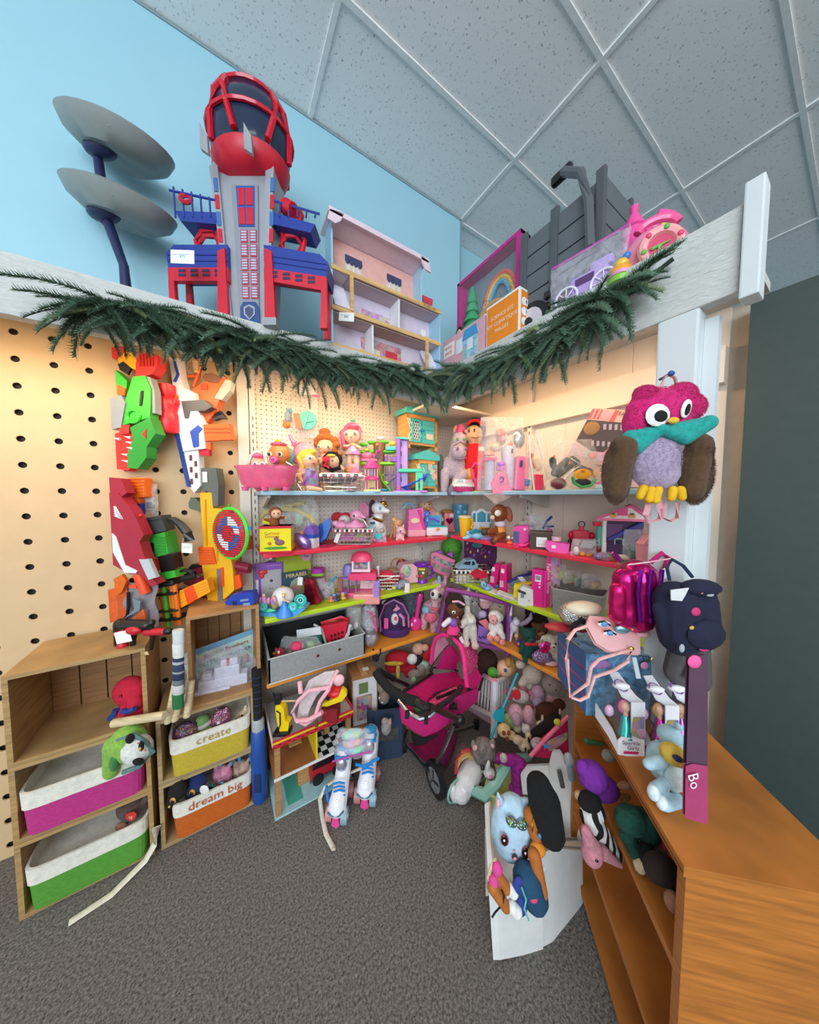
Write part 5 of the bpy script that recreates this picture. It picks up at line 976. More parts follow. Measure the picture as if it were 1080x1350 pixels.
# hutches
def hutch(label,X0,X1,Y0,Y1,d,roofY,stick):
    cx = (X0+X1)/2; t = onA('toy_hutch',label,'toy hutch',ZB2,cx,Y1,1,d,36)
    w = (X1-X0)/7.2*.86; h = (Y1-Y0)/7.2; dp = 20; o = 'e8a95e'; te = '54c4bc'
    t.P('frame',M(o,'w'),B(-w/2+2,-dp/2,h/2,4,3,h),B(w/2-2,-dp/2,h/2,4,3,h),B(0,-dp/2,8,w,3,6),B(0,-dp/2,h-4,w,3,6)); [t.P('side_panel',M(o,'w'),B(s*(w/2-1),0,h/2+3,2,dp,h-8)) for s in (-1,1)]; t.P('back_panel',M('b07a3c','w'),B(0,dp/2,h/2+3,w,1.5,h-6)); t.P('floor_panel',M(o,'w'),B(0,0,7,w,dp,2))
    for s in (-1,1):
        for e in (-1,1): t.P('leg',M(o,'w'),B(s*(w/2-2),e*(dp/2-1.5),3,4,3,6))
    t.P('roof',M(te,'p'),F([(-w/2-3,h-2),(w/2+3,h-2),(w/2+3,h+4),(0,h+11),(-w/2-3,h+4)],-dp/2-3,dp/2+2))
    dl = t.P('door',M(te,'p'),B(-w*.42+3,-dp/2-2,h*.5,2.4,2,h*.6),B(-w*.1,-dp/2-2,h*.5,2.4,2,h*.6),B(-w*.24,-dp/2-2,h*.79,w*.36,2,2.4),B(-w*.24,-dp/2-2,h*.21,w*.36,2,2.4))
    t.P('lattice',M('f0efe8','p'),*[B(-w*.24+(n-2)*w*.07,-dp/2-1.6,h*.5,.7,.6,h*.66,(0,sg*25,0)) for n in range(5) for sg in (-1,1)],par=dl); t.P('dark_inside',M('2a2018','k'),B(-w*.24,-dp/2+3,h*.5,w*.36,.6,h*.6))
    dr = t.P('door',M(te,'p'),B(w*.17,-dp/2-2,h*.5,w*.42,2,h*.64)); [t.P('groove',M('3fa49c','p'),B(w*.17,-dp/2-3.1,h*(.3+.13*n),w*.4,.4,.7),par=dr) for n in range(4)]; t.P('latch',M('2f8fd0','g'),B(-w*.06,-dp/2-4,h*.52,7,2,2.4,bev=.6))
    if stick: t.P('sticker',M('e8d8b8','k'),B(w*.2,-dp/2-3.4,h*.38,11,.4,7))
    else: [t.P('sticker',M('e0c0b0','k'),B(w*(.08+.1*n),-dp/2-3.4,h*(.74-.14*n),6,.4,8,(0,25*n,0))) for n in range(3)]
    return h,t
h,t0 = hutch('lower teal-roofed orange wood toy hutch on the blue shelf',632,905,590,900,.15,0,False)
h2,t1 = hutch('upper teal-roofed orange wood toy hutch stacked on another',520,925,240,560,.13,0,True); t1.o.location.z = ZA[1]+t0.k*(h+11.2)
# horse plush
t = onB('horse_plush','grey lilac plush horse with pink mane in the shelf corner','plush toy',ZC2,200,900,1,.22)
cz = 'c2aebc'
t.P('body',M(cz,'u'),t.e(215,660,125,130,y=6,ry=16),t.cp(225,560,240,430,78,66,y0=-3),t.e(245,420,72,72,y=-6,ry=10),t.e(235,540,72,76,y=-12,ry=11),t.cp(120,720,112,885,46,36,y0=-2),t.cp(280,740,220,800,60,44,y0=-8),t.cp(215,320,205,350,28,20),t.cp(310,345,305,370,22,18),blob=1); t.P('wing',M('a898a2','u'),t.e(405,550,84,90,y=6,ry=5)); t.P('side_wing',M('5f5662','u'),t.e(85,700,34,170,y=6,ry=6)); t.P('mane',M('e85f92','u'),t.e(262,310,40,40,y=-3,ry=6),t.e(250,350,26,26,y=-7),blob=.8); t.P('ear',M('f0908e','u'),t.e(206,318,14,36,y=-6,rot=20)); t.P('ear',M('e8a0b0','u'),t.e(312,345,20,26,y=-5,rot=-30)); t.P('hoof',M('8a84a4','u'),t.cp(190,860,180,900,40,44,y0=-10))
for X in (218,282): t.P('eye',M('5fae4a','g'),t.e(X,424,14,14,y=-15,ry=2)); 
for X in (212,288): t.P('nostril',M('7a6a90','f'),t.e(X,520,12,18,y=-22,ry=2))
t.P('bridle',M('7a4a28','f'),t.tu([(178,490),(240,458),(305,490)],4,y=-20)); t.P('lip',M('8a7a98','f'),t.tu([(185,600),(240,610),(295,598)],4,y=-20))
t = onB('red_dress_doll','soft doll with black hair and red dress leaning in the corner','plush toy',ZC2,400,845,1,.10)
t.P('body',M('e8bd94','u'),t.e(385,310,88,90,ry=11),t.cp(390,400,390,700,60,90,y0=3),blob=1.2); t.P('hair',M('1b191c','u'),t.e(455,250,80,100,y=6,ry=9),t.e(400,200,74,44,y=7,ry=9),blob=1.2); t.P('headband',M('d8202c','f'),t.tu([(310,235),(350,195),(410,190),(460,230)],14,y=-8)); t.P('dress',M('d81c24','f'),t.lz([(60,395),(90,450),(110,700),(100,720),(40,700)],395,sy=.7)); t.P('collar',M('f0ece6','f'),t.b(420,430,470,470,-8,4,bev=1)); t.P('eye',M(BK,'g'),t.e(376,284,8,18,y=-11,ry=1),t.e(328,284,8,16,y=-10,ry=1)); t.P('mouth',M('8a5a3a','f'),t.tu([(340,340),(390,352),(440,340)],4,y=-10.6))
# ================================================================ left wall, red shelf
t = onA('jack_in_box','yellow tin jack-in-the-box with red trim and brown puppet','toy',ZE,265,640,2,.26,12)
w,h,dp = 37,35,26
bx = t.P('tin_box',M('f0dc1c','g'),B(0,0,h/2,w,dp,h)); t.P('red_trim',M('cc2038','g'),B(0,0,h-1.5,w+1,dp+1,3),par=bx); t.P('red_trim',M('cc2038','g'),B(0,0,1.5,w+1,dp+1,3),par=bx); t.X('lettering','Curious',M('b8202c','k'),(-4,-dp/2-.4,h-9),5.5); t.X('lettering','George',M('b8202c','k'),(-4,-dp/2-.4,h-13),5.5)
t.P('grass_print',M('4a9a3a','k'),E(0,-dp/2-.2,7,14,.4,2)); t.P('animal_print',M('8a5a62','k'),E(5,-dp/2-.3,14,6,.4,4),E(1,-dp/2-.3,19,3,.4,3)); t.P('flower_print',M('c8782c','k'),E(-7,-dp/2-.3,13,2.4,.4,2.4)); t.P('side_print',M('7a5a2c','k'),B(-w/2-.2,0,17,.4,8,16)); t.P('lid',M('f0dc1c','g'),B(-w/2+5,dp/2-2,h+4,14,1,8,(0,20,0)))
t.P('puppet_body',M('8a4a20','f'),t.cp(240,370,240,310,48,34),t.cp(200,340,150,330,18,12),t.cp(280,320,330,320,18,12),blob=.7); t.P('puppet_head',M('e8b090','p'),E(0,-5,h+15,6.6,6,6.4)); t.P('puppet_hood',M('8a4a20','u'),E(-2,-1,h+17,8.5,7,7.5)); t.P('puppet_hand',M('e8b090','p'),t.e(150,332,16,10),t.e(335,322,14,10)); eyes(t,1,-10.6,h+16,2.4,.9,white=False)
t = onA('zip_bag','large clear bag of rolled yellow baby hoops at left of red shelf','bag',ZE,340,610,2,.08); t.P('bag_film',M('f0f0ea','c'),BAG(86,66,18,8,.1)); t.P('yellow_hoop',M('d8bf52','f'),t.tu([(80,560),(60,420),(140,300),(300,260),(450,280),(580,340),(630,440)],24,8)); t.P('yellow_roll',M('cbb050','f'),t.tu([(320,245),(420,220),(520,215)],24,8,y=4)); t.P('print_cloth',M('b8c4bc','i'),t.e(420,360,90,90,ry=4))
t = onA('toy_milk_carton','purple and white toy milk carton on the red shelf','toy food',ZE,585,605,2,.22,-15)
t.P('carton',M('ece9ea','p'),B(0,0,10,14,13,20)); t.P('blue_band',M('2f5fc0','p'),B(0,0,15,14.4,13.4,5)); t.P('top',M('8a62c0','p'),B(0,0,20.5,14.2,13.2,6),F([(-7,23),(7,23),(3,29),(-3,29)],-6.5,6.5)); t.P('fold',M('b9a8d8','p'),B(0,0,30,3,13,3)); [t.P('dot',M('2a2a2c','p'),B(-4+3*(n % 3),-6.8,5+4*(n//3),1,.4,1)) for n in range(6)]
t = onA('mini_pillow','purple iridescent small pillow by the toy milk carton','pillow',ZE,495,605,2,.25); t.P('pillow',M('9a7ac8','v'),E(0,0,10,14,5,8,(0,45,0),14)); t.P('piping',M('6a4a98','f'),E(0,0,10,14.4,1,8.4,(0,45,0),14)); t.P('orange_tag',M('e87a3a','p'),t.e(490,450,14,20))
t = onA('blue_hat','royal blue plastic party hat on the red shelf','hat',ZE,700,560,2,.14); t.P('crown',M('2458b4','p'),t.f([(640,400),(665,372),(740,368),(760,420),(700,540),(650,555),(630,470)],-8,8)); t.P('brim',M('3f6fc8','p'),t.f([(715,350),(780,305),(785,400),(740,500),(660,555),(720,460)],-10,-8)); t.P('pink_wand',M('e83aa8','p'),t.tu([(640,565),(755,562)],5,y=-14)); t.P('blue_bead',M('5f9ae0','p'),t.e(718,585,9,14,y=-14))
t = onA('red_balloon_toy','red and white round plush balls behind the pink flamingo','plush toy',ZE,860,540,2,.09); t.P('red_ball',M('d02838','u'),t.e(830,320,62,56,ry=8),t.e(910,300,46,34,ry=6),t.cp(840,370,850,540,50,50),blob=.9); t.P('white_ball',M('e8e2dc','u'),t.e(905,340,56,48,y=-5,ry=6)); t.P('print',M('c83a4a','k'),t.b(880,335,915,355,-11.4,.5))
t = onA('wire_basket','wire basket with red and black bead letters on the red shelf','basket',ZF,60,585,2,.23)
wirebasket(t,42,52,24,30,20,beads=('d83a4a','f0f0ec','2a2a2c','f0f0ec')); t.P('red_bag',M('a84a52','i'),B(0,0,10,38,18,14,bev=3)); t.P('handle',M('e0deda','m'),t.tu([(0,440),(20,370),(80,340),(150,360),(185,420)],8,y=-8)); t.P('paper',M('e8e4e0','k'),B(-20,-8,10,5,12,14,(0,20,0)))
t = onA('flamingo_toy','pink rubber flamingo float resting on the wire basket','toy',ZF,60,425,2,.22); t.o.location.z += .082
t.P('body',M('f29ac0','p'),t.e(50,395,110,44,ry=13),t.e(-70,390,70,44,ry=10),t.cp(60,370,75,320,36,40,y0=-4),t.e(80,295,60,54,y=-5,ry=8),t.cp(120,295,165,318,24,12,y0=-6),blob=1); t.P('beak_tip',M(BK,'p'),t.e(163,332,14,16,y=-6)); e = t.P('eye',M('f2f2f2','g'),t.e(74,292,17,18,y=-13,ry=1.4)); t.P('pupil',M(BK,'g'),t.e(72,293,10,12,y=-14.4,ry=.8),par=e); t.P('tail',M('f0b4d0','p'),t.e(-125,370,40,26,ry=8))
t = onA('unicorn_figure','white unicorn pony toy with gold mane and pink wings','toy',ZF,290,505,2,.14)
t.P('body',M('f0ece8','p'),t.e(250,370,85,80,y=3,ry=11),t.cp(270,330,290,250,52,46),t.e(285,215,68,62,y=-3,ry=9),t.cp(320,230,370,240,34,24,y0=-5),t.cp(210,420,205,500,30,26),t.cp(300,420,325,490,30,30,y0=-4),t.cp(265,165,262,140,18,6),blob=.9); t.P('mane',M('5a3a4a','u'),t.e(225,190,36,60,y=4),t.cp(210,200,200,300,24,16,y0=5),blob=.9); t.P('gold_crown',M('c8963a','m'),t.e(330,165,34,22,y=-4),t.e(355,190,18,16,y=-4)); t.P('horn',M('f2d0d8','g'),t.cy(320,150,355,90,12,2)); t.P('wing',M('ef8fb0','f'),t.f([(95,180),(150,155),(200,210),(225,280),(160,300),(105,240)],4,6)); t.P('eye',M('5fb0b8','g'),t.e(303,212,16,18,y=-10,ry=2)); t.P('heart',M('2f5a8c','g'),t.f([(232,380),(208,350),(220,335),(235,342),(250,333),(262,350)],-9,-8)); t.P('gold_collar',M('c8963a','m'),t.tu([(235,300),(280,320),(330,335)],16,y=-6)); t.P('shoe',M('e84a8c','p'),t.cp(325,480,340,500,26,28,y0=-5)); t.P('gold_knee',M('c8963a','m'),t.e(318,420,28,28,y=-8))
t = onA('heart_necklace_set','teal heart jewel and pink beads in a bag by the wire basket','toy jewellery',ZF,270,545,2,.26); t.P('bag_film',M('eef0f0','c'),BAG(24,24,8,12,.2)); t.P('heart',M('3fc8c4','g'),t.f([(285,520),(248,475),(262,455),(285,465),(310,452),(325,478)],-5,-2)); t.P('pink_bead',M('e868b0','g'),t.e(240,520,26,22),t.e(300,535,24,18)); t.P('teal_bow',M('4fc0c0','p'),t.e(215,420,40,34,y=3,ry=3))
t = onA('deer_figure','small tan toy deer standing on the red shelf','toy figure',ZF,440,512,2,.19); t.P('body',M('d49a68','p'),t.e(460,360,50,44,ry=6),t.cp(430,350,425,320,24,20),t.e(430,325,26,22,y=-2),t.cp(420,370,420,430,14,9),t.cp(420,430,390,510,9,8),t.cp(440,380,432,495,13,8,y0=-3),t.cp(490,370,500,480,14,9,y0=3),t.cp(410,320,402,300,8,4),blob=.6); t.P('spot',M('f0dcc0','p'),t.e(425,330,9,y=-5)); t.P('hoof',M('d8723a','p'),t.e(390,510,12,8))
t = onA('piggy_figure','pale pink pig figure sitting on the red shelf edge','toy figure',ZF,490,515,2,.24)
t.P('body',M('f2c0c0','p'),t.e(485,480,44,44,ry=6),t.e(490,425,46,40,y=-2,ry=6),t.cp(460,400,450,380,14,6),t.cp(515,395,522,375,14,6),t.cp(460,500,455,515,12,12,y0=-4),t.cp(515,500,518,515,12,12,y0=-4),blob=.6); t.P('snout',M('ee8f9c','p'),t.e(525,445,18,16,y=-6)); t.P('eye',M('4a5aa8','g'),t.e(492,428,8,10,y=-8,ry=1))
t = onA('toy_carrier','pink shingled toy pet carrier with pale blue handle','toy',ZF,625,500,2,.15,20)
t.P('base',M('f2aab8','p'),B(0,0,4.5,25,18,9,bev=2)); [t.P('shingle',M('f07ab4','p'),B(-1+n*.2,0,11+n*7.2,22-n*.6,15,7.6,(0,-8,0),.8)) for n in range(4)]; t.P('side',M('e8409c','p'),t.f([(630,250),(660,245),(710,420),(690,435)],-9,6)); t.P('handle',M('7fb8d0','p'),t.tu([(515,245),(525,205),(565,190),(605,205),(612,245)],13,y=0)); t.P('print',M('f2d8b0','k'),t.e(605,350,44,26,y=-9,ry=.5))
t = onA('bald_baby_doll','bald baby doll with pacifier and pink top behind jewellery box','doll',ZF,760,470,2,.08)
t.P('body',M('d9a888','p'),t.e(725,205,70,68,ry=10),t.cp(770,280,790,430,60,60),t.cp(830,290,880,340,32,22,y0=-6),blob=1); t.P('top',M('e8a0a8','f'),t.e(790,320,66,80,y=-2,ry=9)); t.P('pacifier',M('d8903a','g'),t.e(752,236,26,14,y=-10,ry=2)); eyes(t,t.uv(738,195)[0],-9.2,t.uv(738,195)[1],3,.9,white=False)
t = onA('jewellery_box','white musical jewellery box with gold bow on the red shelf','jewellery box',ZF,825,485,2,.20,12); t.P('box',M('ece6ea','p'),B(0,0,6,29,16,11,bev=2)); t.P('lid_edge',M('4ac0c8','p'),B(0,0,12,28,16,1.6,bev=.6)); t.P('gold_foot',M('d8a83a','g'),B(-10,-6,.8,5,3,1.6)); t.P('gold_foot',M('d8a83a','g'),B(10,-6,.8,5,3,1.6)); t.P('gold_bow',M('e8a83a','g'),E(0,-9,9,2.6,1,2)); t.P('mirror',M('5fb8d8','g'),B(-2,7,19,24,1,14,bev=.4))
t = onA('pony_figure','blue and purple winged pony figure on the jewellery box','toy figure',ZF,740,400,2,.20); t.o.location.z += .068; t.P('body',M('6a8ae0','p'),t.e(745,350,24,22,ry=3),t.e(742,290,26,24,ry=4),t.cp(745,310,745,345,12,14),t.cp(735,360,732,398,8,6),t.cp(756,360,760,398,8,6),blob=.5); t.P('wing',M('2f86d8','p'),t.f([(670,280),(720,255),(720,320),(690,345)],1,2.5)); t.P('mane',M('7a4ad8','p'),t.e(755,275,18,24,y=1),t.tu([(770,330),(810,330),(860,360)],12,y=1))
t = onA('heart_box','coral pink toy case with dark heart at end of red shelf','toy',ZF,950,475,2,.10,10); t.P('case',M('ee7a84','p'),B(0,0,13,16,10,26,bev=4)); t.P('heart',M('6a1438','g'),F(heart(-1,15,5),-6,-5)); t.P('top_lace',M('a8703a','f'),E(-3,0,27,9,4,3)); t.P('ball_foot',M('d8a06a','p'),E(6,-4,2,2)); t.P('label',M('f2d0d4','k'),B(2,-5.4,22,6,.4,4))
# ================================================================ left wall, lime shelf
t = onA('doodle_board','purple framed magnetic drawing board leaning on the pegboard','toy',ZE,190,1130,3,.07,25,lean=-4); t.P('frame',M('8a4ab8','p'),B(0,0,27,34,3,54,bev=2)); t.P('screen',M('b8b4b6','k'),B(2,-1.8,24,24,.8,40)); t.P('slider',M('d8d4dc','p'),B(-14.5,-2,24,3,1,18)); t.P('red_bow',M('e03a3c','p'),E(-8,-3,42,6,1.4,3.5),E(-9,-3,38,3,1,4)); t.P('handle',M('a86ac8','p'),B(6,-2,50,18,1.4,3,bev=.6)); t.P('doodle',M('4a484c','k'),E(2,-2.3,30,2,.3,2),E(0,-2.3,20,.7,.3,.7),E(3,-2.3,20,.7,.3,.7))
t = onA('activity_book','lime green activity book standing behind the blue book','book',ZE,430,1130,3,.08,28,lean=-4); t.P('cover',M('a8b82c','k'),B(0,0,31,42,2.4,62,(0,-3,0))); t.P('badge',M('d8a0b4','k'),C((15,-1.2,56),(15,-1.8,56),6.5,n=16)); t.P('hole',M('2a2c14','k'),C((2,-1.2,58),(2,-1.6,58),1,n=8)); t.X('lettering','fun',M('4a2a3a','k'),(15,-2,56),5)
t = onA('picture_book','dark blue book titled MIRABEL on the lime shelf','book',ZE,440,1060,3,.13,22,lean=-5); t.P('cover',M('2c4456','k'),B(0,0,21,33,2.4,40,(0,-4,0))); t.X('lettering','MIRABEL',M('e8c87a','k'),(1,-1.8,36),7,(0,-4,0)); t.P('picture',M('7a4a34','i'),E(2,-1.4,20,10,.5,12)); t.P('sparkle',M('e8a04a','k'),E(-10,-1.4,14,1.4,.4,1.4),E(-8,-1.4,8,1,.4,1),E(12,-1.4,28,1,.4,1))
t = onA('carriage_playset','white pumpkin carriage playset with teal wheels and blue gown figure','playset',ZI,310,350,3,.245)
t.P('base',M('4fa0d8','p'),t.f([(80,325),(110,305),(300,330),(520,270),(548,285),(460,355),(130,350)],-12,10)); [t.P('grass',M('5fd89a','p'),t.e(X,Y,r,20,y=-8)) for X,Y,r in ((190,305,80),(430,330,60),(500,285,40))]; t.P('coach',M('f0e8e6','g'),t.e(310,200,105,98,y=2,ry=13)); w_ = t.P('coach_door',M('b8a06a','p'),t.e(265,225,38,66,y=-9,ry=4)); t.P('door_panel',M('ee9ab8','p'),t.e(265,205,28,42,y=-11.4,ry=3),par=w_); t.P('window',M('8f86c8','p'),t.f([(250,225),(265,175),(282,225)],-15.5,-14.5),par=w_); t.P('crown',M('c8a04a','p'),t.lz([(14,118),(18,100),(6,96),(0,92)],310,2))
for X,Y,r in ((490,220,58),(440,262,44),(165,265,42)):
    q = t.P('wheel',M('3fc0bc','g'),TO(t.uv(X,Y)[0],-12 if X != 490 else -4,t.uv(X,Y)[1],r/7.2-1.4,1.7,n=22)); t.P('swirl',M('8fe0dc','g'),TO(t.uv(X,Y)[0],-12 if X != 490 else -4,t.uv(X,Y)[1],r/7.2*.45,1.2,n=16),t.e(X,Y,r*.16,y=-12 if X != 490 else -4),par=q)
g_ = t.P('figure_body',M('edc09a','p'),t.e(362,155,15,16,y=-14),t.cp(365,170,368,220,8,14,y0=-14),t.cp(375,190,420,210,6,5,y0=-15),blob=.4); t.P('gown',M('3f86d8','p'),t.lz([(16,200),(22,235),(60,300),(76,340),(70,346),(0,346)],368,-14,sy=.8)); t.P('figure_hair',M('e8c04a','p'),t.e(362,142,17,14,y=-13)); t.P('rider',M('c88ac0','p'),t.cp(155,200,165,250,26,34,y0=-6),t.cp(130,240,100,270,18,12,y0=-8),blob=.5); t.P('rider_head',M('edc09a','p'),t.e(155,168,15,18,y=-6)); t.P('rider_cape',M('f0a0b8','p'),t.e(195,225,14,36,y=-5),t.e(120,225,14,40,y=-5))
t = onA('gift_bag','shiny dark red gift bag with white tag on lime shelf','bag',ZI,610,300,3,.20); t.P('front',M('8a1c2c','v'),t.f([(530,60),(600,50),(690,270),(570,305),(535,240)],-7,5)); t.P('gusset',M('c02436','v'),t.f([(590,50),(620,60),(690,250),(640,290)],-8.4,-6.4)); t.P('tag',M('ecebe6','k'),t.b(480,30,525,105,-9,.5,5)); t.P('handle',M('5a2a1c','f'),t.tu([(530,60),(545,20),(575,25),(590,55)],4,y=-3))
t = onA('craft_jar','clear jar of pink craft bits with purple lid','jar',ZI,655,200,3,.10); t.P('jar',M('e8c4d0','t'),t.lz([(58,195),(64,180),(66,60),(56,30),(50,20)],655)); t.P('contents',M('ecccd6','u'),t.lz([(54,190),(58,120),(50,40),(0,36)],655)); t.P('lid',M('b83ab0','p'),t.lz([(60,-30),(62,-70),(56,-74),(0,-74)],645)); t.P('green_frill',M('8fc83a','f'),t.lz([(66,-8),(56,-32),(50,-36)],645))
t = onA('zip_bag','small clear bag of lilac beads beside the jar','bag',ZI,720,255,3,.18); clearbag(t,22,24,9,14); t.P('beads',M('c9a8cc','s'),E(0,0,8,8,3.5,7)); t.P('teal_brush',M('3f9ac0','p'),t.tu([(735,130),(790,60),(815,40)],13,y=4))
for n,(X,c,nm) in enumerate(((765,'e08a2a','orange'),(795,'6a4a9a','violet'),(835,'3a3a3c','dark grey'),(880,'d8b03a','yellow'),(905,'8a4a2c','brown'))):
    t = onA('mini_figure',nm+' tiny figurine in the row on the lime shelf','toy figure',ZI,X,285-n*9,3,.24,group='tiny figurines on the lime shelf'); t.P('body',M(c,'p'),E(0,0,3,3,2.4,3),E(0,-.5,7.4,2.6,2.4,2.6),CE((-2,0,4),(-4,-1,2),.8),CE((2,0,4),(4,-1,2),.8),blob=.35); t.P('hat',M('c8c0d8' if n % 2 else '4a7ac0','p'),E(0,0,9.6,2.2,2,1.2))
t = onA('pink_pagoda_playset','hot pink two-storey toy playset with purple doors and stairs','playset',ZF,150,1050,3,.22)
pk2 = 'f0568c'
t.P('base',M(pk2,'p'),t.b(-90,1010,300,1060,0,22,bev=1.5)); t.P('ledge',M('f09a94','p'),t.b(60,1005,305,1100,-10,14,bev=2)); t.P('top_roof',M('ee4a72','p'),t.lz([(104,725),(98,690),(80,655),(40,636),(0,632)],125,sy=.6)); t.P('top_house',M('f2d8dc','p'),t.b(40,720,56,815,-4,4),t.b(188,720,205,815,-4,4),t.b(38,795,210,818,0,14),t.b(45,720,200,800,6,2)); t.P('interior',M('5a3a6a','i'),t.b(62,735,185,790,2,5)); t.P('lower_roof',M('f03f74','p'),t.f([(5,880),(25,830),(265,820),(270,875),(245,893),(215,875),(185,895),(155,875),(125,897),(95,877),(60,897),(30,872)],-12,10)); t.P('lower_wall',M('e8c4c8','p'),t.b(100,880,245,1005,7,2)); t.P('table',M('d8d4d0','p'),t.e(175,920,40,10,y=-2),t.cy(175,925,185,985,4,y0=-2)); t.P('stairs',M('a88ad8','p'),*[t.b(252,890+n*17,300,904+n*17,-12-n*.8,5) for n in range(8)]); t.P('stair_side',M('f07aa4','p'),t.b(238,885,252,1035,-12,6)); t.P('purple_frame',M('8a5ab8','p'),t.b(-60,880,-48,1015,-5,4),t.b(0,880,12,1015,-5,4),t.b(70,880,84,1015,-5,4),t.b(-60,868,84,884,-5,4)); t.P('purple_cupcake',M('8a7ab8','p'),t.lz([(56,860),(54,800),(40,765),(0,752)],-5,3)); t.P('wood_door',M('b87a3c','p'),t.b(-100,880,-70,1010,0,4))
t = onA('heart_basket','white wire basket of red felt hearts on lime shelf','basket',ZF,360,1010,3,.17); wirebasket(t,26,34,18,24,18); t.P('red_heap',M('e83a52','u'),t.e(350,890,90,50,ry=9),t.e(380,940,70,40,ry=8),blob=1); t.P('white_braid',M('ece4e2','f'),t.tu([(300,915),(360,905),(425,880)],7,y=-12)); t.P('tag',M('e8e4de','k'),t.b(275,780,300,865,-12,.5)); [t.P('bead',M('2a2420','g'),t.e(315+n*16,1025-n*9,7,y=-10)) for n in range(5)]
t = onA('zebra_purse','pink purse with zebra stripe flap above the heart basket','purse',ZF,310,880,3,.12); t.P('purse',M('ee5a9c','f'),t.e(330,780,90,40,ry=7),t.e(420,810,46,50,ry=6),blob=.9); t.P('zebra_flap',M('eceae6','z'),t.e(320,800,80,38,y=-5,ry=5,rot=20)); t.P('pom',M('f0409c','u'),t.e(295,735,24,22,y=-4)); t.P('stand',M('d84a8c','f'),t.cp(320,820,320,870,40,44))
t = onA('ruler_box','grey blue long box leaning under the red shelf','box',ZF,310,700,3,.05,0); t.P('box',M('6f8496','k'),B(0,0,-26,28,3,9,(0,-30,0))) if 0 else t.P('box',M('6f8496','k'),t.f([(210,720),(230,670),(370,588),(400,600),(340,650)],-2,2))
t.P('prop',M('6f8496','k'),t.b(250,690,330,1000,3,2))
t = onA('straw_basket','round tan straw basket with hoop handle on lime shelf','basket',ZF,410,850,3,.08); t.P('bowl',M('c9a06a','x'),t.lz([(40,850),(60,800),(58,745),(40,720),(20,715)],410)); t.P('hoop',M('b98a54','f'),TO(t.uv(460,680)[0],0,t.uv(460,680)[1],7.6,.9,n=22))
t = onA('sequin_headband','silver sequin bow headband with red hoop on lime shelf','headband',ZF,560,850,3,.06); t.P('red_hoop',M('b83a4c','f'),TO(t.uv(505,715)[0],0,t.uv(505,715)[1],5.6,1.6,n=20)); t.P('bow',M('d8d4dc','s'),t.b(525,705,645,770,-3,5,-4,1.5)); t.P('red_ears',M('c8405a','f'),t.e(690,720,34,30,y=2),t.e(745,725,26,32,y=2)); t.P('stand',M('c8a0b0','k'),t.b(500,760,720,850,3,4))
t = onA('unicorn_box','pink arched toy house box with animal print on lime shelf','toy',ZF,560,965,3,.15,18); t.P('box',M('f0b4c0','p'),t.f([(480,960),(470,820),(500,775),(590,775),(635,810),(640,950)],-8,10)); t.P('picture',M('9ac08a','i'),t.e(530,840,42,60,y=-8.4,ry=.6)); t.P('pink_figure',M('d86aa0','p'),t.e(490,880,24,34,y=-8.8,ry=1))
t = onA('charm_tag_set','purple and white charm set with hanging paper tag','toy jewellery',ZF,500,1010,3,.25); t.P('charm',M('6a4a8c','i'),t.e(470,980,70,30,ry=5),t.e(520,950,60,36,ry=4),blob=.8); t.P('yellow_charm',M('d8d04a','p'),t.e(430,985,22,16,y=-5)); t.P('tag',M('ecdcd8','k'),t.b(532,935,575,1025,-7,.5,3))
t = onA('toy_mug','purple smiling plastic mug with handle on lime shelf','mug',ZF,700,945,3,.20); t.P('cup',M('8a7a52','t'),t.lz([(46,910),(56,870),(60,800),(58,770)],695)); t.P('lid',M('7a2fb0','g'),t.lz([(64,785),(72,762),(60,748),(0,745)],690)); t.P('base',M('7a2fb0','g'),t.lz([(54,945),(54,928),(40,905)],695)); t.P('handle',M('7a2fb0','g'),t.tu([(745,790),(785,800),(798,840),(780,890),(740,905)],14,8)); t.P('smile',M('c83a4a','p'),t.e(690,868,22,12,y=-8.4,ry=1)); t.P('eye',M('f0f0f0','g'),t.e(702,838,12,y=-8.6,ry=1)); t.P('eyebrow',M('d8c83a','p'),t.b(660,795,720,812,-8.4,1)); t.P('cheek',M('d85a8c','p'),t.e(650,870,14,y=-7.6,ry=1))
t = onA('pixel_window_bag','pink square bag with windowed pockets leaning at end of lime shelf','bag',ZF,870,900,3,.16)
t.P('bag',M('f07a9c','p'),t.f([(780,670),(820,655),(1005,735),(940,900),(770,820)],-4,4)); [t.P('pocket',M(('4a3a7a','8a3a5a','6a8a5a')[(i+j) % 3],'i'),t.f([(x,y),(x+36,y+14),(x+26,y+58),(x-10,y+42)],-5,-4)) for i in range(4) for j in range(2) for x,y in (((805+i*44-j*16),685+i*20+j*64),)]; t.P('ear',M('9a4ab0','p'),t.f([(805,665),(870,640),(885,675)],-2,2)); t.P('ear',M('b04ab8','p'),t.f([(925,680),(975,655),(985,710)],-2,2)); t.P('strap',M('ef9ab0','p'),t.tu([(905,880),(925,920),(915,960)],20,y=-2))
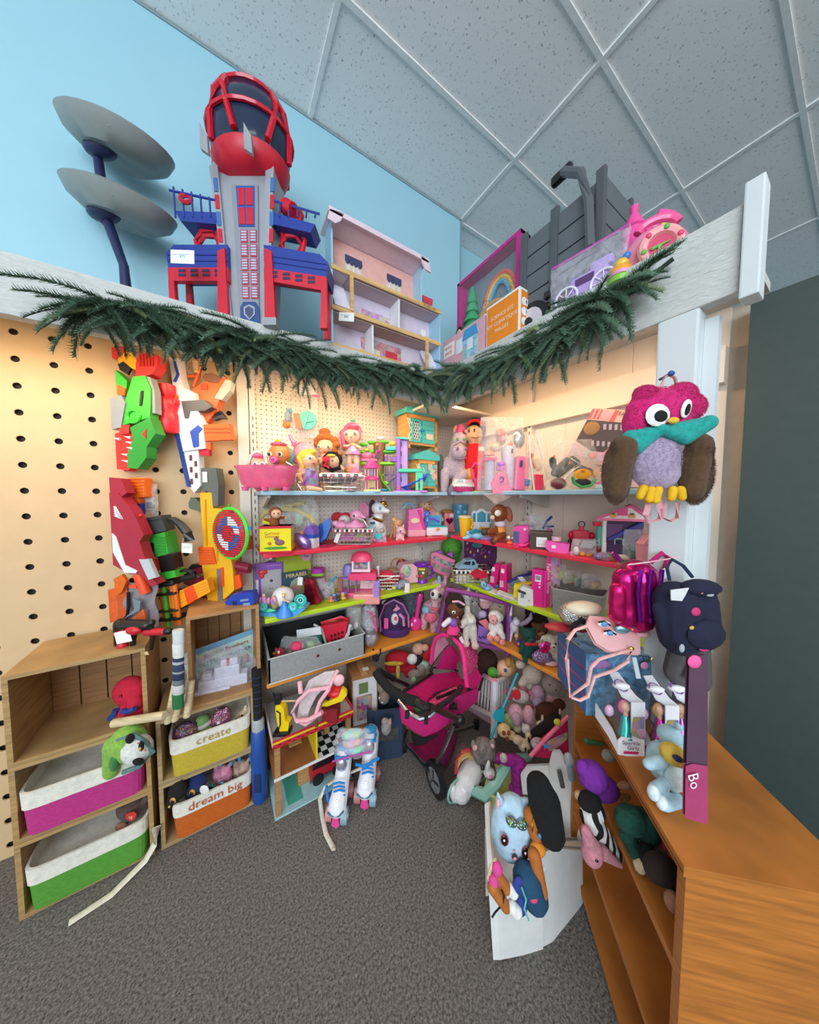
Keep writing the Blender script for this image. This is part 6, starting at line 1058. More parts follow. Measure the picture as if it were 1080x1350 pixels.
# ================================================================ left wall, orange shelf
t = onA('fabric_storage_bin','large grey felt storage bin on the orange shelf','storage bin',ZI,650,985,4,.15,32.7)
pos,w = sa(354,480,.285,ZA[4]); t.o.location.x = pos[0][0]+.0; t.k = pos[1]; d_ = .30/t.k; hh = 44
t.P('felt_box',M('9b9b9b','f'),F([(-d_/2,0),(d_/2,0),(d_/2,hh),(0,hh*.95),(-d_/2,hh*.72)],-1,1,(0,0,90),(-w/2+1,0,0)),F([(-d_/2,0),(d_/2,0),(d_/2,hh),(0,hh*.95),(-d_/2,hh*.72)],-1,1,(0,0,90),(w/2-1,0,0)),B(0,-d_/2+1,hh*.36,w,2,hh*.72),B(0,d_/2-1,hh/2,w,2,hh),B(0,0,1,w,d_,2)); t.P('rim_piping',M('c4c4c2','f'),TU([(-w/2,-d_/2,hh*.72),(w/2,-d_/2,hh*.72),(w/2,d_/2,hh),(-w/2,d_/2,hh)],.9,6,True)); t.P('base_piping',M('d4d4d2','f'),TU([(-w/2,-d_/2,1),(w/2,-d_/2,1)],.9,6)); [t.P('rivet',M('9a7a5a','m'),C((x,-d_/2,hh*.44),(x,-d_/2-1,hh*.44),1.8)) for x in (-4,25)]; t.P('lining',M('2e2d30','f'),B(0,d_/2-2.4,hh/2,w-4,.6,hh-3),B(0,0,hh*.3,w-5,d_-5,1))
bk = t.o.location
def inA4(name,label,cat,X,Y,y,z,**kw):
    r = ray(ZI[0]+X/7.2,ZI[1]+Y/7.2); q = y/r[1]; return _mk(_out(r[0]*q,r[1]*q,CH+r[2]*q),ZI,X,Y,name,label,cat,0,kw)
t = inA4('toy_shopping_basket','red toy shopping basket in the grey felt bin','toy',820,600,1.62,0); t.P('basket',M('d8243c','p'),t.f([(690,440),(940,395),(915,540),(870,590),(760,600)],-9,9)); t.P('rim',M('e02c44','p'),t.tu([(680,430),(870,372),(945,400),(720,470)],12,closed=True,y=-2)); [t.P('slot',M('5a0c18','p'),t.b(780+n*34,520-n*12,800+n*34,545-n*12,-9.4,.8),t.b(785+n*32,565-n*12,803+n*32,585-n*12,-9.4,.8)) for n in range(4)]; t.P('handle',M('c8c4bc','p'),t.tu([(630,420),(700,460),(740,600)],12,y=-10)); t.P('yellow_food',M('e8b43a','p'),t.e(800,440,60,24,y=2)); t.P('pink_tray',M('d8609c','p'),t.f([(560,650),(690,560),(700,620),(760,610),(620,690)],-12,-6))
t = inA4('teal_pouch','teal zip pouch with white card in the grey bin','pouch',580,640,1.64,0); t.P('pouch',M('1f6f62','f'),t.b(480,560,680,650,0,8,-10,2)); t.P('card',M('e4e6e8','k'),t.f([(455,490),(680,455),(690,530),(460,565)],-5,-4.4))
t = inA4('zip_bag','clear bag of red and pink felt flowers in the grey bin','bag',480,780,1.58,0); t.P('bag_film',M('e8eae6','c'),BAG(56,30,16,21,.2)); t.P('flower',M('e84a72','f'),t.e(460,640,62,50,y=-6,ry=7)); t.P('leaf',M('7a9a5a','f'),t.e(430,700,44,40,y=-3),t.e(580,650,40,50,y=-1)); t.P('red_flower',M('d83a4a','f'),t.e(390,745,70,36,y=-5,ry=6)); t.P('pink_flower',M('d87a9c','f'),t.e(560,715,44,36,y=-5))
t = inA4('strawberry_plush','dark red plush strawberry doll in the grey bin corner','plush toy',280,760,1.58,0); t.P('body',M('a82a3c','u'),t.e(280,730,54,50,ry=7),t.cp(250,695,242,675,12,6),t.cp(300,690,300,672,10,6),blob=.7); t.P('eye',M('e8d88a','g'),t.e(290,695,12,16,y=-6,ry=1)); t.P('bow',M('c8a02a','f'),t.e(242,710,10,8,y=-5))
t = inA4('plush_toy','white and grey plush dog in the grey bin','plush toy',890,640,1.58,0); t.P('body',M('e4e2e8','u'),t.e(900,580,44,46,ry=6),t.cp(930,550,945,470,16,12),t.e(950,465,18,18),t.e(790,620,26,30),blob=.7); t.P('ear',M('3a3034','u'),t.e(885,620,22,26,y=-4)); t.P('eye',M(BK,'g'),t.e(885,575,6,y=-7))
t = inA4('activity_card','teal and white activity card lying in the grey bin','card',750,690,1.56,0); t.P('card',M('a8d0d0','i'),t.f([(650,715),(860,655),(870,680),(670,725)],-4,6)); t.P('yellow_mark',M('e8c03a','k'),t.e(685,712,14,8,y=-5))
t = onA('zip_bag','clear bag of pale doll parts at right end of grey bin','bag',ZI,990,600,4,.2); t.o.location.z += .12; clearbag(t,20,28,9,17); t.P('doll_part',M('d8c4c8','p'),t.e(1010,560,22,30),t.e(960,600,20,18))
t = onA('sequin_backpack','silver sequin backpack with pink zip on the orange shelf','backpack',ZJ,225,690,4,.24)
t.P('bag',M('c9c6cc','s'),t.cp(195,330,200,480,80,92,y0=0),t.e(205,600,82,84,ry=12),blob=1.2); t.P('zip',M('e84a9c','p'),t.tu([(215,310),(250,380),(275,490)],9,y=-13)); t.P('strap',M(BK,'f'),t.tu([(240,680),(235,740),(260,790),(310,720),(305,680)],9,y=-8)); t.P('strap_end',M(BK,'f'),t.e(262,760,34,40,y=-9,ry=2))
t = onA('dome_backpack','clear domed purple backpack with hair accessories inside','backpack',ZJ,440,650,4,.18)
t.P('base',M('4a2468','f'),t.lz([(100,655),(134,630),(138,590),(128,570)],438,sy=.6)); t.P('back_shell',M('3f2352','f'),t.e(435,450,134,150,y=7,ry=9)); t.P('dome',M('d8a8d0','q'),t.e(436,450,136,152,y=-1,ry=14,n=20)); t.P('trim',M('b878b0','p'),t.tu([(305,600),(300,470),(340,350),(430,300),(520,350),(565,450),(568,560)],9,y=-4)); t.P('bear_print',M('ece4ec','p'),t.e(440,470,36,56,y=-9,ry=4)); t.P('pink_ribbon',M('ee5aa0','f'),t.b(340,460,380,560,-9,2,bev=.5)); t.P('headband',M('d88ac8','p'),t.tu([(480,420),(520,460),(525,530)],14,y=-9)); t.P('heart',M('f04a6a','f'),t.e(448,452,14,20,y=-13.5,ry=1)); t.P('eye_gem',M('3a3aa0','g'),t.e(398,420,12,y=-10),t.e(478,410,10,y=-10)); t.P('bow',M('e88ac0','f'),t.f([(410,380),(455,335),(490,370),(450,395)],-10,-8)); t.P('black_clip',M(BK,'p'),t.tu([(410,380),(450,340)],7,y=-12))
t = onA('hair_brush','magenta pink hairbrush standing on the orange shelf','hairbrush',ZJ,630,548,4,.20); t.P('head',M('ee3a92','g'),t.e(630,480,58,72,ry=5)); t.P('handle',M('e8388e','g'),t.tu([(640,430),(655,330),(675,210),(680,190)],[22,18,28,22],10)); t.P('white_mark',M('f0e4ec','k'),t.e(598,475,9,16,y=-5,ry=1)); t.P('rim',M('c82a78','g'),TO(t.uv(630,480)[0],0,t.uv(630,480)[1],8,.8,n=18))
t = onA('sequin_pillow','dark blue confetti sequin cushion behind the hairbrush','cushion',ZJ,560,560,4,.06); t.P('cushion',M('2c4f78','s'),B(0,0,26,40,8,52,(0,4,0),3)); t.P('rainbow_cord',M('e8a04a','f'),t.tu([(390,220),(430,250),(480,270)],7,y=-8)); t.P('piping',M('1c2c50','f'),B(0,0,26,41,1.5,53,(0,4,0)))
t = onA('purple_lilac_pouch','small dark purple pouch behind the clear backpack','pouch',ZJ,340,520,4,.07); t.P('pouch',M('3a1f4c','f'),B(0,0,19,30,8,38,bev=3)); t.P('white_tag',M('d8d4d0','k'),t.e(350,250,36,24,y=-5,ry=.5)); t.P('orange_tag',M('e8783a','p'),B(-16,-3,34,8,3,7,(0,20,0),1))
t = onA('alpaca_plush','rainbow pastel alpaca plush at the corner of orange shelf','plush toy',ZJ,780,515,4,.24)
t.P('body',M('e0aab8','y'),t.e(780,330,88,90,y=4,ry=12),t.cp(810,290,840,180,62,54),t.e(845,145,78,80,ry=10),t.cp(720,380,712,490,40,32),t.cp(820,390,800,505,44,38,y0=-5),t.cp(905,90,915,10,22,12),t.cp(850,80,855,20,18,12),t.e(840,80,60,36),blob=1); t.P('face',M('f0e6e0','u'),t.e(812,165,48,58,y=-6,ry=8)); t.P('eye',M(BK,'g'),t.e(790,148,15,20,y=-12,ry=2)); t.P('eye',M(BK,'g'),t.e(852,165,16,22,y=-11,ry=2)); t.P('pink_heart',M('f0708c','u'),t.e(775,375,62,50,y=-9,ry=6)); t.P('blue_ear',M('86bcd0','u'),t.cp(850,80,852,15,22,16,y0=-2)); t.P('bow',M('e8607a','f'),t.tu([(770,280),(830,300)],12,y=-11)); t.P('blue_patch',M('9ac4dc','u'),t.e(730,310,40,36,y=-6,ry=7)); t.P('mouth',M('b07a6a','f'),t.e(800,195,12,5,y=-14,ry=1))
# ================================================================ right wall, blue shelf
t = onB('toy_cake','pink toy cake with white icing in the corner of the blue shelf','toy food',ZC2,295,915,1,.27)
t.P('cake',M('d83a7c','p'),t.lz([(80,915),(92,905),(104,860),(100,850)],295,sy=.6)); t.P('icing',M('ece8e2','p'),t.lz([(108,862),(112,846),(100,815),(0,812)],295,sy=.6)); [t.P('icing_drip',M('ece8e2','p'),t.e(205+n*26,862,14,12,y=-9+abs(n-3.5)*.9)) for n in range(8)]; t.P('label',M('f0efe8','k'),t.b(200,802,300,830,-10,.5)); t.x('cake',M('2f9a78','k'),250,815,34,-10.6); t.P('pink_label',M('f0b0c0','k'),t.b(300,805,385,832,-10,.5))
t = onB('yellow_ball','yellow ball behind the toy cake','ball',ZC2,350,898,1,.16); t.P('ball',M('f0a81c','p'),t.e(348,735,40,62,ry=6)); t.P('prop',M('e8a01c','p'),t.b(320,780,380,900,0,5)); t.P('stripe',M('c8801c','p'),t.tu([(315,730),(348,745),(382,730)],5,y=-5))
t = onB('pink_hanger_toy','hot pink looped plastic toy standing beside the clear castle bag','toy',ZC2,430,900,1,.25); t.P('loop',M('ee3a84','p'),t.tu([(430,890),(390,780),(375,690),(400,635),(450,650),(455,690),(435,780),(440,890)],17,8)); t.P('spike',M('ee3a84','p'),t.tu([(450,640),(455,590)],[14,8],8)); t.P('base',M('a8d83a','p'),t.b(385,895,505,918,-3,10,bev=1))
t = onB('zip_bag','big clear bag of pink castle playset pieces hanging over blue shelf','bag',ZC2,650,910,1,.27,0)
t.P('bag_film',M('f2e6e4','c'),BAG(62,96,18,31,.12)); t.P('bag_corner',M('f2cfc6','c'),t.f([(455,930),(800,930),(580,1035)],-12,-9)); pk3 = 'ee7fa4'
t.P('castle_wall',M('ef86a8','p'),t.f([(540,830),(600,740),(680,705),(740,930),(560,935)],-8,-4)); t.P('castle_tower',M('c9c8dc','p'),t.lz([(46,900),(46,640),(52,630)],545,0)); t.P('tower_roof',M('f08a84','p'),t.lz([(54,575),(30,545),(0,520)],535,0)); t.P('castle_tower',M('ccd0e0','p'),t.lz([(60,890),(62,560),(66,500),(60,490)],720,3)); t.P('tower_roof',M('ee7a68','p'),t.lz([(26,500),(14,460),(0,435)],738,0)); t.P('window',M('3a3440','p'),t.e(738,540,10,24,y=-6,ry=1)); t.P('pink_tower',M('ef7aa6','p'),t.b(765,590,890,905,-3,12,4,2)); t.P('balcony',M('d880b8','p'),t.lz([(46,720),(50,670),(40,640),(10,630)],645,-3)); t.P('railing',M('ee6a8a','p'),t.b(480,600,600,630,-5,6)); t.P('scroll',M('8a4ab0','p'),t.tu([(620,800),(630,780),(655,790),(650,820),(625,830)],6,y=-9)); t.P('flower_bunch',M('c9b85a','i'),t.e(600,500,56,40,y=2),t.e(650,420,50,60,y=3)); t.P('rose_bunch',M('ee8a7a','u'),t.e(640,370,50,46,y=1)); t.P('blue_cloth',M('a8bcc8','v'),t.e(820,420,56,90,y=2,ry=4)); t.P('lilac_roof',M('b87ad0','p'),t.e(640,665,40,32,y=-6)); t.P('window_dark',M('4a4a6a','k'),t.b(800,630,825,690,-10,1,4)); t.P('twig',M('8a5a3c','p'),t.e(700,935,26,12,y=-9))
t = onB('zip_bag','clear zip case with red and cream toys on blue shelf','bag',ZC2,985,895,1,.24)
t.P('bag_film',M('f4e4d2','c'),BAG(30,74,12,33,.3)); t.P('zip_edge',M('ece2d4','p'),t.tu([(890,390),(900,560),(930,760),(950,890)],8,y=-6),t.tu([(960,340),(985,480),(1030,640),(1080,800)],8,y=-6)); t.P('cream_doll',M('eccba0','p'),t.cp(970,600,1000,680,40,34),blob=.8); t.P('red_jacket',M('d8304a','f'),t.cp(935,560,975,670,18,22)); t.P('red_box',M('e83a5a','p'),t.b(945,745,1030,890,-3,7,3,1)); t.P('pink_leg',M('ee6a88','p'),t.cp(1040,800,1060,890,12,12)); t.P('blue_bit',M('5a82a8','p'),t.b(870,790,910,850,-4,5,8,1))
t = onB('zip_bag','clear bag of black toy gadgets with yellow disc on blue shelf','bag',ZD2,400,1020,1,.22)
t.P('bag_film',M('f2e4d0','c'),BAG(70,66,18,35,.35)); t.P('black_tool',M('262422','p'),t.cp(200,740,205,790,34,30),t.cp(220,860,330,740,36,30),t.cp(260,880,380,790,30,26),t.cp(400,720,450,760,26,30,y0=4),t.cp(460,820,560,850,44,40,y0=3),blob=1); t.P('orange_dial',M('e87a2c','p'),t.e(190,712,12,14,y=-6)); d_ = t.P('yellow_disc',M('eea01c','p'),t.e(450,876,82,48,y=-9,ry=2)); t.P('disc_print',M('c8702c','k'),t.e(440,850,22,12,y=-11.4,ry=.4),par=d_); t.P('green_ring',M('3fa05a','p'),t.tu([(360,900),(380,960),(450,995),(530,980),(575,920)],14,y=-8)); t.P('black_disc',M('242224','p'),t.e(460,950,80,34,y=-7,ry=2)); t.P('yellow_edge',M('e89a2c','p'),t.e(590,875,18,34,y=-3)); t.P('maroon_case',M('7a2430','p'),t.e(260,960,80,56,y=0,ry=5)); t.P('white_cord',M('ece4da','p'),t.tu([(280,920),(360,840),(440,790),(340,730)],6,y=-8))
t = onB('gift_set_box','pale gift box with pink robe picture leaning on cream wall','box',ZD2,520,880,1,.12,-42)
t.P('box',M('d9b3a4','k'),t.f([(570,128),(980,240),(1000,860),(710,856),(330,605)],-3,3)); q = t.P('photo_print',M('55484c','k'),t.f([(520,225),(850,315),(835,430),(740,560),(560,520),(430,410)],-3.6,-3)); t.P('floor_print',M('d3b3c0','k'),t.f([(430,410),(560,520),(760,560),(880,600),(780,680),(430,545),(370,540)],-3.6,-3)); t.P('robe_print',M('ee9fae','k'),t.f([(860,330),(905,350),(960,420),(950,640),(690,620),(640,560),(700,500),(800,450)],-4.2,-3.6)); t.P('stripe_print',M('d8606a','k'),t.f([(560,135),(580,140),(545,222),(525,215)],-3.6,-3),t.f([(595,145),(615,150),(580,230),(560,225)],-3.6,-3),t.f([(630,155),(642,158),(610,238),(592,232)],-3.6,-3)); t.P('balloon_print',M('f0a0a8','k'),t.e(660,215,42,40,y=-3.4,ry=.4)); t.P('tower_print',M('e8606e','k'),t.f([(735,178),(762,190),(725,278),(690,270)],-3.6,-3)); t.P('gold_seal',M('9a7444','k'),t.e(558,312,66,62,y=-4,ry=.6)); t.P('cat_print',M('ee4a6a','k'),t.f([(330,600),(350,555),(375,580),(425,575),(395,632)],-4,-3)); [t.P('bottle_print',M('b8a8b8','k'),t.b(650+n*42,290+n*8,672+n*42,340+n*8,-4,.6),t.b(560+n*42,425+n*9,580+n*42,470+n*9,-4,.6)) for n in range(4)]
for tx,X,Y,sz in (('FAO SCHWARZ',905,255,42),('PAMPERED',665,668,30),('DAY SET',690,708,30)): t.x(tx,M('5a4038','k'),X,Y,sz,-4.2,14)
t.P('teal_print',M('7fb8b8','k'),t.e(560,545,34,22,y=-4,ry=.4)); t.P('pink_ball_print',M('ef8a9a','k'),t.e(575,560,34,30,y=-4.4,ry=.4))
t = onB('soap_box','small pink and teal box at right of the blue shelf','box',ZD2,672,1000,1,.26); t.P('box',M('e8f0ee','p'),B(0,0,3.5,12,8,7)); t.P('pink_top',M('f07ab0','p'),B(0,0,8,12,8,3)); t.P('teal_base',M('8fd0d8','p'),B(0,0,1,13,9,2))
# ================================================================ owl backpack on the post
ZO = (790,480,4.82)
t = atD('owl_backpack','furry owl backpack with magenta head hanging on the white post','backpack',ZO,400,480,0.80,-6)
t.P('head',M('dd1a78','u'),t.e(390,300,215,150,y=2,ry=16),t.e(230,370,70,100,ry=13),t.e(290,200,80,60,ry=10),t.e(500,200,90,70,ry=10),t.e(560,280,80,80,ry=12),blob=1.6); t.P('belly',M('b7a2bd','u'),t.e(360,620,150,185,y=0,ry=18),t.e(400,690,110,110,ry=17),blob=1.6)
t.P('scarf',M('1ca39a','u'),t.cp(180,470,230,540,40,40,y0=-8),t.cp(230,530,350,430,42,36,y0=-9),t.cp(350,430,500,480,36,44,y0=-13,y1=-9),t.cp(500,480,630,390,46,46,y0=-9),t.cp(190,460,600,400,40,46,y0=-6),blob=1.4)
w1 = t.P('wing',M('5b4028','u'),t.cp(160,530,120,800,80,70,y0=-5),t.e(125,690,88,200,y=-3,ry=12),blob=1.6); w2 = t.P('wing',M('5b4028','u'),t.cp(600,520,570,800,70,66,y0=-5),t.e(590,690,100,200,y=-3,ry=12),blob=1.6)
for X,Y,r,rz,y,pxx,pr,prz in ((320,345,70,70,-15,330,40,36),(478,310,28,58,-15,478,15,36)):
    e = t.P('eye',M('efeae6','f'),t.e(X,Y,r,rz,y=y,ry=3,rot=0 if r > 40 else 12)); t.P('pupil',M('121012','f'),t.e(pxx,Y+8,pr,prz,y=y-2.4,ry=1.6,rot=0 if r > 40 else 12),par=e)
t.P('beak',M('e8b83a','f'),t.e(393,384,32,20,y=-20,ry=3))
for X0,Y0,X1,Y1 in ((275,790,255,840),(320,800,310,860),(360,800,350,865),(445,800,440,850),(490,800,500,845)): t.P('toe',M('e3b01f','f'),t.cp(X0,Y0,X1,Y1,26,24,y0=-9))
t.P('strap',M('dca0a8','f'),t.tu([(350,870),(330,960),(350,1010),(410,990),(415,920),(395,800)],20,8,flat=.25,y=2),t.tu([(440,880),(440,980),(480,1000),(520,980),(520,880)],18,8,flat=.25,y=3)); t.P('hang_loop',M('e0b4b4','f'),t.tu([(390,160),(410,90),(435,70),(470,90),(490,150)],14,8,flat=.4,y=4))
t.P('peg',M('24488c','p'),t.e(436,70,20,17,y=0,ry=3),C((t.uv(436,70)[0],0,t.uv(436,70)[1]),(t.uv(436,70)[0],20,t.uv(436,70)[1]),2))
# fur tufts
def furry(par,mat,shells,n,ln,seed):
    rd = random.Random(seed); V,Fa = [],[]
    for (X,Y,rx,rz,y,ry) in shells:
        a = t.uv(X,Y); rx,rz = rx/t.Z[2],rz/t.Z[2]
        for _ in range(n):
            th,ph = rd.uniform(0,2*PI),math.acos(rd.uniform(-1,1)); nx,ny,nz_ = math.sin(ph)*math.cos(th),-abs(math.sin(ph)*math.sin(th)),math.cos(ph)
            p = Vector((a[0]+rx*nx,y+ry*ny,a[1]+rz*nz_)); dr = Vector((nx/rx,ny/ry,nz_/rz)).normalized()+Vector((rd.gauss(0,.35),rd.gauss(0,.35),-.5+rd.gauss(0,.3))); dr.normalize()
            sd = dr.cross(Vector((rd.random(),rd.random(),rd.random()))).normalized()*.28; o = len(V); V += [tuple(p-dr*.4-sd),tuple(p-dr*.4+sd),tuple(p+dr*ln*rd.uniform(.6,1.2))]; Fa.append((o,o+1,o+2))
    t.P('fur',mat,(V,Fa,False),par=par,kind='stuff')
furry(t.o,M('e0307f','u'),[(390,300,215,150,2,16),(290,200,80,60,0,10),(500,200,90,70,0,10),(560,280,80,80,0,12),(230,370,70,100,0,13)],1500,2.2,3); furry(t.o,M('c2aec8','u'),[(360,620,150,185,0,18)],2600,2.2,4); furry(w1,M('74543a','u'),[(125,690,88,200,-3,12),(150,560,76,90,-5,13)],2600,3.2,1); furry(w2,M('6a4c34','u'),[(590,690,100,200,-3,12),(596,560,66,90,-5,13)],2600,3.2,2)
# ================================================================ right wall, red shelf
t = onB('toy_bucket','teal ribbed toy bucket in the corner of the red shelf','bucket',ZG,190,440,2,.07); t.P('bucket',M('4f8fae','g'),t.lz([(56,440),(66,300),(74,200),(72,186),(60,190),(56,300)],190)); t.P('rim',M('7fb0c8','g'),TO(t.uv(190,190)[0],0,t.uv(190,190)[1],10,1,(0,0,0),20)); [t.P('bear_print',M('6fa8c8','p'),t.e(X,260,18,22,y=-9,ry=1)) for X in (165,225)]
t = onB('yellow_pitcher','yellow plastic pitcher with pale lid on the red shelf','pitcher',ZG,245,485,2,.25); t.P('jug',M('f4b81c','p'),t.lz([(42,485),(46,470),(62,310),(62,300)],240)); t.P('lid',M('ecdcb4','p'),t.lz([(68,304),(68,292),(40,284),(0,284)],240)); t.P('handle',M('f4b81c','p'),t.tu([(275,320),(300,325),(302,370),(285,405)],12,8,y=-6))
t = onB('toy_wardrobe','white toy vanity with teal arched mirrors on the red shelf','toy furniture',ZG,395,400,2,.07,-15)
t.P('cabinet',M('e4e6ea','p'),t.b(310,295,470,395,0,12,bev=1)); t.P('mirror_frame',M('e8eaee','p'),t.f([(305,300),(303,200),(320,180),(350,185),(375,160),(410,160),(435,185),(470,185),(485,205),(483,300)],-2,3)); [t.P('mirror',M('2f9ab4','g'),t.f(p,-3,-2)) for p in ([(315,285),(315,205),(340,200),(340,285)],[(355,285),(355,205),(395,180),(432,205),(432,285)],[(447,285),(447,200),(474,205),(474,285)])]; t.P('door_gap',M('9a9ca4','p'),t.b(386,305,390,392,-6.3,.6)); [t.P('knob',M('d8a83a','m'),t.e(X,352,7,y=-7)) for X in (345,380)]
t = onB('gold_music_box','gold toy chest with open lid on the red shelf','toy chest',ZG,430,405,2,.16); t.P('chest',M('d89a2c','g'),t.b(390,370,470,405,0,8,-6,1)); t.P('lid',M('d89a2c','g'),t.b(388,315,480,378,4,2,3,.6)); t.P('lining',M('7a2434','f'),t.b(398,325,472,370,2.6,.6,3))
t = onB('puppy_ear_doll','brown doll with floppy ears seated on the red shelf','doll',ZG,560,530,2,.22)
t.P('body',M('8a4622','p'),t.e(560,265,78,84,ry=11),t.cp(565,350,570,440,40,56),t.cp(530,430,430,440,34,26,y0=-4,y1=-10),t.cp(580,470,500,500,36,28,y0=-8,y1=-14),t.cp(430,440,400,440,26,22,y0=-10),t.cp(500,500,490,520,28,24,y0=-14),blob=1); t.P('ear',M('c8684a','u'),t.e(650,280,34,74,y=1,ry=4,rot=-15)); t.P('ear_back',M('8a4622','u'),t.e(656,278,38,78,y=3,ry=3,rot=-15)); e = t.P('eye',M('f4e6cc','g'),t.e(525,262,30,32,y=-9.5,ry=2)); t.P('eye_rim',M('3a1c10','p'),t.e(527,262,36,38,y=-8.6,ry=2)); t.P('muzzle',M('ecc4a8','p'),t.e(485,305,24,22,y=-6)); t.P('shorts',M('ec9a4c','f'),t.e(565,430,62,48,y=-1,ry=9)); t.P('shirt',M('d9cdd4','f'),t.e(570,370,52,40,ry=8)); [t.P('shoe',M('3f3a38','p'),t.e(X,Y,32,34,y=-12)) for X,Y in ((398,435),(487,520))]
t = onB('unicorn_float','pale blue unicorn toy lying at front of the red shelf','toy',ZG,350,500,2,.28); t.P('body',M('8fc0dc','p'),t.e(360,465,80,38,ry=9),t.cp(290,450,265,440,26,20),t.cp(270,480,225,490,20,14),t.e(420,485,60,18),blob=.8); t.P('mane',M('2f8f9c','u'),t.e(330,420,56,22,y=-4),t.e(290,432,24,16,y=-5),blob=.7); t.P('lilac_tail',M('a88ad0','f'),t.e(440,490,70,16,y=-5))
t = onB('toy_bow','white satin bow with orange clip on the red shelf','hair bow',ZG,670,545,2,.26); t.P('bow',M('ecdfd4','v'),t.e(655,485,30,26,ry=4),t.e(705,490,28,26,ry=4)); t.P('clip',M('ee6a2c','p'),t.e(668,530,34,20)); t.P('knot',M('e0d0c4','v'),t.e(680,487,10,14,y=-3))
t = onB('pink_doll_box','hot pink toy box with dark window on the red shelf','box',ZG,765,560,2,.22,-25); t.P('box',M('ee3aa0','p'),t.f([(705,570),(705,395),(740,380),(835,375),(840,520),(760,570)],-8,6)); t.P('window',M('4a5a8a','g'),t.b(706,430,755,540,-8.6,1)); t.P('label',M('f0c8d8','k'),t.e(805,410,14,y=-8.4,ry=.4))
t = onB('toy_hand','magenta rubber hand toy at front edge of red shelf','toy',ZG,800,575,2,.285); t.P('hand',M('f02a84','p'),t.e(780,555,40,20,ry=4),*[t.cp(800,550+n*5,862,520+n*14,10,7,y0=-3+n) for n in range(4)],t.cp(760,560,720,570,10,7),blob=.6)
t = onB('brown_bear_bit','small dark brown toy bear head behind the pink box','toy',ZG,730,470,2,.08); t.P('head',M('3c2418','u'),t.e(730,365,30,26,ry=4),t.e(712,348,10,10),t.e(748,346,10,10),t.cp(730,380,730,460,22,30),blob=.6); t.P('nose',M(BK,'g'),t.e(726,372,6,y=-4))
t = onB('doll_box','pale pink slim doll box against the cream wall on red shelf','box',ZG,830,470,2,.05,-30); t.P('box',M('d9a8b8','i'),t.b(805,238,882,470,0,8)); t.P('second_box',M('e0b0b4','i'),t.b(758,290,805,470,2,8)); t.P('blue_edge',M('5a5a98','k'),t.b(806,320,880,345,-4.4,.5,-8))
t = onB('zip_bag','clear bag with pink plastic parts and navy tie on red shelf','bag',ZG,960,470,2,.12); clearbag(t,34,40,10,41); t.P('pink_part',M('c83a8c','p'),t.b(1010,320,1050,440,0,5,8,1)); t.P('purple_part',M('8a4ab0','p'),t.e(890,400,50,40,ry=4)); t.P('tie',M('2a3a8c','f'),t.tu([(965,320),(1000,250),(1045,205)],12,y=-3),t.tu([(1000,300),(1065,298)],10,y=-3)); t.P('tan_part',M('b89a9c','p'),t.b(930,350,980,420,-2,6,10,1))
t = onB('wood_tag_box','dark wooden box with white price tag on the red shelf','box',ZG,960,580,2,.25,-25); t.P('box',M('4a3426','w'),t.b(865,425,1055,582,2,16)); t.P('lid',M('5a4030','w'),t.b(860,412,1060,430,2,18)); t.P('tag',M('eceae8','k'),t.b(920,465,1010,555,-6.6,.5)); t.x('~~~~~',M('6a6460','k'),965,530,22,-7.2)
t = onB('pink_shoe_box','open bright pink box with lid ajar on red shelf','box',ZH,190,615,2,.26,-30); t.P('box',M('f052ac','p'),t.f([(82,510),(282,525),(275,615),(120,612),(82,580)],-7,7)); t.P('lid',M('f062b4','p'),t.f([(275,600),(340,560),(345,580),(285,622)],-8,2)); t.P('label',M('f4e4ea','k'),t.b(135,545,170,572,-7.6,.5)); t.P('tin',M('e8a8b4','i'),t.lz([(42,510),(44,470),(0,466)],170,2))
t = onB('red_toy_chair','red toy armchair with black ring on the red shelf','toy furniture',ZH,395,560,2,.12,-20); t.P('seat',M('cf1f3f','p'),t.b(325,370,465,495,0,12,bev=2)); t.P('arm',M('c01c38','p'),t.e(312,420,22,40,y=-2,ry=5)); t.P('arm',M('c01c38','p'),t.e(485,420,26,38,y=-2,ry=5)); t.P('neck',M('cf1f3f','p'),t.b(380,335,420,375,0,6,bev=1)); t.P('ring',M(BK,'p'),TO(t.uv(402,315)[0],0,t.uv(402,315)[1],3.6,.7,n=16)); t.P('wheel',M('2a2426','p'),t.e(310,500,20,40,y=3)); t.P('rod',M('b8b0b4','m'),t.cy(435,280,438,380,5)); t.P('base',M('a81830','p'),t.b(310,490,480,560,0,10))
t = onB('zip_bag','clear bag of orange and white toy bits on red shelf','bag',ZH,430,620,2,.24); clearbag(t,34,22,12,43); t.P('grey_card',M('b4aca8','k'),t.f([(405,470),(525,475),(490,550),(375,535)],-4,-3)); t.P('orange_bit',M('e89a3a','p'),t.e(400,600,28,20,y=-4),t.e(460,610,30,14,y=-4)); t.P('white_bit',M('e8d8d0','p'),t.e(350,570,26,40,y=-2)); t.P('wire_rack',M('d0ccc8','m'),t.tu([(530,460),(530,560)],4),t.tu([(572,460),(572,560)],4),t.tu([(530,480),(572,480)],3),t.tu([(530,520),(572,520)],3))
t = onB('gable_dollhouse','white toy house with pink gable and spiral pillar on red shelf','toy house',ZH,790,640,2,.12,-26)
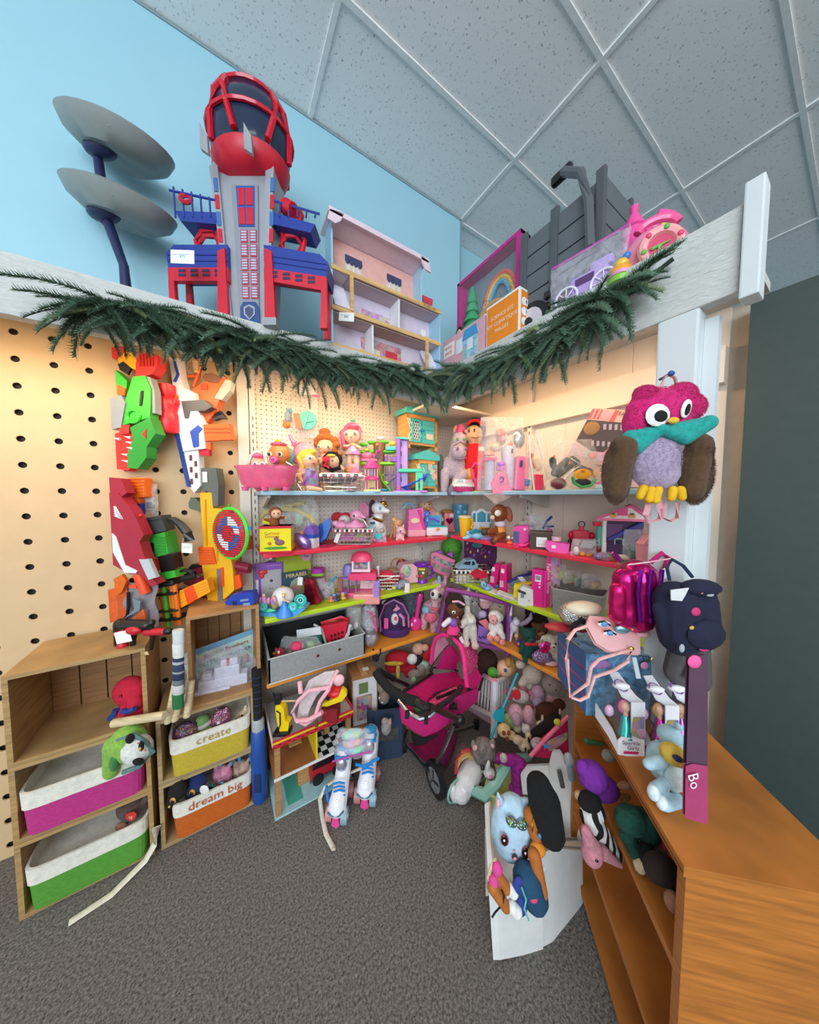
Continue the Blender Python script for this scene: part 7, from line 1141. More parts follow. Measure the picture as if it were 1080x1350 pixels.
g_ = t.P('gable',M('f0e0e2','p'),t.f([(575,290),(830,165),(985,285)],-8,6)); t.P('gable_trim',M('ee6f98','p'),t.tu([(575,285),(830,165),(985,280)],12,y=-8),t.b(570,280,985,302,-8,3),par=g_); t.P('gable_window',M('e8508c','p'),t.b(735,190,812,250,-9,1.4),par=g_); [t.P('flower_box',M('e8a03a','p'),t.b(X-22,240,X+24,268,-9,2),par=g_) for X in (700,845)]; [t.P('plant',M('4a7a3a','p'),t.e(X,236,18,12,y=-9),par=g_) for X in (700,845)]; t.P('roof',M('c84a78','p'),t.f([(815,170),(860,145),(1025,235),(985,285),(830,172)],4,18)); t.P('pillar',M('e8e6e2','p'),t.lz([(20,640),(20,520),(14,500),(16,320),(20,305)],640,-6)); [t.P('spiral',M('f2f0ec','p'),TO(t.uv(638,320+n*15)[0],-6,t.uv(638,320+n*15)[1],2,.8,(12,0,0),12,5)) for n in range(13)]; t.P('interior',M('4a2a52','p'),t.b(660,300,960,640,8,2)); t.P('purple_shelf',M('6a3a78','p'),t.b(668,340,790,500,5,4)); t.P('awning',M('4a4a98','f'),t.f([(670,480),(930,310),(945,330),(690,500)],-3,4)); t.P('green_post',M('3f9a86','p'),t.b(580,360,625,555,-4,6,bev=1)); t.P('red_pot',M('d82c44','p'),t.lz([(30,360),(38,330),(38,318),(0,318)],580,-4)); t.P('teal_chair',M('2f7a78','p'),t.b(850,510,940,600,-2,6,bev=1)); t.P('railing',M('7fb8b0','p'),t.b(725,470,735,530,0,3),t.b(790,470,800,530,0,3),t.b(725,470,800,480,0,3)); t.P('floor',M('d8c0c4','p'),t.b(600,632,980,645,0,20))
t = onB('purple_slinky','purple glitter bundle in clear wrap at front of red shelf','toy',ZH,580,640,2,.285); t.P('bundle',M('8a4ab8','s'),t.e(585,600,64,36,ry=6,rot=-10)); t.P('wrap',M('e0d4d4','c'),t.e(640,600,110,44,y=-1,ry=8))
t = onB('green_brush','green hairbrush with cream pad at right front of red shelf','hairbrush',ZH,770,625,2,.285); t.P('back',M('2f9a44','g'),t.tu([(680,545),(740,560),(820,605),(860,610)],[18,34,40,30],10,flat=.6)); t.P('pad',M('e8d0b4','p'),t.e(785,560,60,22,y=-5,ry=3,rot=18)); t.P('packet',M('d8b098','c'),t.e(760,620,60,24,y=-4))
t = onB('zip_bag','clear crinkled bag with teal toy chair by pink gable house','bag',ZH,880,640,2,.26); clearbag(t,24,46,10,44); t.P('tan_bit',M('b8906a','p'),t.e(900,630,40,22,ry=4)); t.P('teal_bit',M('3f8a84','p'),t.b(850,510,935,590,0,5,bev=1))
t = onB('pink_gift_bag','tall pale pink bag at the right end of red shelf','bag',ZH,985,680,2,.28); t.P('bag',M('f2a0ac','k'),t.f([(945,460),(1025,365),(1030,680),(960,685)],-6,6)); t.P('top',M('f4b4bc','c'),t.f([(950,460),(985,330),(1025,270),(1025,370)],-3,3)); t.P('fold',M('e88a9c','k'),t.f([(944,455),(1027,455),(1027,468),(944,468)],-6.6,6.6))
# ================================================================ right wall, lime shelf
t = onB('green_ball_bag','dark green mesh ball in the lime shelf corner','ball',ZG,110,860,3,.10); t.P('ball',M('5fa83c','f'),t.e(110,655,98,90,ry=13)); t.P('ring',M('3f7a2c','f'),TO(t.uv(125,690)[0],-11,t.uv(125,690)[1],8,.7,n=20)); t.P('stand',M('4a8a34','f'),t.b(50,720,180,860,2,14))
t = onB('wire_basket','wire basket with toy cars on the right lime shelf','basket',ZG,290,880,3,.22); wirebasket(t,44,50,26,34,17,beads=('2a2a2c','e8e6e2')); t.P('handle',M('dedcd8','m'),t.tu([(420,820),(440,770),(490,745),(520,760)],7,y=-12)); t.P('paper',M('cfc4b4','k'),B(0,0,6,40,22,9))
t = onB('toy_car','pale blue toy car riding in the wire basket','toy car',ZG,250,785,3,.22,10); t.o.location.z += .06
t.P('body',M('8fb4cc','g'),t.f([(150,760),(165,730),(215,705),(240,680),(310,672),(345,730),(340,770),(240,790)],-7,7)); t.P('window',M('2c3440','g'),t.f([(195,712),(225,690),(275,690),(265,725)],-7.6,-7),t.f([(285,690),(305,690),(318,722),(285,728)],-7.6,-7)); [t.P('wheel',M('3a2c4c','p'),C((t.uv(X,780)[0],-8,t.uv(X,780)[1]),(t.uv(X,780)[0],-5,t.uv(X,780)[1]),2.8,n=12)) for X in (185,262,330)]; t.P('bumper',M('d8dce0','m'),t.b(150,755,240,765,-7.4,1))
t = onB('toy_car','small red open-top toy car in the wire basket','toy car',ZG,370,825,3,.26,10); t.o.location.z += .05; t.P('body',M('cc2440','g'),t.f([(290,790),(340,755),(400,745),(440,775),(430,815),(310,825)],-6,6)); t.P('windscreen',M('d8b8b0','p'),t.f([(365,770),(385,735),(400,770)],-5,5)); t.P('seat',M('7a6ab8','p'),t.e(410,770,22,14)); t.P('wheel',M('2a2024','p'),t.e(340,822,16,14,y=-6,ry=1.5))
t = onB('purple_card_set','purple backing card with charms behind the wire basket','toy jewellery',ZG,380,860,3,.04,-40); t.P('card',M('5a2458','k'),t.f([(215,550),(540,560),(545,680),(500,860),(215,860)],-1.5,1.5)); t.P('teal_bird',M('3f8a98','p'),t.e(355,590,54,26,y=-2,ry=1.4)); [t.P('charm',M(('c83a8c','d8a83a','8f7ad0','e0c8d8')[n % 4],'p'),t.e(250+n*38,640+(n % 3)*24,10,16,y=-2.2,ry=1)) for n in range(7)]; t.P('ring',M('c8b0c8','m'),TO(t.uv(425,632)[0],-2.4,t.uv(425,632)[1],2.6,.5,n=14)); t.P('moon',M('b8a0c0','k'),t.e(250,580,14,y=-2,ry=.5))
for n,(x0,x1,yt,yb,lab,rl) in enumerate(((465,570,690,920,'magenta doll clothes box leaning beside the toy cars',-18),(572,640,690,945,'magenta doll box standing beside the leaning magenta box',-2))):
    t = onB('doll_box',lab,'box',ZG,(x0+x1)/2,yb,3,.20+.02*n,-42); t.P('box',M('d81f78','g'),t.f([(x0,yb-10),(x0+(60 if n == 0 else 5),yt),(x1+(10 if n == 0 else 0),yt-12),(x1-(30 if n == 0 else 0),yb)],-3,14)); t.P('label',M('f2d8e4','k'),t.b((x0+x1)/2-(10 if n == 0 else 16),yt+30,(x0+x1)/2+14,yt+70,-3.6,.5)); t.P('print',M('e88ab8','i'),t.b((x0+x1)/2-28,yb-110,(x0+x1)/2+8,yb-50,-3.6,.5))
t = onB('zip_bag','clear bag with navy zip top and white card on lime shelf','bag',ZG,770,900,3,.14,-10); t.P('bag_film',M('e2e2e8','c'),t.f([(615,820),(930,660),(950,690),(900,900),(640,930)],-5,5)); t.P('zip_seal',M('26307c','p'),t.f([(610,815),(740,730),(950,655),(945,690),(760,750),(625,820)],-6,-4)); t.P('white_card',M('d6d6dc','k'),t.f([(705,830),(830,790),(858,850),(730,900)],-7,-6.4)); t.P('white_tag',M('e2e2e4','k'),t.f([(725,745),(770,735),(815,790),(780,805)],-7.4,-6.9)); t.P('teal_toy',M('2f7a7a','p'),t.e(715,820,44,40,y=-1)); t.P('pink_toy',M('d85a6c','p'),t.e(670,900,36,24,y=-1),t.cp(880,760,900,800,12,14)); t.P('grey_toy',M('6a6470','i'),t.e(840,730,70,40,ry=4)); t.P('yellow_toy',M('e8d02c','p'),t.b(800,870,872,905,-1,6,-10))
t = onB('pony_figure','pale blue pony figure at the front of lime shelf','toy figure',ZG,430,945,3,.28); t.P('body',M('7fb4d8','p'),t.e(415,900,30,34,ry=5),t.e(450,930,40,24,ry=5),t.cp(400,870,385,868,8,4),blob=.5); t.P('mane',M('a89ad8','p'),t.e(455,915,40,20,y=2),t.e(490,930,24,16)); t.P('eye',M('2a2a4a','g'),t.e(410,890,6,8,y=-4.6,ry=1)); t.P('blue_toy',M('2f6a94','p'),t.e(545,912,22,18))
t = onB('sticker_sheets','printed white sticker sheets hanging over lime shelf edge','sticker sheet',ZG,600,1010,3,.275,-40); t.P('sheet',M('d8dcd8','i'),B(0,0,1,34,16,1.2,(0,8,0))); t.P('sheet',M('e4e4e4','i'),B(10,-4,2.6,30,12,1,(4,12,6)))
t = onB('yellow_card_box','yellow toy box behind the white device on lime shelf','box',ZG,730,1050,3,.24,-20); t.P('box',M('f0d41c','k'),t.f([(705,920),(770,905),(870,880),(872,940),(760,950),(750,1055),(700,1050)],-4,4)); t.P('red_panel',M('a81c2c','k'),t.f([(800,910),(872,895),(872,925),(830,935)],-4.6,-4)); t.P('base',M('d8d82c','k'),t.b(700,1040,780,1060,-3,8))
t = onB('white_toy_scanner','white plastic toy machine with black knob on lime shelf','toy',ZG,815,1085,3,.27,-22); t.P('case',M('e2e0dc','p'),t.f([(748,960),(790,910),(875,935),(880,1080),(840,1110),(748,1090)],-7,7)); t.P('knob',M('1c1a1c','p'),t.cp(755,955,805,972,12,12,y0=-8)); t.P('slot',M('8a8a88','p'),t.b(770,985,800,1020,-7.4,.8)); t.P('dial',M('b8b8b4','p'),t.e(845,1040,12,y=-7,ry=1))
for n,(x0,x1,yt,yb,lab) in enumerate(((875,1005,800,1110,'hot pink upright doll box with barcode on lime shelf'),(1008,1130,680,1130,'tall pink doll box titled Fashion Show behind barcode box'))):
    t = onB('doll_box',lab,'box',ZG,(x0+x1)/2,yb+40,3,.25-.05*n,-30); t.P('box',M(('e8248c','e23a90')[n],'g'),t.b(x0,yt,x1,yb+40,4,14,0,.6))
    if n == 0: t.P('barcode_label',M('f0eef0','k'),t.b(905,845,955,910,-3.4,.5)); [t.P('barcode_bar',M('2a2a2c','k'),t.b(910+i*6,850,913+i*6,895,-3.8,.4)) for i in range(7)]; [t.P('dot',M('f4e0ec','k'),t.e(945,Y,9,y=-3.2,ry=.4)) for Y in (930,960)]; t.P('edge',M('c01c70','g'),t.b(972,800,980,1140,-3.3,.5))
    else: t.x('Fashion Show',M('f6dcec','k'),1030,900,52,-3.6,90); t.P('side_print',M('b84a7a','i'),t.b(1050,690,1128,1160,-3.3,.5))
t = onB('fabric_storage_bin','grey felt bin of bagged doll clothes on right lime shelf','storage bin',ZL,340,440,3,.19,-40)
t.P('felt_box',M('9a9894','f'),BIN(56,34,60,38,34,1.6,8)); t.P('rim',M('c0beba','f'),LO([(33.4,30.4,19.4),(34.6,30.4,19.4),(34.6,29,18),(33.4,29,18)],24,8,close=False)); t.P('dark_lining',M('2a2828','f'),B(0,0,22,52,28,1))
for n,(X,Y,rx,rz,c,nm) in enumerate(((300,215,60,36,'8f9a4a','olive green'),(300,285,56,24,'c07a44','orange tan'),(370,275,60,34,'24584e','dark teal'),(440,300,40,34,'c9a884','beige'),(420,200,70,40,'a89a94','pale grey'),(235,270,26,44,'a8b86a','light green'))):
    t = onB('doll_garment',nm+' folded doll garment in clear wrap in the right felt bin','doll clothes',ZL,X,Y+rz,3,.20); t.o.location.z += .14; t.P('garment',M(c,'f'),E(0,0,rz/4.7*.8,rx/4.7*.8,5,rz/4.7*.8)); t.P('wrap',M('e2e2e0','c'),BAG(rx/4.7*2,rz/4.7*2.4,11,50+n,.2))
# ================================================================ right wall, orange shelf and corner
t = onB('unicorn_figure','white and lilac unicorn figure on the right orange shelf','toy figure',ZK,780,650,4,.20)
t.P('body',M('e2d8e6','p'),t.e(780,500,44,60,y=3,ry=9),t.cp(785,460,790,430,30,26),t.e(785,445,34,36,y=-4),t.cp(755,530,742,640,16,10),t.cp(805,530,800,640,16,10),t.cp(780,560,778,580,14,12,y0=-5),blob=.8); t.P('horn',M('e8e4e0','g'),t.cy(740,390,748,290,14,3)); t.P('tail',M('d0bcd8','u'),t.tu([(820,480),(880,460),(930,410),(935,360)],[18,22,20,8],8)); t.P('wing',M('8a78c0','f'),t.e(740,430,14,46,y=2)); t.P('muzzle',M('eab8a4','p'),t.e(780,560,16,20,y=-8))
t = onB('teddy_bear','brown teddy bear plush at the back of orange shelf','plush toy',ZK,1010,610,4,.12); plush(t,32,'7a4a2c',muz='b88a68',hs=.28)
t = onB('dark_plush','dark brown plush lying at the back wall on orange shelf','plush toy',ZK,980,620,4,.06); t.P('body',M('2e1c14','u'),E(0,0,18,18,8,18),E(-4,0,36,11,8,10),E(8,0,42,4,3,5),blob=1.1); t.P('eye',M('d8d0c8','g'),E(-6,-7.4,38,1.2))
t = onB('teddy_bear','dark green bean bear with red bow on orange shelf edge','plush toy',ZK,910,800,4,.275); plush(t,42,'174a44',muz='1c544c',hs=.24); t.P('bow',M('c8242c','f'),E(-4,-9,23,5,2,2.6),E(4,-9,23,5,2,2.6))
t = onB('plush_toy','white plush lamb beside the green bear on orange shelf','plush toy',ZK,1040,640,4,.18); t.P('body',M('ece8e4','u'),E(0,0,9,13,8,9),E(12,-2,8,8,7,8),E(-6,-5,6,6,5,5),blob=.9); t.P('eye',M(BK,'g'),E(10,-8.6,10,1))
t = onB('mermaid_tail_plush','purple sequin plush with pink trim at orange shelf edge','plush toy',ZK,1040,835,4,.27); t.P('body',M('7a4ab0','s'),E(0,0,10,14,8,10),E(8,0,4,10,7,5),blob=1); t.P('pink_fin',M('e83a9c','v'),E(2,-3,24,7,3,9,(0,25,0))); t.P('pale_belly',M('e8b8b8','f'),E(10,-5,4,9,4,3))
t = onB('plush_toy','white and tan plush dog right of the green bear','plush toy',ZK,1110,700,4,.2); plush(t,36,'e6dcd0','flop',muz='f2ece4',ear2='c89a68',hs=.28)
t = onB('plush_toy','small violet plush peeking on the orange shelf behind green bear','plush toy',ZK,830,690,4,.22); t.P('body',M('6a3aa0','u'),E(0,0,5,6,5,5)); t.P('gold_bit',M('d8a03a','g'),E(-3,-4,6,2))
# doll bed with woven frame in the corner
cpos,ck = Bw(628,.20,ZB[4])
t = atD('doll_bed','purple woven doll bed frame standing on end in the corner','doll bed',ZK,390,690,1.74,-10)
pu = '9a4a94'
t.P('top_rail',M(pu,'x'),t.tu([(130,118),(300,140),(480,170),(710,225)],22,8,y=-4)); t.P('bottom_rail',M(pu,'x'),t.tu([(80,545),(300,600),(500,640),(690,660)],22,8,y=-2)); t.P('right_post',M('8a4288','p'),t.lz([(26,700),(30,690),(22,640),(26,600),(20,560),(22,300),(28,280),(24,240),(10,228)],700,-4)); t.P('left_post',M('8a4288','p'),t.tu([(150,110),(110,300),(60,545)],18,8,y=-2)); t.P('back_weave',M('6a3468','x'),t.f([(130,120),(700,230),(690,650),(80,540)],12,14)); t.P('post_ring',M('cbb8c4','p'),TO(t.uv(695,590)[0],-4,t.uv(695,590)[1],3.4,.8,(0,0,0),14))
t = atD('rag_doll','dark-haired doll with lilac vest and pink skirt on doll bed','doll',ZK,200,600,1.66)
t.P('body',M('6a3c24','f'),t.e(215,300,82,78,ry=11),t.cp(200,370,195,470,34,44),t.cp(160,400,95,455,18,15,y0=-4),t.cp(235,390,260,440,18,14,y0=-6),t.cp(180,500,165,570,18,16,y0=-6),t.cp(235,510,270,580,18,16,y0=-6),blob=1); t.P('hair',M('2c1a14','u'),t.e(215,240,96,78,y=5,ry=11),t.cp(140,260,150,300,20,12),t.e(260,240,50,46,y=-4,ry=8),blob=1); t.P('headband',M('e0a8c0','f'),t.tu([(175,205),(230,200),(290,235)],10,y=-11)); t.P('vest',M('8a5ab4','f'),t.e(195,420,40,42,y=-4,ry=7)); t.P('sleeve',M('e8dce4','f'),t.cp(155,395,105,440,26,24,y0=-5)); t.P('skirt',M('ee3f84','f'),t.lz([(40,445),(62,490),(64,525),(40,530)],195,-3,sy=.7)); t.P('sock',M('e8d4dc','f'),t.cp(262,560,280,595,18,18,y0=-7)); e = t.P('eye',M('f2f0ec','g'),t.e(190,305,18,16,y=-10.5,ry=2)); t.P('pupil',M(BK,'g'),t.e(188,305,9,11,y=-12,ry=1),par=e); t.P('eye',M('2a1812','g'),t.e(250,310,10,8,y=-10,ry=1)); t.P('mouth',M('d8a84a','f'),t.e(228,352,10,5,y=-10,ry=1))
t = atD('bunny_plush','cream long-legged bunny plush hanging from the doll bed','plush toy',ZK,340,640,1.68); t.P('body',M('ddd0c4','u'),t.e(345,420,70,80,ry=9),t.cp(320,470,310,590,36,30,y0=-4),t.cp(380,470,390,610,36,30,y0=-4),t.cp(300,400,275,430,36,34,y0=-7),t.cp(330,350,330,300,30,30),blob=1); t.P('foot',M('e0c4bc','u'),t.e(310,610,36,34,y=-7),t.e(395,630,36,36,y=-7)); t.P('dress',M('e4ded8','u'),t.e(345,400,60,40,y=-4,ry=7))
t = atD('plush_toy','grey plush donkey sitting at the back of doll bed','plush toy',ZK,390,380,1.76); plush(t,30,'8a8280','long',muz='b8b0a8',hs=.25)
t = atD('plush_toy','white plush unicorn head at the back of doll bed','plush toy',ZK,310,330,1.76); t.P('body',M('cfc8c8','u'),E(0,0,12,8,8,12),E(2,-3,22,7,7,7),blob=.8); t.P('ear',M('b8a8a8','u'),E(4,-3,29,2,1,3.6)); t.P('eye',M(BK,'g'),E(4,-9.4,23,1.2))
t = atD('plush_toy','pink plush doll with white ear at top of doll bed','plush toy',ZK,500,310,1.76); t.P('body',M('e0a4ac','u'),E(0,0,8,8,7,8),E(0,-3,14,7,6,6),E(7,-2,12,3,3,5),blob=.8); t.P('ear',M('ece4e4','u'),E(-5,-6,16,4,2,4)); t.P('hat',M('c83a68','f'),E(3,-3,20,6,5,2.4))
t = atD('lamb_plush','white lamb plush with pink face and feet on the doll bed','plush toy',ZK,590,590,1.66)
t.P('body',M('efe6e2','u'),t.e(595,380,66,64,ry=10),t.e(600,480,72,64,ry=10),t.cp(560,510,530,545,34,30,y0=-8),t.cp(630,500,650,550,30,26,y0=-8),t.cp(655,370,660,405,16,14),blob=1); t.P('face',M('f0a8a8','u'),t.e(565,385,44,46,y=-7,ry=5)); [t.P('foot',M('ef8f84','u'),t.e(X,Y,30,30,y=-13,ry=3)) for X,Y in ((522,538),(585,545),(635,580))]; [t.P('eye',M(BK,'g'),t.e(X,375,5,y=-12,ry=.8)) for X in (552,585)]
t = atD('plush_toy','tan plush behind the white lamb on doll bed','plush toy',ZK,620,420,1.76); t.P('body',M('b8a08c','u'),E(0,0,14,12,8,14),E(4,-3,20,9,7,8),blob=.9); t.P('eye',M(BK,'g'),E(0,-9,22,1))
t = atD('doll_blanket','lilac doll blanket with dark embroidery on the doll bed','blanket',ZK,475,620,1.71); t.P('blanket',M('9468bc','f'),t.f([(430,450),(520,480),(560,600),(530,630),(420,590)],-3,0)); t.P('pillow',M('b8a4c4','f'),t.e(480,365,44,36,y=4)); t.P('striped_cloth',M('d87a80','f'),t.f([(430,410),(500,385),(545,450),(520,495)],-4.4,-3.4)); t.P('embroidery',M('3a2454','f'),*[t.e(440+n*16,560+(n % 2)*12,7,12,y=-3.2,ry=.6) for n in range(7)])
# ================================================================ floor: stroller
ZS,ZT2,ZQ,ZR,ZP,ZW,ZV,ZU = (490,830,6.75),(500,920,6.0),(340,870,6.353),(340,960,6.0),(620,850,7.2),(580,960,5.4),(740,860,6.0),(740,1000,6.0)
t = onZ('doll_stroller','hot pink doll stroller with dotted hood and black handle','doll stroller',ZT2,450,765,0)
t.Z = ZS; PKS,PKD = M('d81878','f'),M('e23a86','d')
t.P('bassinet',PKS,t.s3([[(300,560,20),(540,400,90),(760,370,120),(850,520,50)],[(420,720,5),(560,560,60),(740,500,90),(830,600,45)]]),t.s3([[(250,690,-20),(300,560,20),(540,400,92)],[(260,790,-15),(420,720,5),(560,600,60)]]))
t.P('outer_pan',PKS,t.s3([[(250,690,-22),(420,790,-42),(560,740,-40),(760,600,-5),(950,520,40)],[(270,830,-18),(380,910,-30),(560,880,-32),(760,740,0),(945,640,38)],[(350,860,0),(470,955,-20),(600,900,-20),(730,810,5),(940,640,38)]]))
t.P('mattress',PKD,t.s3([[(500,650,-8),(620,560,20),(760,500,50)],[(560,690,-25),(660,620,0),(790,545,35)]],3)); t.P('green_toy',M('3f9a70','u'),E(*t.q(420,700,-6),7,7,4))
rim = [(530,300,90),(545,160,88),(570,80,84),(640,45,74),(720,70,60),(795,150,46),(825,260,36),(835,400,30),(850,510,26)]
back = [(760,370,122),(700,330,130),(690,200,125),(730,120,118),(800,110,105),(930,180,92),(950,250,84),(935,330,78),(985,430,62)]
t.P('hood_lining',PKS,t.s3([[(570,350,100),(640,200,100),(700,140,92),(770,190,80)],[(760,365,124),(760,300,118),(790,260,108),(815,330,70)]]))
t.P('hood_side',PKS,t.s3([[(840,430,30),(900,370,56),(930,330,76)],[(865,525,27),(930,535,44),(988,430,62)]])); t.P('hood',PKD,t.s3([rim[3:8],[(680,30,84),(760,55,76),(850,130,66),(890,250,56),(860,390,42)],[(800,90,104),(860,120,98),(930,180,90),(948,250,82),(930,335,74)]])); t.P('hood_mesh',M('e89ab4','t'),t.s3([[(535,290,90),(550,150,88),(580,80,84),(640,60,76)],[(545,300,90),(600,220,92),(660,150,92),(690,125,90)]]))
t.P('hood_rim',M('ee2f84','f'),t.t3(rim,3.2)); t.P('hood_piping',M('17161a','f'),t.t3([(835,400,29),(855,520,25),(900,555,34),(960,530,50),(990,430,61)],2)); t.P('hood_hinge',M('17161a','p'),E(*t.q(530,360,88),3.2)); t.P('hood_hinge',M('17161a','p'),E(*t.q(790,520,22),4.4)); t.P('hood_rod',M('17161a','p'),t.t3([(530,340,90),(600,220,96),(690,125,98)],1.2))
t.P('side_frame',M('26262a','p'),t.t3([(290,545,20),(400,480,48),(540,390,90)],2.4)); t.P('side_frame',M('26262a','p'),t.t3([(590,690,-36),(700,620,-12),(790,540,18)],3.4)); t.P('back_edge',M('17161a','f'),t.t3([(550,340,96),(680,340,122),(770,370,120)],1.4)); t.P('front_bar',M('9a9aa0','m'),t.t3([(240,630,-22),(330,740,-36),(430,795,-44),(520,765,-42),(590,700,-38)],2.6)); [t.P('buckle_strap',M('17161a','f'),t.t3([(X,Y,d),(X-4,Y+70,d-2)],2.4,6)) for X,Y,d in ((318,720,-38),(488,770,-46))]
t.P('grip',M('19191b','f'),t.t3([(40,375,32),(80,440,24),(160,530,8),(270,600,-14),(400,645,-36)],6.2,10)); t.P('joint',M('19191b','p'),t.t3([(400,640,-36),(470,690,-44),(510,680,-46)],5)); t.P('handle_bar',M('85868c','m'),t.t3([(520,680,-46),(640,740,-36),(760,790,-28)],3.6)); t.P('joint',M('19191b','p'),t.t3([(60,360,36),(130,400,40),(200,440,44)],4)); t.P('handle_bar',M('77787e','m'),t.t3([(200,440,44),(330,500,56)],3)); t.P('fold_hub',M('19191b','p'),E(*t.q(785,805,-26),7,6,7)); t.P('recline_strap',M('17161a','f'),t.t3([(580,610,0),(640,590,8),(750,540,26)],2)); t.P('hub_lever',M('19191b','p'),t.t3([(740,650,-14),(745,700,-18),(700,690,-20)],3.4))
t.Z = ZT2
t.P('leg',M('a2a3a8','m'),t.t3([(590,210,-26),(530,360,-14),(460,510,-2)],2.6)); t.P('leg',M('8f9096','m'),t.t3([(225,240,60),(180,380,78)],2)); t.P('axle',M('a8a9ae','m'),t.t3([(170,330,76),(280,450,40),(395,580,4)],1.6)); t.P('fork_bar',M('85868c','m'),t.t3([(560,275,0),(660,250,50),(740,220,90)],3)); t.P('fork',M('19191b','p'),t.t3([(770,180,110),(765,300,112)],5)); t.P('cargo_basket',M('b0146a','f'),t.s3([[(230,370,66),(330,480,30),(410,545,6)],[(330,330,90),(450,400,60),(540,470,30)],[(440,250,100),(560,260,70),(620,300,50)]])); t.P('basket_side',M('8a1054','f'),t.s3([[(470,500,2),(540,330,10),(600,200,20)],[(540,560,30),(600,400,50),(640,220,60)]])); t.P('underside',M('2a1a20','f'),t.s3([[(250,270,50),(330,320,20),(480,290,-5)],[(270,380,70),(340,380,50),(420,330,30)]]))
def wheel(X,Y,y,r,tw):
    c = Vector(t.q(X,Y,y)); a = math.radians(tw); ax = Vector((math.cos(a),math.sin(a),0)); q = t.P('wheel',M('1b1b1d','p'),C(tuple(c-ax*3),tuple(c+ax*3),r,n=28),label='black tyre'); t.P('rim',M('77787c','p'),C(tuple(c-ax*3.6),tuple(c+ax*3.6),r*.66,n=24),par=q)
    up = Vector((0,0,1)); sd = ax.cross(up); t.P('spokes',M('a4a5aa','m'),*[TU([tuple(c-ax*4),tuple(c-ax*4+(sd*math.cos(b)+up*math.sin(b))*r*.62)],1.6,5) for b in [k*2*PI/5+.3 for k in range(5)]],par=q)
wheel(447,640,0,21.5,28); wheel(158,345,80,21,28); wheel(765,330,112,14,70)
# ================================================================ wooden play garage
pos = ((.163,1.365,0),1); t = T('play_garage','wooden toy fire station with checkered floor on the carpet','play set',pos,32.7)
W_,D_ = .37,.29
def bb(n,m,x0,x1,y0,y1,z0,z1,**k): return t.P(n,m,slab(x0,x1,y0,y1,z0,z1),**k)
bb('base_board',M('a9cfd4','k'),0,W_,0,D_,0,.008); bb('base_print',M('4fae9c','k'),.06,.13,.03,D_,.008,.0086); bb('mid_floor',M('a8683a','w'),0,.19,0,D_,.186,.194); cf = bb('checker_floor',M('f0f0ee','k'),.19,W_,0,D_,.186,.194)
for i in range(6):
    for j in range(9):
        if (i+j) % 2: bb('checker_tile',M('141416','k'),.19+i*.03,.22+i*.03,j*.032,j*.032+.032,.194,.1948,par=cf)
top = bb('roof_board',M('9a9a9c','k'),0,W_,0,D_,.352,.362); bb('front_edge',M('c8242c','k'),-.002,W_+.002,-.004,.002,.335,.372); bb('yellow_line',M('e8c02c','k'),-.002,W_+.002,-.006,-.004,.358,.366); bb('side_edge',M('d8d4d0','k'),-.004,0,0,D_,.345,.372); bb('side_edge',M('c8242c','k'),W_,W_+.004,0,D_,.345,.38); bb('floor_edge',M('e4e2de','k'),0,W_,-.004,0,.184,.196)
[bb('brick_row',M('7a1420','k'),i*.02,i*.02+.012,-.0055,-.004,.339+.008*(i % 2),.344+.008*(i % 2)) for i in range(19)]
for x in (.006,W_-.03): bb('corner_post',M('b98a58','w'),x,x+.022,.004,.026,.008 if x < .1 else .194,.35)
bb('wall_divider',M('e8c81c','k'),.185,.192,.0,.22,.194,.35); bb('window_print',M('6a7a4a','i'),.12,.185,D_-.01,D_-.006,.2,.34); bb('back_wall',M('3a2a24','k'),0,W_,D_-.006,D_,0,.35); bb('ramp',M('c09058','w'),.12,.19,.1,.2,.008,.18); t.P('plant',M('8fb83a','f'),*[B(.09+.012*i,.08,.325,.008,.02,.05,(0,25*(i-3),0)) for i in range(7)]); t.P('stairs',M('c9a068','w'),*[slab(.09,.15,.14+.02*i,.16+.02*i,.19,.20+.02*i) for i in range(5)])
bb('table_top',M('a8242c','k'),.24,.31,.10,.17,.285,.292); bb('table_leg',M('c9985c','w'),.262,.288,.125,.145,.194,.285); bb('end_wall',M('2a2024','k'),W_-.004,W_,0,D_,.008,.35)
t = T('toy_fire_truck','red toy fire truck parked under the play garage','toy truck',((.42,1.43,.008),1),32.7); t.P('body',M('b0202c','p'),B(0,.04,.075,.17,.09,.09,bev=.008)); t.P('window',M('241c20','g'),B(-.02,-.007,.1,.11,.002,.03)); t.P('bumper',M('9a9a9c','m'),B(-.03,-.008,.034,.12,.006,.012)); [t.P('wheel',M('1a1a1c','p'),C((x,-.012,.028),(x,.004,.028),.028,n=18)) for x in (-.05,.05)]
zt = .362
t = atD('toy_loader','yellow and black toy loader robot on the play garage roof','toy',ZQ,215,590,1.36); t.o.location.z = zt; t.P('body',M('f0cc14','p'),t.f([(165,380),(170,340),(210,335),(235,370),(245,470),(275,490),(265,560),(200,575),(180,500)],-5,5)); t.P('band',M(BK,'p'),t.tu([(175,380),(205,400),(205,500),(190,540)],6,y=-5.6)); t.P('arm',M('1c1c1e','p'),t.b(155,265,200,340,0,8,bev=1),t.tu([(140,250),(150,300)],10)); t.P('base',M('1a1a1c','p'),t.b(150,560,280,590,-2,14,-4,1)); t.P('fork',M('c8a878','p'),t.tu([(205,325),(320,320)],7))
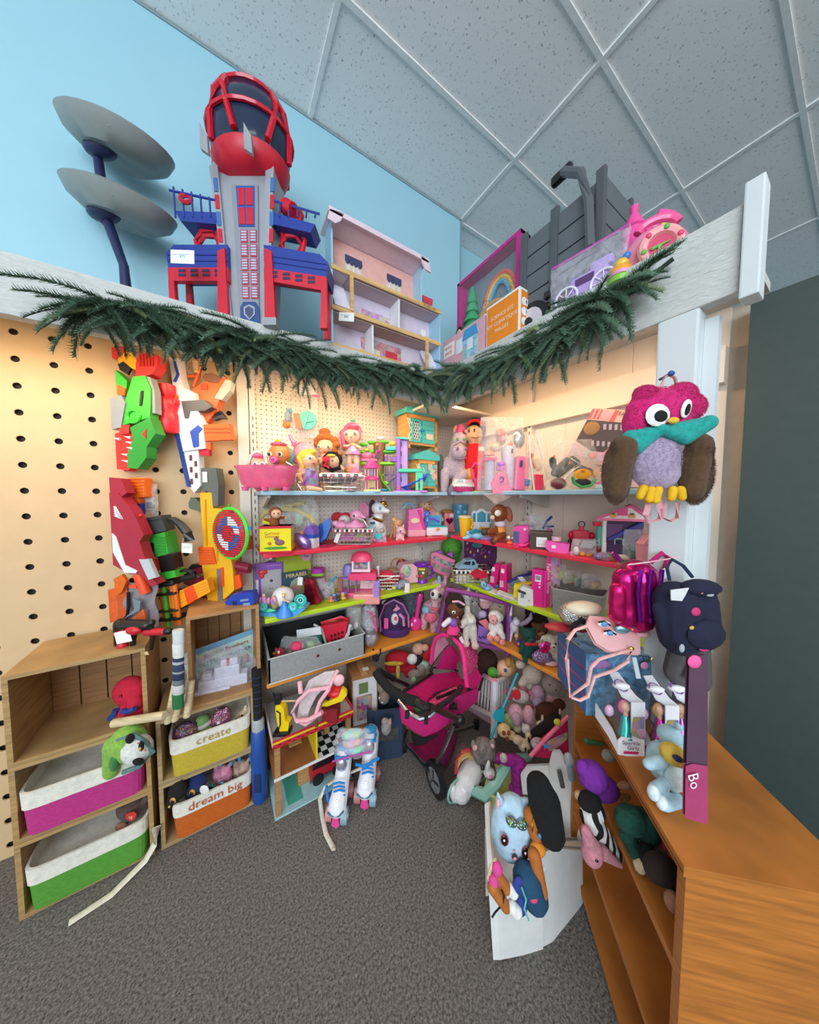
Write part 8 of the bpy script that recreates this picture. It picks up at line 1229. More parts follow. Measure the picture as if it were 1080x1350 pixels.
t = atD('mesh_carrier','pale pink mesh doll carrier on the play garage roof','doll carrier',ZQ,430,545,1.36); t.o.location.z = zt; t.P('mesh',M('c9bcc0','f'),t.s3([[(330,480,6),(350,330,14),(430,170,16),(560,100,12),(670,85,10)],[(400,540,0),(430,420,6),(490,300,6),(560,230,4),(640,200,4)]])); t.P('pink_binding',M('f0b4c0','f'),t.t3([(670,85,8),(600,230,0),(430,260,-2),(330,350,-2),(290,440,-2),(320,500,-4),(400,540,-4),(480,480,-4),(520,350,-4),(600,240,-2)],2.6),t.t3([(350,180,10),(360,280,6)],3)); t.P('pocket',M('f2bcc6','f'),E(*t.q(680,170,-2),7,4,8,(0,35,0))); t.P('belt',M('eeb0bc','f'),t.t3([(330,510,-6),(430,500,-8),(540,440,-8)],4,flat=.6)); t.P('buckle',M('c8a468','m'),t.b(500,395,525,450,-10,2))
t = atD('brick_print_box','red brick print box under a red and yellow cap','box',ZQ,610,440,1.44); t.o.location.z = zt; t.P('box',M('9a1c28','x'),t.b(550,330,675,440,2,18)); t.P('lid',M('7a1420','k'),t.b(546,322,679,334,2,19)); t.P('label',M('c8343c','k'),t.b(560,345,590,360,-7.4,.5))
t = atD('fire_hat','red cap with yellow brim on the brick print box','hat',ZQ,640,325,1.42); t.P('crown',M('d8202c','p'),t.e(650,265,80,46,ry=10)); t.P('brim',M('eccc1c','p'),t.f([(550,345),(560,325),(690,265),(720,190),(755,220),(760,250),(720,300),(600,345)],-10,-5)); t.P('badge',M(BK,'p'),t.b(590,265,620,290,-10,1,20))
# ================================================================ carton, bins and skates
t = onZ('cardboard_carton','tall brown cardboard carton with printed label under the orange shelf','carton',ZQ,900,790,0,22); t.P('carton',M('9a6f44','k'),B(0,18,54,34,38,108)); t.P('label',M('d8d4d4','k'),B(0,-1.4,74,31,.6,60)); t.P('picture',M('a8584a','i'),B(-1,-2,66,20,.4,32)); t.P('tape',M('b98d5c','k'),B(0,18,108.2,8,38,.4)); t.P('sticker',M('e2e0dc','k'),B(4,12,108.6,8,7,.3)); t.P('plant_print',M('6a7a4a','k'),B(-2,-2,92,12,.4,14)); t.P('flap_line',M('6a4a2c','k'),B(0,-.6,40,34,.3,.6))
t = onZ('navy_storage_bin','dark blue fabric bin of plush behind the stroller','storage bin',ZS,120,1050,0,10); t.P('bin',M('2f3f58','f'),BIN(44,36,48,40,66,2,8)); t.P('front_window',M('55524e','y'),B(2,-19.6,34,26,1.5,16,bev=.6)); t.P('handle',M('26344a','f'),B(0,-20,56,18,1.4,4))
def pl(label,Z,X,Y,D,col,sh,k='u',extra=()):
    t = atD('plush_toy',label,'plush toy',Z,X,Y,D); t.P('body',M(col,k),*[(t.e(*s[1:]) if s[0] == 'e' else t.cp(*s[1:])) for s in sh],blob=1)
    for n,c,s,y in extra: t.P(n,M(c,'g' if n in ('eye','nose') else 'u'),t.e(*s,y=y))
    return t
e_,c_ = 'e','c'
pl('grey plush mouse in the navy bin by the carton',ZS,110,640,1.66,'8a7a72',[(e_,110,600,50,60),(e_,85,520,34,36),(e_,70,490,16,20)],extra=[('eye','d8d0c8',(75,575,8),-7),('eye','d8d0c8',(100,610,8),-8)])
pl('grey and pink plush bunny in front of navy bin',ZS,130,930,1.5,'a09490',[(e_,130,870,46,62),(e_,120,810,34,30),(c_,165,830,170,790,16,10)],extra=[('ear_lining','d89a98',(168,805,10,20),-3)])
pl('red plush captain in white cravat behind the stroller',ZJ,600,850,1.92,'c01c2c',[(e_,470,780,130,80),(c_,640,820,560,920,50,40),(e_,740,720,60,80),(c_,400,850,520,860,60,50)],'f',[('face','d8a48c',(660,665,62,52),-4),('hand','d8a48c',(720,640,36,30),-8),('beard','1a181a',(700,660,20,40),-7),('cravat','ecebe8',(600,740,50,46),-10),('yellow_trim','e0b83a',(430,770,90,20),-13),('yellow_sash','e8c04a',(470,850,20,90),-12),('coat','1a181a',(660,770,40,60),-8)])
pl('grey plush dog with pale snout behind stroller handle',ZJ,620,980,1.86,'9a8c80',[(e_,620,930,60,50),(e_,600,985,50,36),(c_,690,860,690,900,40,40)],extra=[('eye_patch','8fc0a0',(615,935,26,28),-9)])
pl('mint and tan plush toys heaped behind the stroller',ZJ,740,930,1.9,'b08a68',[(e_,740,880,60,60),(e_,700,820,60,40),(e_,690,950,50,40)],extra=[('mint_body','9ac8b4',(700,820,64,44),-5)])
for i,(bx,by,s) in enumerate(((655,690,0),(870,550,1))):
    t = onZ('roller_skate',('left' if i == 0 else 'right')+' white roller skate with blue laces and pink stopper','roller skate',ZR,bx-10,by,0); X,Y = (bx,by) if i == 0 else (875,550)
    o = [(-60,-170),(-50,-290),(-30,-420),(-70,-480),(60,-480),(80,-400),(60,-250),(50,-120),(40,-80),(-60,-90)]
    t.P('boot',M('ecebf0','p'),*[t.cp(X-15,Y-130,X-5,Y-180,72,66,y0=-4,y1=4),t.cp(X-5,Y-200,X+5,Y-300,64,62,y0=6,y1=16),t.cp(X+5,Y-300,X+5,Y-420,62,68,y0=16,y1=22),t.e(X-15,Y-110,76,56,y=-8)],blob=1); t.P('cuff',M('2f9ad8','f'),t.tu([(X-45,Y-470),(X-50,Y-420),(X+50,Y-420),(X+55,Y-480)],14,y=10)); t.P('tongue',M('dcdcea','v'),t.e(X,Y-370,44,60,y=9,ry=5)); t.P('lining',M('2f9ad8','f'),t.e(X+4,Y-478,54,24,y=18,ry=7)); [t.P('lace',M('1f86d8','f'),t.tu([(X-45,Y-190-n*36),(X,Y-205-n*36),(X+45,Y-195-n*36)],7,y=-4-n*.6)) for n in range(4)]; t.P('toe_band',M('2f6f94','p'),t.tu([(X-75,Y-130),(X-40,Y-105),(X+10,Y-105),(X+45,Y-140)],7,y=-16)); t.P('stopper',M('ee4f98','p'),t.f([(X-50,Y-30),(X-40,Y-75),(X+5,Y-75),(X+15,Y-30),(X-15,Y-2)],-16,-8)); t.P('plate',M('c9ccd4','p'),t.b(X-50,Y-85,X+20,Y-60,6,34)); t.P('shimmer',M('f0b8a8','v'),t.e(X-10,Y-175,28,20,y=-9,ry=2))
    for sx,yy,cc in ((-70,-4,'c98484'),(52,-8,'86a4b0'),(-60,26,'b87a80'),(60,26,'a86a74')): a = t.uv(X+sx-8,Y-58); q = t.P('wheel',M(cc,'p'),C((a[0]-4,yy,9),(a[0]+4,yy,9),9,n=16)); t.P('hub',M('e8e8ea','p'),C((a[0]-4.4,yy,9),(a[0]+4.4,yy,9),3,n=10),par=q)
    t.P('strap',M('1f86d8','f'),t.tu([(555,420),(560,520),(585,580)] if i == 0 else [(780,250),(860,270),(920,220),(965,200)],11,y=-4))
t = onZ('white_belt','white webbing strap trailing on the carpet by roller skates','strap',ZR,600,960,0); t.P('strap',M('e4e0d4','f'),t.t3([(600,955,-4),(540,840,14),(510,700,40),(490,560,60),(530,460,66),(640,390,70),(760,340,66),(900,280,60)],3,8,flat=.4)); t.P('end_tab',M('c9b8a8','f'),E(*t.q(600,955,-4),3,2,2))
t = atD('zip_bag','clear bag of mint and pink knee pads on top of roller skates','bag',ZR,760,210,1.30); t.P('bag_film',M('eee0ea','c'),BAG(50,36,20,61,.2)); t.P('zip_seal',M('a83a98','p'),t.tu([(605,210),(760,165),(910,130)],7,y=-10)); [t.P('pad',M(c,'i'),t.e(X,Y,90,34,y=y,ry=8,rot=-10)) for X,Y,y,c in ((745,50,2,'8fd8cc'),(755,100,-1,'d8a8bc'),(770,140,-3,'9ad0cc'))]
# ================================================================ crib, plush pile, baskets
t = atD('doll_crib','white wooden doll crib with barred sides behind the stroller','doll crib',ZP,240,860,1.52)
WC = M('d9d6dc','p'); t.P('post',WC,t.t3([(235,340,0),(235,600,0),(225,860,0)],4.6)); t.P('post_cap',M('e88aa8','p'),t.t3([(235,325,-1),(235,410,-1)],2.6)); t.P('top_rail',WC,t.t3([(235,360,0),(110,275,70)],3.4),t.t3([(240,360,0),(400,290,60)],3.4)); t.P('bottom_rail',WC,t.t3([(220,680,0),(0,570,74)],3.4)); t.P('skirt_board',M('b8a0b0','p'),t.s3([[(220,690,0),(0,580,74)],[(215,760,0),(0,620,74)]],2)); [t.P('bar',WC,t.t3([(235-n*26,372-n*17,n*14),(225-n*30,670-n*20,n*14)],1.5)) for n in range(1,6)]; [t.P('bar',WC,t.t3([(250+n*28,352-n*11,n*12),(245+n*28,600-n*10,n*12)],1.5)) for n in range(1,5)]
pl('blonde fairy doll in green dress lying in the white crib',ZP,330,270,1.66,'e6b896',[(e_,330,220,78,76),(c_,270,260,240,320,24,20)],'p',[('hair','c8914a',(375,210,66,90),2),('fringe','c8914a',(345,145,30,46),-6),('eye','2f5a84',(308,195,15,17),-11),('green_dress','5fae3a',(215,265,50,50),0)])
pl('dark curly-haired doll in the shadow behind the crib',ZK,520,830,1.75,'3a2018',[(e_,520,800,100,110),(e_,580,900,60,60),(e_,480,900,60,40)],extra=[('face','5a3524',(600,960,30,26),-4)])
P1 = [('cream plush bear with pink bow slippers under orange shelf',ZP,560,420,1.6,'d9cdbc',[(e_,585,270,90,90),(c_,530,310,490,370,40,36),(c_,590,330,560,390,40,36),(e_,470,180,46,40)],[('bow','e07a9c',(475,388,34,26),-8),('bow','e07a9c',(550,420,34,24),-8)]),
('grey hippo plush with stitched smile under the orange shelf',ZP,780,460,1.55,'a89c94',[(e_,770,370,90,94),(e_,850,400,60,70),(e_,800,480,100,80)],[('eye',BK,(716,328,7),-11),('eye',BK,(768,372,7),-12),('pink_body','d8a4ac',(790,500,100,60),-5)]),
('lilac shiny plush elephant in the plush heap',ZP,640,560,1.55,'c9a4b8',[(e_,640,450,60,70),(e_,620,520,60,50)],[('silver_foot','b8a4c4',(620,510,56,50),-8)]),
('brown plush ox with cream horns in the plush heap',ZP,740,720,1.45,'4f2a18',[(e_,740,640,120,90),(e_,680,690,60,60),(e_,840,560,60,50)],[('horn','e8dcc0',(648,640,12,40),-11),('horn','e8dcc0',(808,575,10,34),-11),('muzzle','dcc8a8',(640,720,44,50),-10)]),
('pink plush pig with shiny lilac ears in the basket heap',ZP,500,760,1.45,'d9a4b4',[(e_,430,650,70,90),(e_,550,680,56,110)],[('shiny_ear','b894a8',(415,655,46,68),-8)]),
('white plush with red satin bow in the crib corner',ZP,460,540,1.52,'d8ccc4',[(e_,470,490,90,60),(e_,420,440,40,40)],[('red_bow','d82430',(350,415,36,56),-10),('red_bow','d82430',(415,420,36,46),-10),('red_heart','c81c2c',(540,560,40,30),-8)]),
('black plush cat lying over the yellow basket',ZP,690,880,1.38,'19171a',[(c_,620,850,800,740,50,70),(e_,600,880,40,50)],[]),
('green and cream plush frog in the yellow basket',ZP,400,770,1.46,'9ab46a',[(e_,390,720,70,60),(e_,350,680,30,30)],[('belly','c8cc9a',(430,750,40,36),-7)]),
('giraffe patterned plush in the yellow basket',ZP,330,850,1.38,'e0bf84',[(e_,320,810,66,60),(e_,390,860,46,40)],[('spot','8a3a1c',(300,790,18,20),-8),('spot','8a3a1c',(345,790,16,22),-8),('spot','8a3a1c',(330,840,16,16),-9)]),
('tiger striped plush cub at the basket front',ZP,520,960,1.36,'d8c0a0',[(e_,510,950,60,56),(e_,450,900,50,40),(e_,550,860,30,40)],[('stripe','3a2418',(540,870,10,30),-5),('stripe','3a2418',(500,940,10,24),-9),('stripe','3a2418',(530,960,10,22),-9)]),
('white plush kitten with grey ears in the basket',ZP,520,840,1.40,'d4ccd4',[(e_,530,800,46,44),(c_,500,760,505,740,12,6)],[('eye',BK,(515,800,6),-6)]),
('grey lilac plush at edge of the pink bin',ZP,640,980,1.3,'b8acb8',[(e_,640,930,70,46)],[('patch','d0c4d0',(600,925,30,26),-5)])]
for l,Z,X,Y,D,c,sh,ex in P1: pl(l,Z,X,Y,D,c,sh,'u',ex)
t = atD('yellow_basket','pale yellow plastic basket with slot handle full of plush','basket',ZP,390,1040,1.34,-30); t.P('tub',M('cfcf86','p'),BIN(52,40,60,48,34,2,5)); t.P('slot',M('3a3a20','p'),B(2,-23.4,26,18,1.2,5,(0,0,0),.5)); t.P('rim',M('d8d890','p'),LO([(33,31,25),(35,31,25),(35,29,23),(33,29,23)],28,5,close=False)); t.o.location.z = 0.0
t = atD('pink_fabric_bin','hot pink bin with leopard heart print beside the bookcase','storage bin',ZP,790,1080,1.22); t.P('bin',M('d8205c','f'),t.s3([[(700,900,0),(800,800,4),(925,690,10)],[(600,1060,-4),(760,1080,0),(940,1080,8)]],3),t.s3([[(700,900,0),(800,800,4),(925,690,10)],[(640,940,40),(800,860,44),(930,760,50)]],2)); t.P('rim',M('ee7a9c','f'),t.t3([(570,1060,-6),(710,900,-1),(930,680,9)],2.4)); t.P('heart_print',M('d89aa0','i'),t.s3([[(730,920,-2),(850,860,3),(925,830,7)],[(750,1010,-2),(800,1000,1),(920,900,7)]],.6)); t.P('rainbow_cuff',M('d8c83a','u'),E(*t.q(830,735,2),5,4,4))
t = atD('toy_shovel','turquoise plastic toy shovel leaning on the crib','toy shovel',ZP,200,890,1.38); TQ = M('1fa0b4','p'); t.P('handle',TQ,t.t3([(200,890,0),(250,740,4),(320,580,12),(450,270,30)],1.6)); t.P('blade',TQ,t.s3([[(215,680,2),(240,630,3),(300,600,6),(325,610,7)],[(225,700,1),(260,690,3),(300,680,5),(325,660,6)],[(240,720,1),(270,730,3),(310,740,5),(322,730,6)]],1.6))
# ================================================================ push toy, cat plush, doll bench
t = onZ('rainbow_push_toy','white roller push toy with rainbow dome and mint handle','push toy',ZW,130,520,0)
t.P('drum',M('ece8e8','g'),t.cp(150,450,290,350,70,66,y0=0,y1=22),t.cp(200,400,240,370,84,80,y0=6,y1=14),blob=1.2); [t.P('drum_rim',M('8fc4b4','p'),TO(*t.q(X,Y,y),r,1.5,(90,0,38),22,6)) for X,Y,y,r in ((112,445,0,14),(310,310,30,12))]; t.P('end_cap',M('e8e4e2','g'),t.e(100,450,36,70,y=-2,rot=-12)); [t.P('rainbow',M(c,'p'),t.tu([(120,360),(130+i*8,270),(165+i*4,200+i*22),(215-i*2,185+i*22),(250-i*8,230+i*10)],13,8,y=10)) for i,c in enumerate(('c8403c','d89a4a','c8b46a'))]; t.P('dome',M('c88a90','q'),t.e(185,270,84,120,y=12,ry=8)); t.P('handle',M('9ad0c0','g'),t.t3([(230,440,-4),(330,480,-20),(400,380,-16),(480,260,-8),(560,220,-4),(640,205,-2)],[6,8,7,6,6,5])); t.P('eye',M(BK,'g'),t.e(238,365,4,6,y=-8))
pl('grey tabby cat plush with white nose behind the push toy',ZW,320,320,1.24,'7d746e',[(e_,310,160,88,92),(c_,350,260,360,320,40,44),(c_,240,110,235,85,24,14),(c_,370,100,375,75,24,14)],'y',[('blaze','ece4e0',(320,200,18,60),-14),('muzzle','ece4e0',(330,245,40,34),-13),('nose','e08a98',(330,240,12,9),-20),('eye','2a2018',(284,205,16,18),-14),('eye','2a2018',(352,185,15,18),-14),('inner_ear','d8a4a0',(245,112,20,18),-4),('inner_ear','d8a4a0',(362,100,18,16),-4)])
t = pl('purple and white dinosaur plush on the floor by yellow basket',ZW,520,440,1.34,'b02a9c',[(e_,500,215,90,40),(c_,560,260,560,420,60,50),(c_,430,200,410,210,34,28),(e_,530,420,40,30)],'y',[('white_crest','e4dcd8',(440,175,26,30),-5)])
t = onZ('doll_bench','white wooden doll bench with cutout arms at the front','doll furniture',ZW,680,1250,0); WB = M('e6e6e4','p')
t.P('seat',WB,t.s3([[(330,700,10),(560,640,60),(800,760,30)],[(340,1180,-50),(560,1150,-30),(730,1180,-46)]],5)); t.P('near_arm',WB,t.s3([[(715,850,-16),(760,800,-10),(1015,800,20)],[(735,1585,-38),(805,1550,-34),(1020,1246,0)]],6)); t.P('near_arm_top',WB,t.s3([[(700,880,-18),(755,800,-10),(1018,805,20)],[(760,850,-24),(800,830,-22),(1020,850,8)]],3)); t.P('back_panel',WB,t.s3([[(780,240,60),(800,165,58),(850,165,52),(900,240,46),(950,400,40)],[(790,500,60),(840,520,56),(890,540,50),(940,560,44),(980,600,36)],[(880,790,44),(900,795,40),(940,800,36),(980,805,30),(1010,805,24)]],5)); t.P('back_slot',M('55575a','p'),t.t3([(850,300,46),(875,420,40)],3.4)); t.P('far_arm',WB,t.s3([[(575,330,84),(620,270,82),(780,265,66)],[(590,470,80),(680,480,74),(800,480,60)]],5)); t.P('front_rail',WB,t.s3([[(318,540,10),(350,530,8)],[(330,800,-16),(360,800,-20)],[(350,1180,-50),(400,1180,-50)],[(380,1650,-50),(430,1650,-50)]],5)); t.P('front_panel',WB,t.s3([[(400,1190,-50),(560,1180,-44),(730,1190,-40)],[(430,1650,-50),(580,1620,-44),(735,1590,-39)]],4)); t.P('arm_end',WB,t.t3([(400,1150,-52),(500,1150,-50)],7)); t.P('star',M('2f9ad0','k'),F(star(*t.uv(840,280),5,2.2),42,43))
t = atD('cat_pillow','pale blue cat head pillow with green bow on the doll bench','plush toy',ZW,500,940,.92)
t.P('body',M('b4d2e6','f'),t.e(505,690,150,240,y=0,ry=22),t.cp(410,470,398,410,30,8,y0=-4),t.cp(600,500,620,480,30,12),blob=1.8); t.P('inner_ear',M('e8b4b8','f'),t.e(393,455,14,34,y=-10,ry=2)); [t.P('bow',M('3f8f5a','s'),t.e(X,Y,40,28,y=-20,ry=6,rot=r)) for X,Y,r in ((465,520,25),(535,542,-5))]
for X,Y in ((418,645),(560,735)): e = t.P('eye',M('2a1414','g'),t.e(X,Y,24,40,y=-21.5,ry=2,rot=-8)); t.P('glint',M('f4f4f4','g'),t.e(X-6,Y-14,7,9,y=-24,ry=.6),par=e); t.P('eye_rim',M('a85a6a','f'),t.e(X+2,Y+3,29,45,y=-20.6,ry=2,rot=-8),par=e)
t.P('mouth',M('4a2a28','f'),t.e(485,755,20,20,y=-22.6,ry=1)); t.P('tongue',M('e88a90','f'),t.e(486,762,12,11,y=-23.6,ry=.8)); t.P('nose',M('e0909a','f'),t.e(483,714,8,6,y=-23,ry=1)); [t.P('whisker',M(BK,'f'),t.tu([(610,770+n*10),(655,745+n*22)],2,y=-19)) for n in range(2)]
t = atD('fashion_plush_doll','tan soft doll with long black hair and blue dress on bench','doll',ZW,640,1180,.86)
t.P('body',M('b5692c','f'),t.cp(655,650,700,780,50,56,y0=10),t.cp(650,840,700,1070,44,32,y0=-6,y1=-14),t.cp(440,1010,370,900,36,34,y0=-16),t.cp(430,1100,340,960,34,38,y0=-22),blob=1.2); t.P('hair',M('100f11','u'),t.cp(700,400,740,520,86,110,y0=6),t.cp(740,520,790,740,110,96,y0=4),blob=1.6); t.P('hoop_earring',M('e0c04a','m'),TO(t.uv(645,630)[0],-2,t.uv(645,630)[1],9,.8,(90,0,60),20)); t.P('blue_gem',M('3f86b8','g'),t.e(690,715,14,18,y=-4)); t.P('orange_top',M('e8902c','f'),t.e(690,840,54,46,y=0,ry=8)); t.P('dress',M('1f4a68','f'),t.cp(600,1010,660,1140,100,90,y0=-8),blob=1.5); t.P('ruffle',M('2f3f8c','f'),t.e(530,1000,50,70,y=-16,ry=5),t.e(540,1130,44,70,y=-18,ry=5)); t.P('trim',M('5fc0c8','f'),t.tu([(530,950),(560,1030),(550,1100),(580,1180)],6,y=-24)); t.P('print',M('d84a78','f'),t.e(610,1030,28,18,y=-24)); [t.P('shoe',M('e04a98','f'),t.e(X,Y,34,46,y=-20)) for X,Y in ((370,840),(348,930))]; t.P('sole',M('dcc8a4','f'),t.tu([(370,800),(335,850),(320,930),(330,980)],14,y=-17)); t.P('sock',M('eceae6','f'),t.cp(470,1020,490,1040,34,36,y0=-16),t.cp(470,1100,500,1130,36,40,y0=-22)); [t.P('ankle_tie',M(BK,'f'),t.tu([(390,940),(410,980),(400,1040),(350,1100),(330,1135)],6,y=-27))]
# ================================================================ bookcase and what stands on it
n0 = Zp(902,1142,.75)[0]; t = T('wooden_bookcase','honey wood low bookcase at the right front corner','bookcase',((n0[0],n0[1],0),1),-100.8); WD = M('b8702c','w'); Lb,Db = .58,.30
bb('top_board',WD,-Lb,0,0,Db,.728,.75); bb('top_groove',M('6a3c14','w'),-Lb,0,-.0012,0,.734,.737); bb('side_panel',WD,-.022,0,.004,Db,0,.728); bb('side_panel',WD,-Lb,-Lb+.022,.004,Db,0,.728); bb('back_panel',M('8a5420','w'),-Lb,0,Db-.01,Db,0,.728)
for z in (.50,.23,.03): bb('shelf_board',WD,-Lb+.022,-.022,.006,Db-.01,z,z+.02)
BX = t
def onK(name,label,cat,Z,X,Y,z=.75,yaw=0,**kw): return onZ(name,label,cat,Z,X,Y,z,yaw,**kw)
t = atD('castle_box','blue frosted princess drawer box on the bookcase','toy box',ZV,330,500,0.925,-4); t.o.location.z = .75
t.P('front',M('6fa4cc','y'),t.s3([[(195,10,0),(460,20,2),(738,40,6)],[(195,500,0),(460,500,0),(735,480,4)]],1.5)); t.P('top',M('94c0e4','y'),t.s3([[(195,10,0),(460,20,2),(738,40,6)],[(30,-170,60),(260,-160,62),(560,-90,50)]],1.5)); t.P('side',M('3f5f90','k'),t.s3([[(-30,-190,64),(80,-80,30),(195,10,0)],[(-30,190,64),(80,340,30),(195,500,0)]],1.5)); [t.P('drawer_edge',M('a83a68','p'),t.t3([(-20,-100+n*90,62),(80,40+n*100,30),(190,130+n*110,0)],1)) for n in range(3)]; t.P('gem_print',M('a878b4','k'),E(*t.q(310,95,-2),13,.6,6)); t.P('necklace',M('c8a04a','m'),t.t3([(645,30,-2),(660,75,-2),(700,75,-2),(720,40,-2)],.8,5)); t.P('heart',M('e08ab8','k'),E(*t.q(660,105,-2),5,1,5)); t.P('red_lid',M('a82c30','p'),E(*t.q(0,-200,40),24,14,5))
t = atD('unicorn_purse','pale pink unicorn face purse with long strap on the blue box','purse',ZL,560,640,.855,-6); PP = M('ecb4b4','p')
t.P('pouch',PP,t.s3([[(410,430,26),(520,440,30),(650,450,32),(720,540,20)],[(390,490,10),(500,540,6),(620,560,4),(725,575,8)],[(450,600,-4),(530,650,-8),(640,665,-8),(725,670,2)]],4)); [t.P('ear',PP,E(*t.q(X,Y,12),9,3,5,(0,r,0))) for X,Y,r in ((650,450,-30),(745,545,5))]; t.P('horn',M('e0a83a','m'),t.t3([(668,512,6),(690,490,4),(690,455,4)],[3,2.4,.6])); t.P('holo_patch',M('8fd0d8','v'),E(*t.q(617,515,6),10,3,6)); [(t.P('eye',M('f0eef0','g'),E(*t.q(X,Y,4),8,2,4)),t.P('iris',M('5a94c8','g'),E(*t.q(X+4,Y+2,1),4,2,3.4)),t.P('lash',M(BK,'f'),t.t3([(X-35,Y-10,3),(X,Y-18,2),(X+40,Y+10,1)],1.2,5))) for X,Y in ((500,482),(535,538))]; t.P('strap',M('eeb8b4','f'),t.t3([(390,495,6),(320,520,4),(275,580,0),(270,700,-6),(290,930,-10),(400,850,-12),(420,750,-12),(470,700,-12),(600,660,-12),(670,640,-8),(650,710,-12),(560,770,-14),(440,810,-14),(400,930,-14),(350,955,-12),(295,935,-10)],2.8,8,flat=.5)); t.P('buckle',M('d8b04a','m'),E(*t.q(670,635,-8),3.4,2,3)); t.P('hang_tag',M('c9d0d4','k'),t.s3([[(675,690,-14),(700,690,-14)],[(700,820,-14),(730,820,-14)]],.5))
t = atD('sequin_hat','silver sequin hat with cream top and black strap','hat',ZL,350,480,1.0); t.P('crown',M('d8ccc4','s'),t.e(330,420,110,80,ry=18)); t.P('brim',M('e0cfb4','p'),t.e(350,370,110,44,y=-8,ry=14)); t.P('strap',M(BK,'f'),t.tu([(260,510),(250,450),(300,410),(340,460),(400,460)],16,y=-22)); t.P('rim',M('7a2c34','f'),t.tu([(240,480),(330,500),(440,470),(510,400)],8,y=-14))
t = atD('metallic_backpack','magenta holographic backpack leaning by the white post','backpack',ZL,680,620,.895)
t.P('main_body',M('c81a72','v'),t.cp(690,190,690,420,110,110),t.cp(600,190,610,420,70,80,y0=-4),blob=1.8); t.P('front_pocket',M('d81f70','v'),t.cp(540,250,540,400,46,52,y0=-10),blob=1.4); [t.P('fin',M('8a1f9c','v'),t.tu([(X,110),(X-10,250),(X+10,420)],12,y=-24)) for X in (620,680,740)]; t.P('ear',M('a82a8c','v'),t.tu([(530,35),(555,60),(580,85)],[8,18,14])); t.P('cord',M('f0b8c4','f'),t.tu([(565,90),(700,72),(860,45)],4,y=-18)); t.P('carry_loop',M('b81a6a','f'),t.tu([(780,100),(850,40),(890,70),(870,140),(820,200)],14,y=4)); t.P('tag',M('e0e4e8','k'),t.b(815,130,850,190,-4,.5,-20)); t.P('lower_bag',M('5a1440','f'),t.b(610,440,745,610,14,14,0,5))
t = atD('floral_backpack','navy backpack with pink print leaning at right edge','backpack',ZL,960,680,.80); NV = M('1a1f38','f'); t.P('body',NV,t.cp(930,330,960,560,120,110),t.cp(1040,320,1060,520,110,120),t.cp(830,380,900,600,40,40),blob=2); t.P('pocket',NV,t.e(1010,490,110,90,y=-24,ry=8)); t.P('top_flap',NV,t.e(1010,230,110,50,y=-14,ry=14)); t.P('strap',M('24304c','f'),t.tu([(900,210),(880,130),(910,80),(980,120),(1040,190)],10,y=4)); [t.P(n,M(c,'k'),t.e(X,Y,r*.75,r2*.75,y=-24.6,ry=2)) for n,c,X,Y,r,r2 in (('dress_print','c8346a',940,355,36,34),('flower_print','d8a84a',930,450,30,18),('rose_print','c83a7c',1000,575,40,20),('lace_print','a8acb8',1010,470,40,34),('lace_print','a8acb8',1015,255,30,16),('dot_print','d8783a',965,245,8,10),('lace_print','a8acb8',870,570,20,34))]; t.P('tag',M('d8d8da','k'),t.f([(810,235),(915,222),(880,300),(815,295)],-20,-19))
t = atD('grey_hoodie','dark grey hooded cloth hanging at right edge','clothing',ZL,1000,860,.84); t.P('hood',M('565254','f'),t.cp(1010,600,960,780,90,80),t.cp(1050,580,1060,820,70,80),blob=1.8); t.P('fold',M('484446','f'),t.tu([(1000,540),(960,640),(920,760)],14,y=-18))
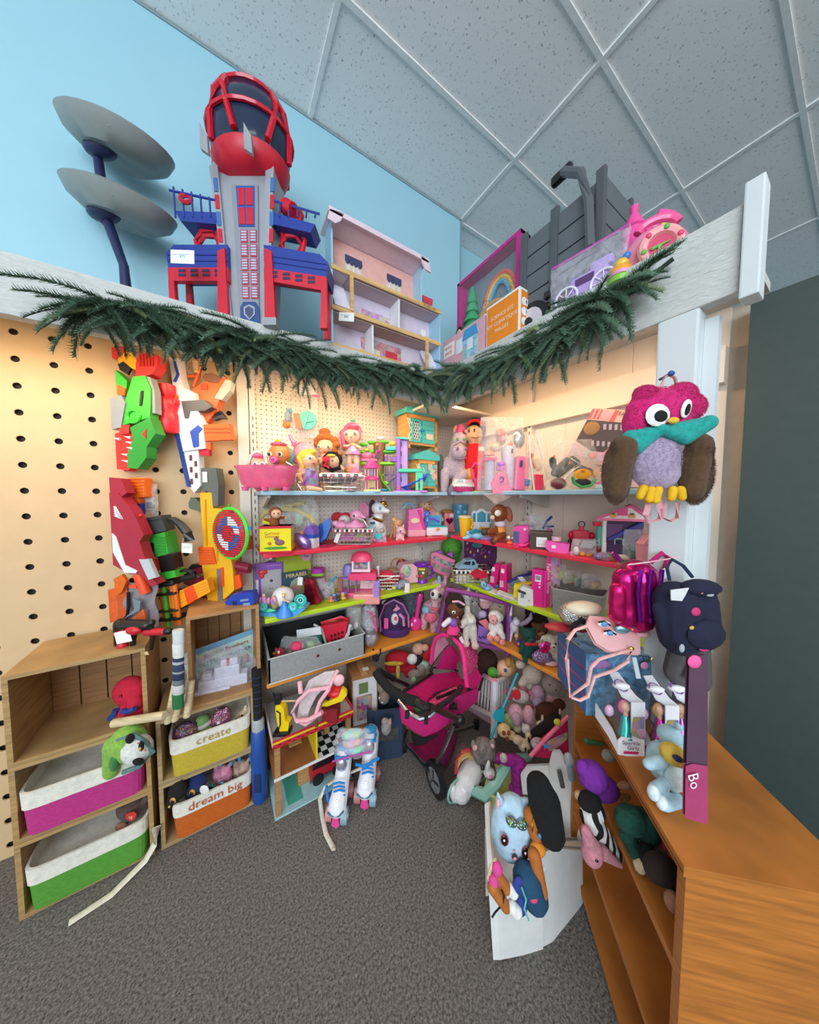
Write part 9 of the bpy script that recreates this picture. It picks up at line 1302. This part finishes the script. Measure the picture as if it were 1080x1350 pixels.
for i,(X,Y,D) in enumerate(((0,0,.795),(270,25,.785),(440,20,.78))):
    t = atD('fashion_doll_box',('nearest','middle','farthest')[i]+' white and clear doll box in the row of three on bookcase','doll box',ZV,555+X,815+Y,D,-6,group='three fashion doll boxes on the bookcase'); t.o.location.z = .75; g = lambda x,y,d=0: (x+X,y+Y,d)
    t.P('top_card',M('e8e8ec','k'),t.s3([[g(380,160,40),g(450,155,42)],[g(480,350,14),g(590,340,16)],[g(555,395,2),g(665,400,4)]],1)); t.P('front_card',M('e4e2e8','k'),t.s3([[g(555,395),g(665,400)],[g(555,680),g(665,680)]],1)); t.P('base_card',M('ecebee','k'),t.s3([[g(450,700,0),g(480,670,-1),g(660,690,-1)],[g(450,810,0),g(550,825,-1),g(660,825,-1)]],1.2)); t.P('side_card',M('d8d4dc','k'),t.s3([[g(270,400,42),g(400,600,14),g(450,720,0)],[g(270,510,42),g(370,660,14),g(450,810,0)]],1)); t.P('window_film',M('c8c8d0','q'),t.s3([[g(370,210,40),g(460,300,18),g(555,395,0)],[g(300,410,42),g(400,560,16),g(470,680,0)]],.6)); t.P('back_card',M('6a5468','k'),t.s3([[g(450,160,44),g(660,400,8)],[g(420,500,44),g(640,800,10)]],1)); t.P('badge',M('f2f0f2','k'),E(*t.q(*g(475,265,22)),11,9,5,(-30,0,0))); t.P('badge_ring',M('7a3a90','k'),TO(*t.q(*g(475,262,21)),10,.8,(60,30,0),20,5,.6))
    t.P('doll',M('e8b494','p'),E(*t.q(*g(510,430,10)),6,5,7),CE(t.q(*g(510,470,10)),t.q(*g(510,640,10)),3),blob=.8); t.P('doll_gown',M(('4ac0b8','d82a9c','a85ac0')[i],'v'),C(t.q(*g(510,500,10)),t.q(*g(505,660,8)),4,10)); t.P('doll_hair',M(('e06a9c','d8a04a','6a3a2c')[i],'p'),E(*t.q(*g(500,430,13)),8,5,10)); t.P('pet',M('d8b0d0','p'),E(*t.q(*g(380,460,22)),6,5,8)); t.P('printed_girl',M('8a4a68','i'),t.s3([[g(575,515,-1.4),g(662,515,-1.4)],[g(555,660,-1.4),g(662,690,-1.4)]],.5))
    a = t.q(*g(556,720,-3)); t.X('lettering','Sparkle',M('5a2458','k'),a,7.5); a = t.q(*g(570,760,-3)); t.X('lettering','Girlz',M('5a2458','k'),a,7.5); t.P('title_bar',M('d8246c','k'),t.s3([[g(500,785,-2),g(615,790,-2)],[g(495,803,-2),g(610,808,-2)]],.5))
t = atD('bird_plush','pale blue plush bird with big yellow beak sitting on bookcase','plush toy',ZV,830,1050,.70); t.c = (t.c[0]+3,t.c[1]); t.o.location.z = .752; PB = M('b0d2de','f')
t.P('body',PB,t.e(880,880,120,160,y=10,ry=22),t.cp(780,790,680,815,46,40,y0=-4),t.cp(790,930,650,920,44,40,y0=-10,y1=-20),t.cp(850,1030,700,1000,50,46,y0=-16,y1=-26),t.e(920,660,90,80,y=10,ry=16),t.cp(960,560,940,540,26,24,y0=4),blob=1.6); t.P('beak',M('dcb84a','f'),t.e(815,680,92,74,y=-14,ry=14,rot=25)); t.P('nose',M('3a3a5c','f'),t.e(775,640,40,22,y=-27,ry=4,rot=25)); t.P('belly',M('d0e2e4','f'),t.e(860,890,80,110,y=-10,ry=10)); [t.P('foot',M('dce8ea','f'),t.e(X,Y,40,56,y=-26)) for X,Y in ((615,910),(680,985))]
t = atD('tall_doll_box','tall plum window doll box cut off at the right edge','doll box',ZV,1060,1350,.60); t.o.location.z = .752; t.P('carton',M('a83a68','k'),t.s3([[(985,900,0),(1040,880,0),(1160,900,0)],[(980,1300,0),(1040,1330,0),(1160,1360,0)]],4)); t.P('window',M('5a3f50','p'),t.s3([[(1015,30,2),(1160,20,2)],[(990,900,2),(1160,900,2)]],5)); t.P('pink_top',M('ee5a9c','k'),E(*t.q(1055,75,-2),9,3,9)); t.X('lettering','Bo',M('e8d8e4','k'),t.q(1050,1020,-3),20,(0,75,0))
# plush on the bookcase shelves
P2 = [('doll in shiny purple cape hanging from the top bookcase shelf',ZU,300,340,.86,'7a2a9c',[(e_,240,130,110,110),(e_,330,230,120,90),(e_,160,60,50,60)],'f',[('arm','c8906a',(470,170,60,28),-6),('leg','c89a4a',(470,310,90,34),2),('foot','c8a484',(110,240,34,34),-8)]),
('zebra striped plush with black mane between bench and bookcase',ZU,300,800,.84,'e4e0dc',[(c_,220,440,420,760,80,60),(e_,250,400,80,70)],'z',[('black_mane','141214',(200,300,90,70),-2)]),
('pink plush pony head at bookcase lower shelf',ZU,260,800,.80,'d88a98',[(e_,240,730,80,110),(c_,190,560,230,680,40,60),(c_,330,740,470,850,50,20)],'u',[('eye',BK,(232,712,14,12),-12)]),
('dark green curly plush dog on the middle bookcase shelf',ZU,580,700,.74,'124a3a',[(e_,540,470,120,100),(e_,660,520,110,120),(c_,520,600,590,740,60,60)],'y',[('black_ear','161416',(610,650,60,90),-14),('red_nose','c82430',(735,555,30,44),-17),('cream_paw','d8c09a',(590,780,46,70),-8),('cream_chest','d0b890',(730,720,80,70),-6)]),
('brown plush bear with peach feet on lower bookcase shelf',ZU,830,1050,.66,'2a1c18',[(e_,780,860,130,100),(e_,860,920,80,80)],'u',[('foot','c08468',(790,990,50,80),-16),('foot','c08468',(880,990,50,80),-16)]),
('small grey plush beside the doll bench back',ZV,60,860,.95,'a8a4ac',[(e_,60,850,40,56),(c_,65,880,90,1000,26,30)],'u',[('blue_bead','3f9ac0',(50,870,10,10),-6)]),
('green leaf and clear flower toy on upper bookcase shelf',ZV,290,760,1.0,'3a6a3c',[(c_,200,700,330,725,22,16)],'f',[('clear_flower','b8c0b4',(370,810,50,44),-2)])]
for l,Z,X,Y,D,c,sh,k,ex in P2: pl(l,Z,X,Y,D,c,sh,k,ex)
finish()
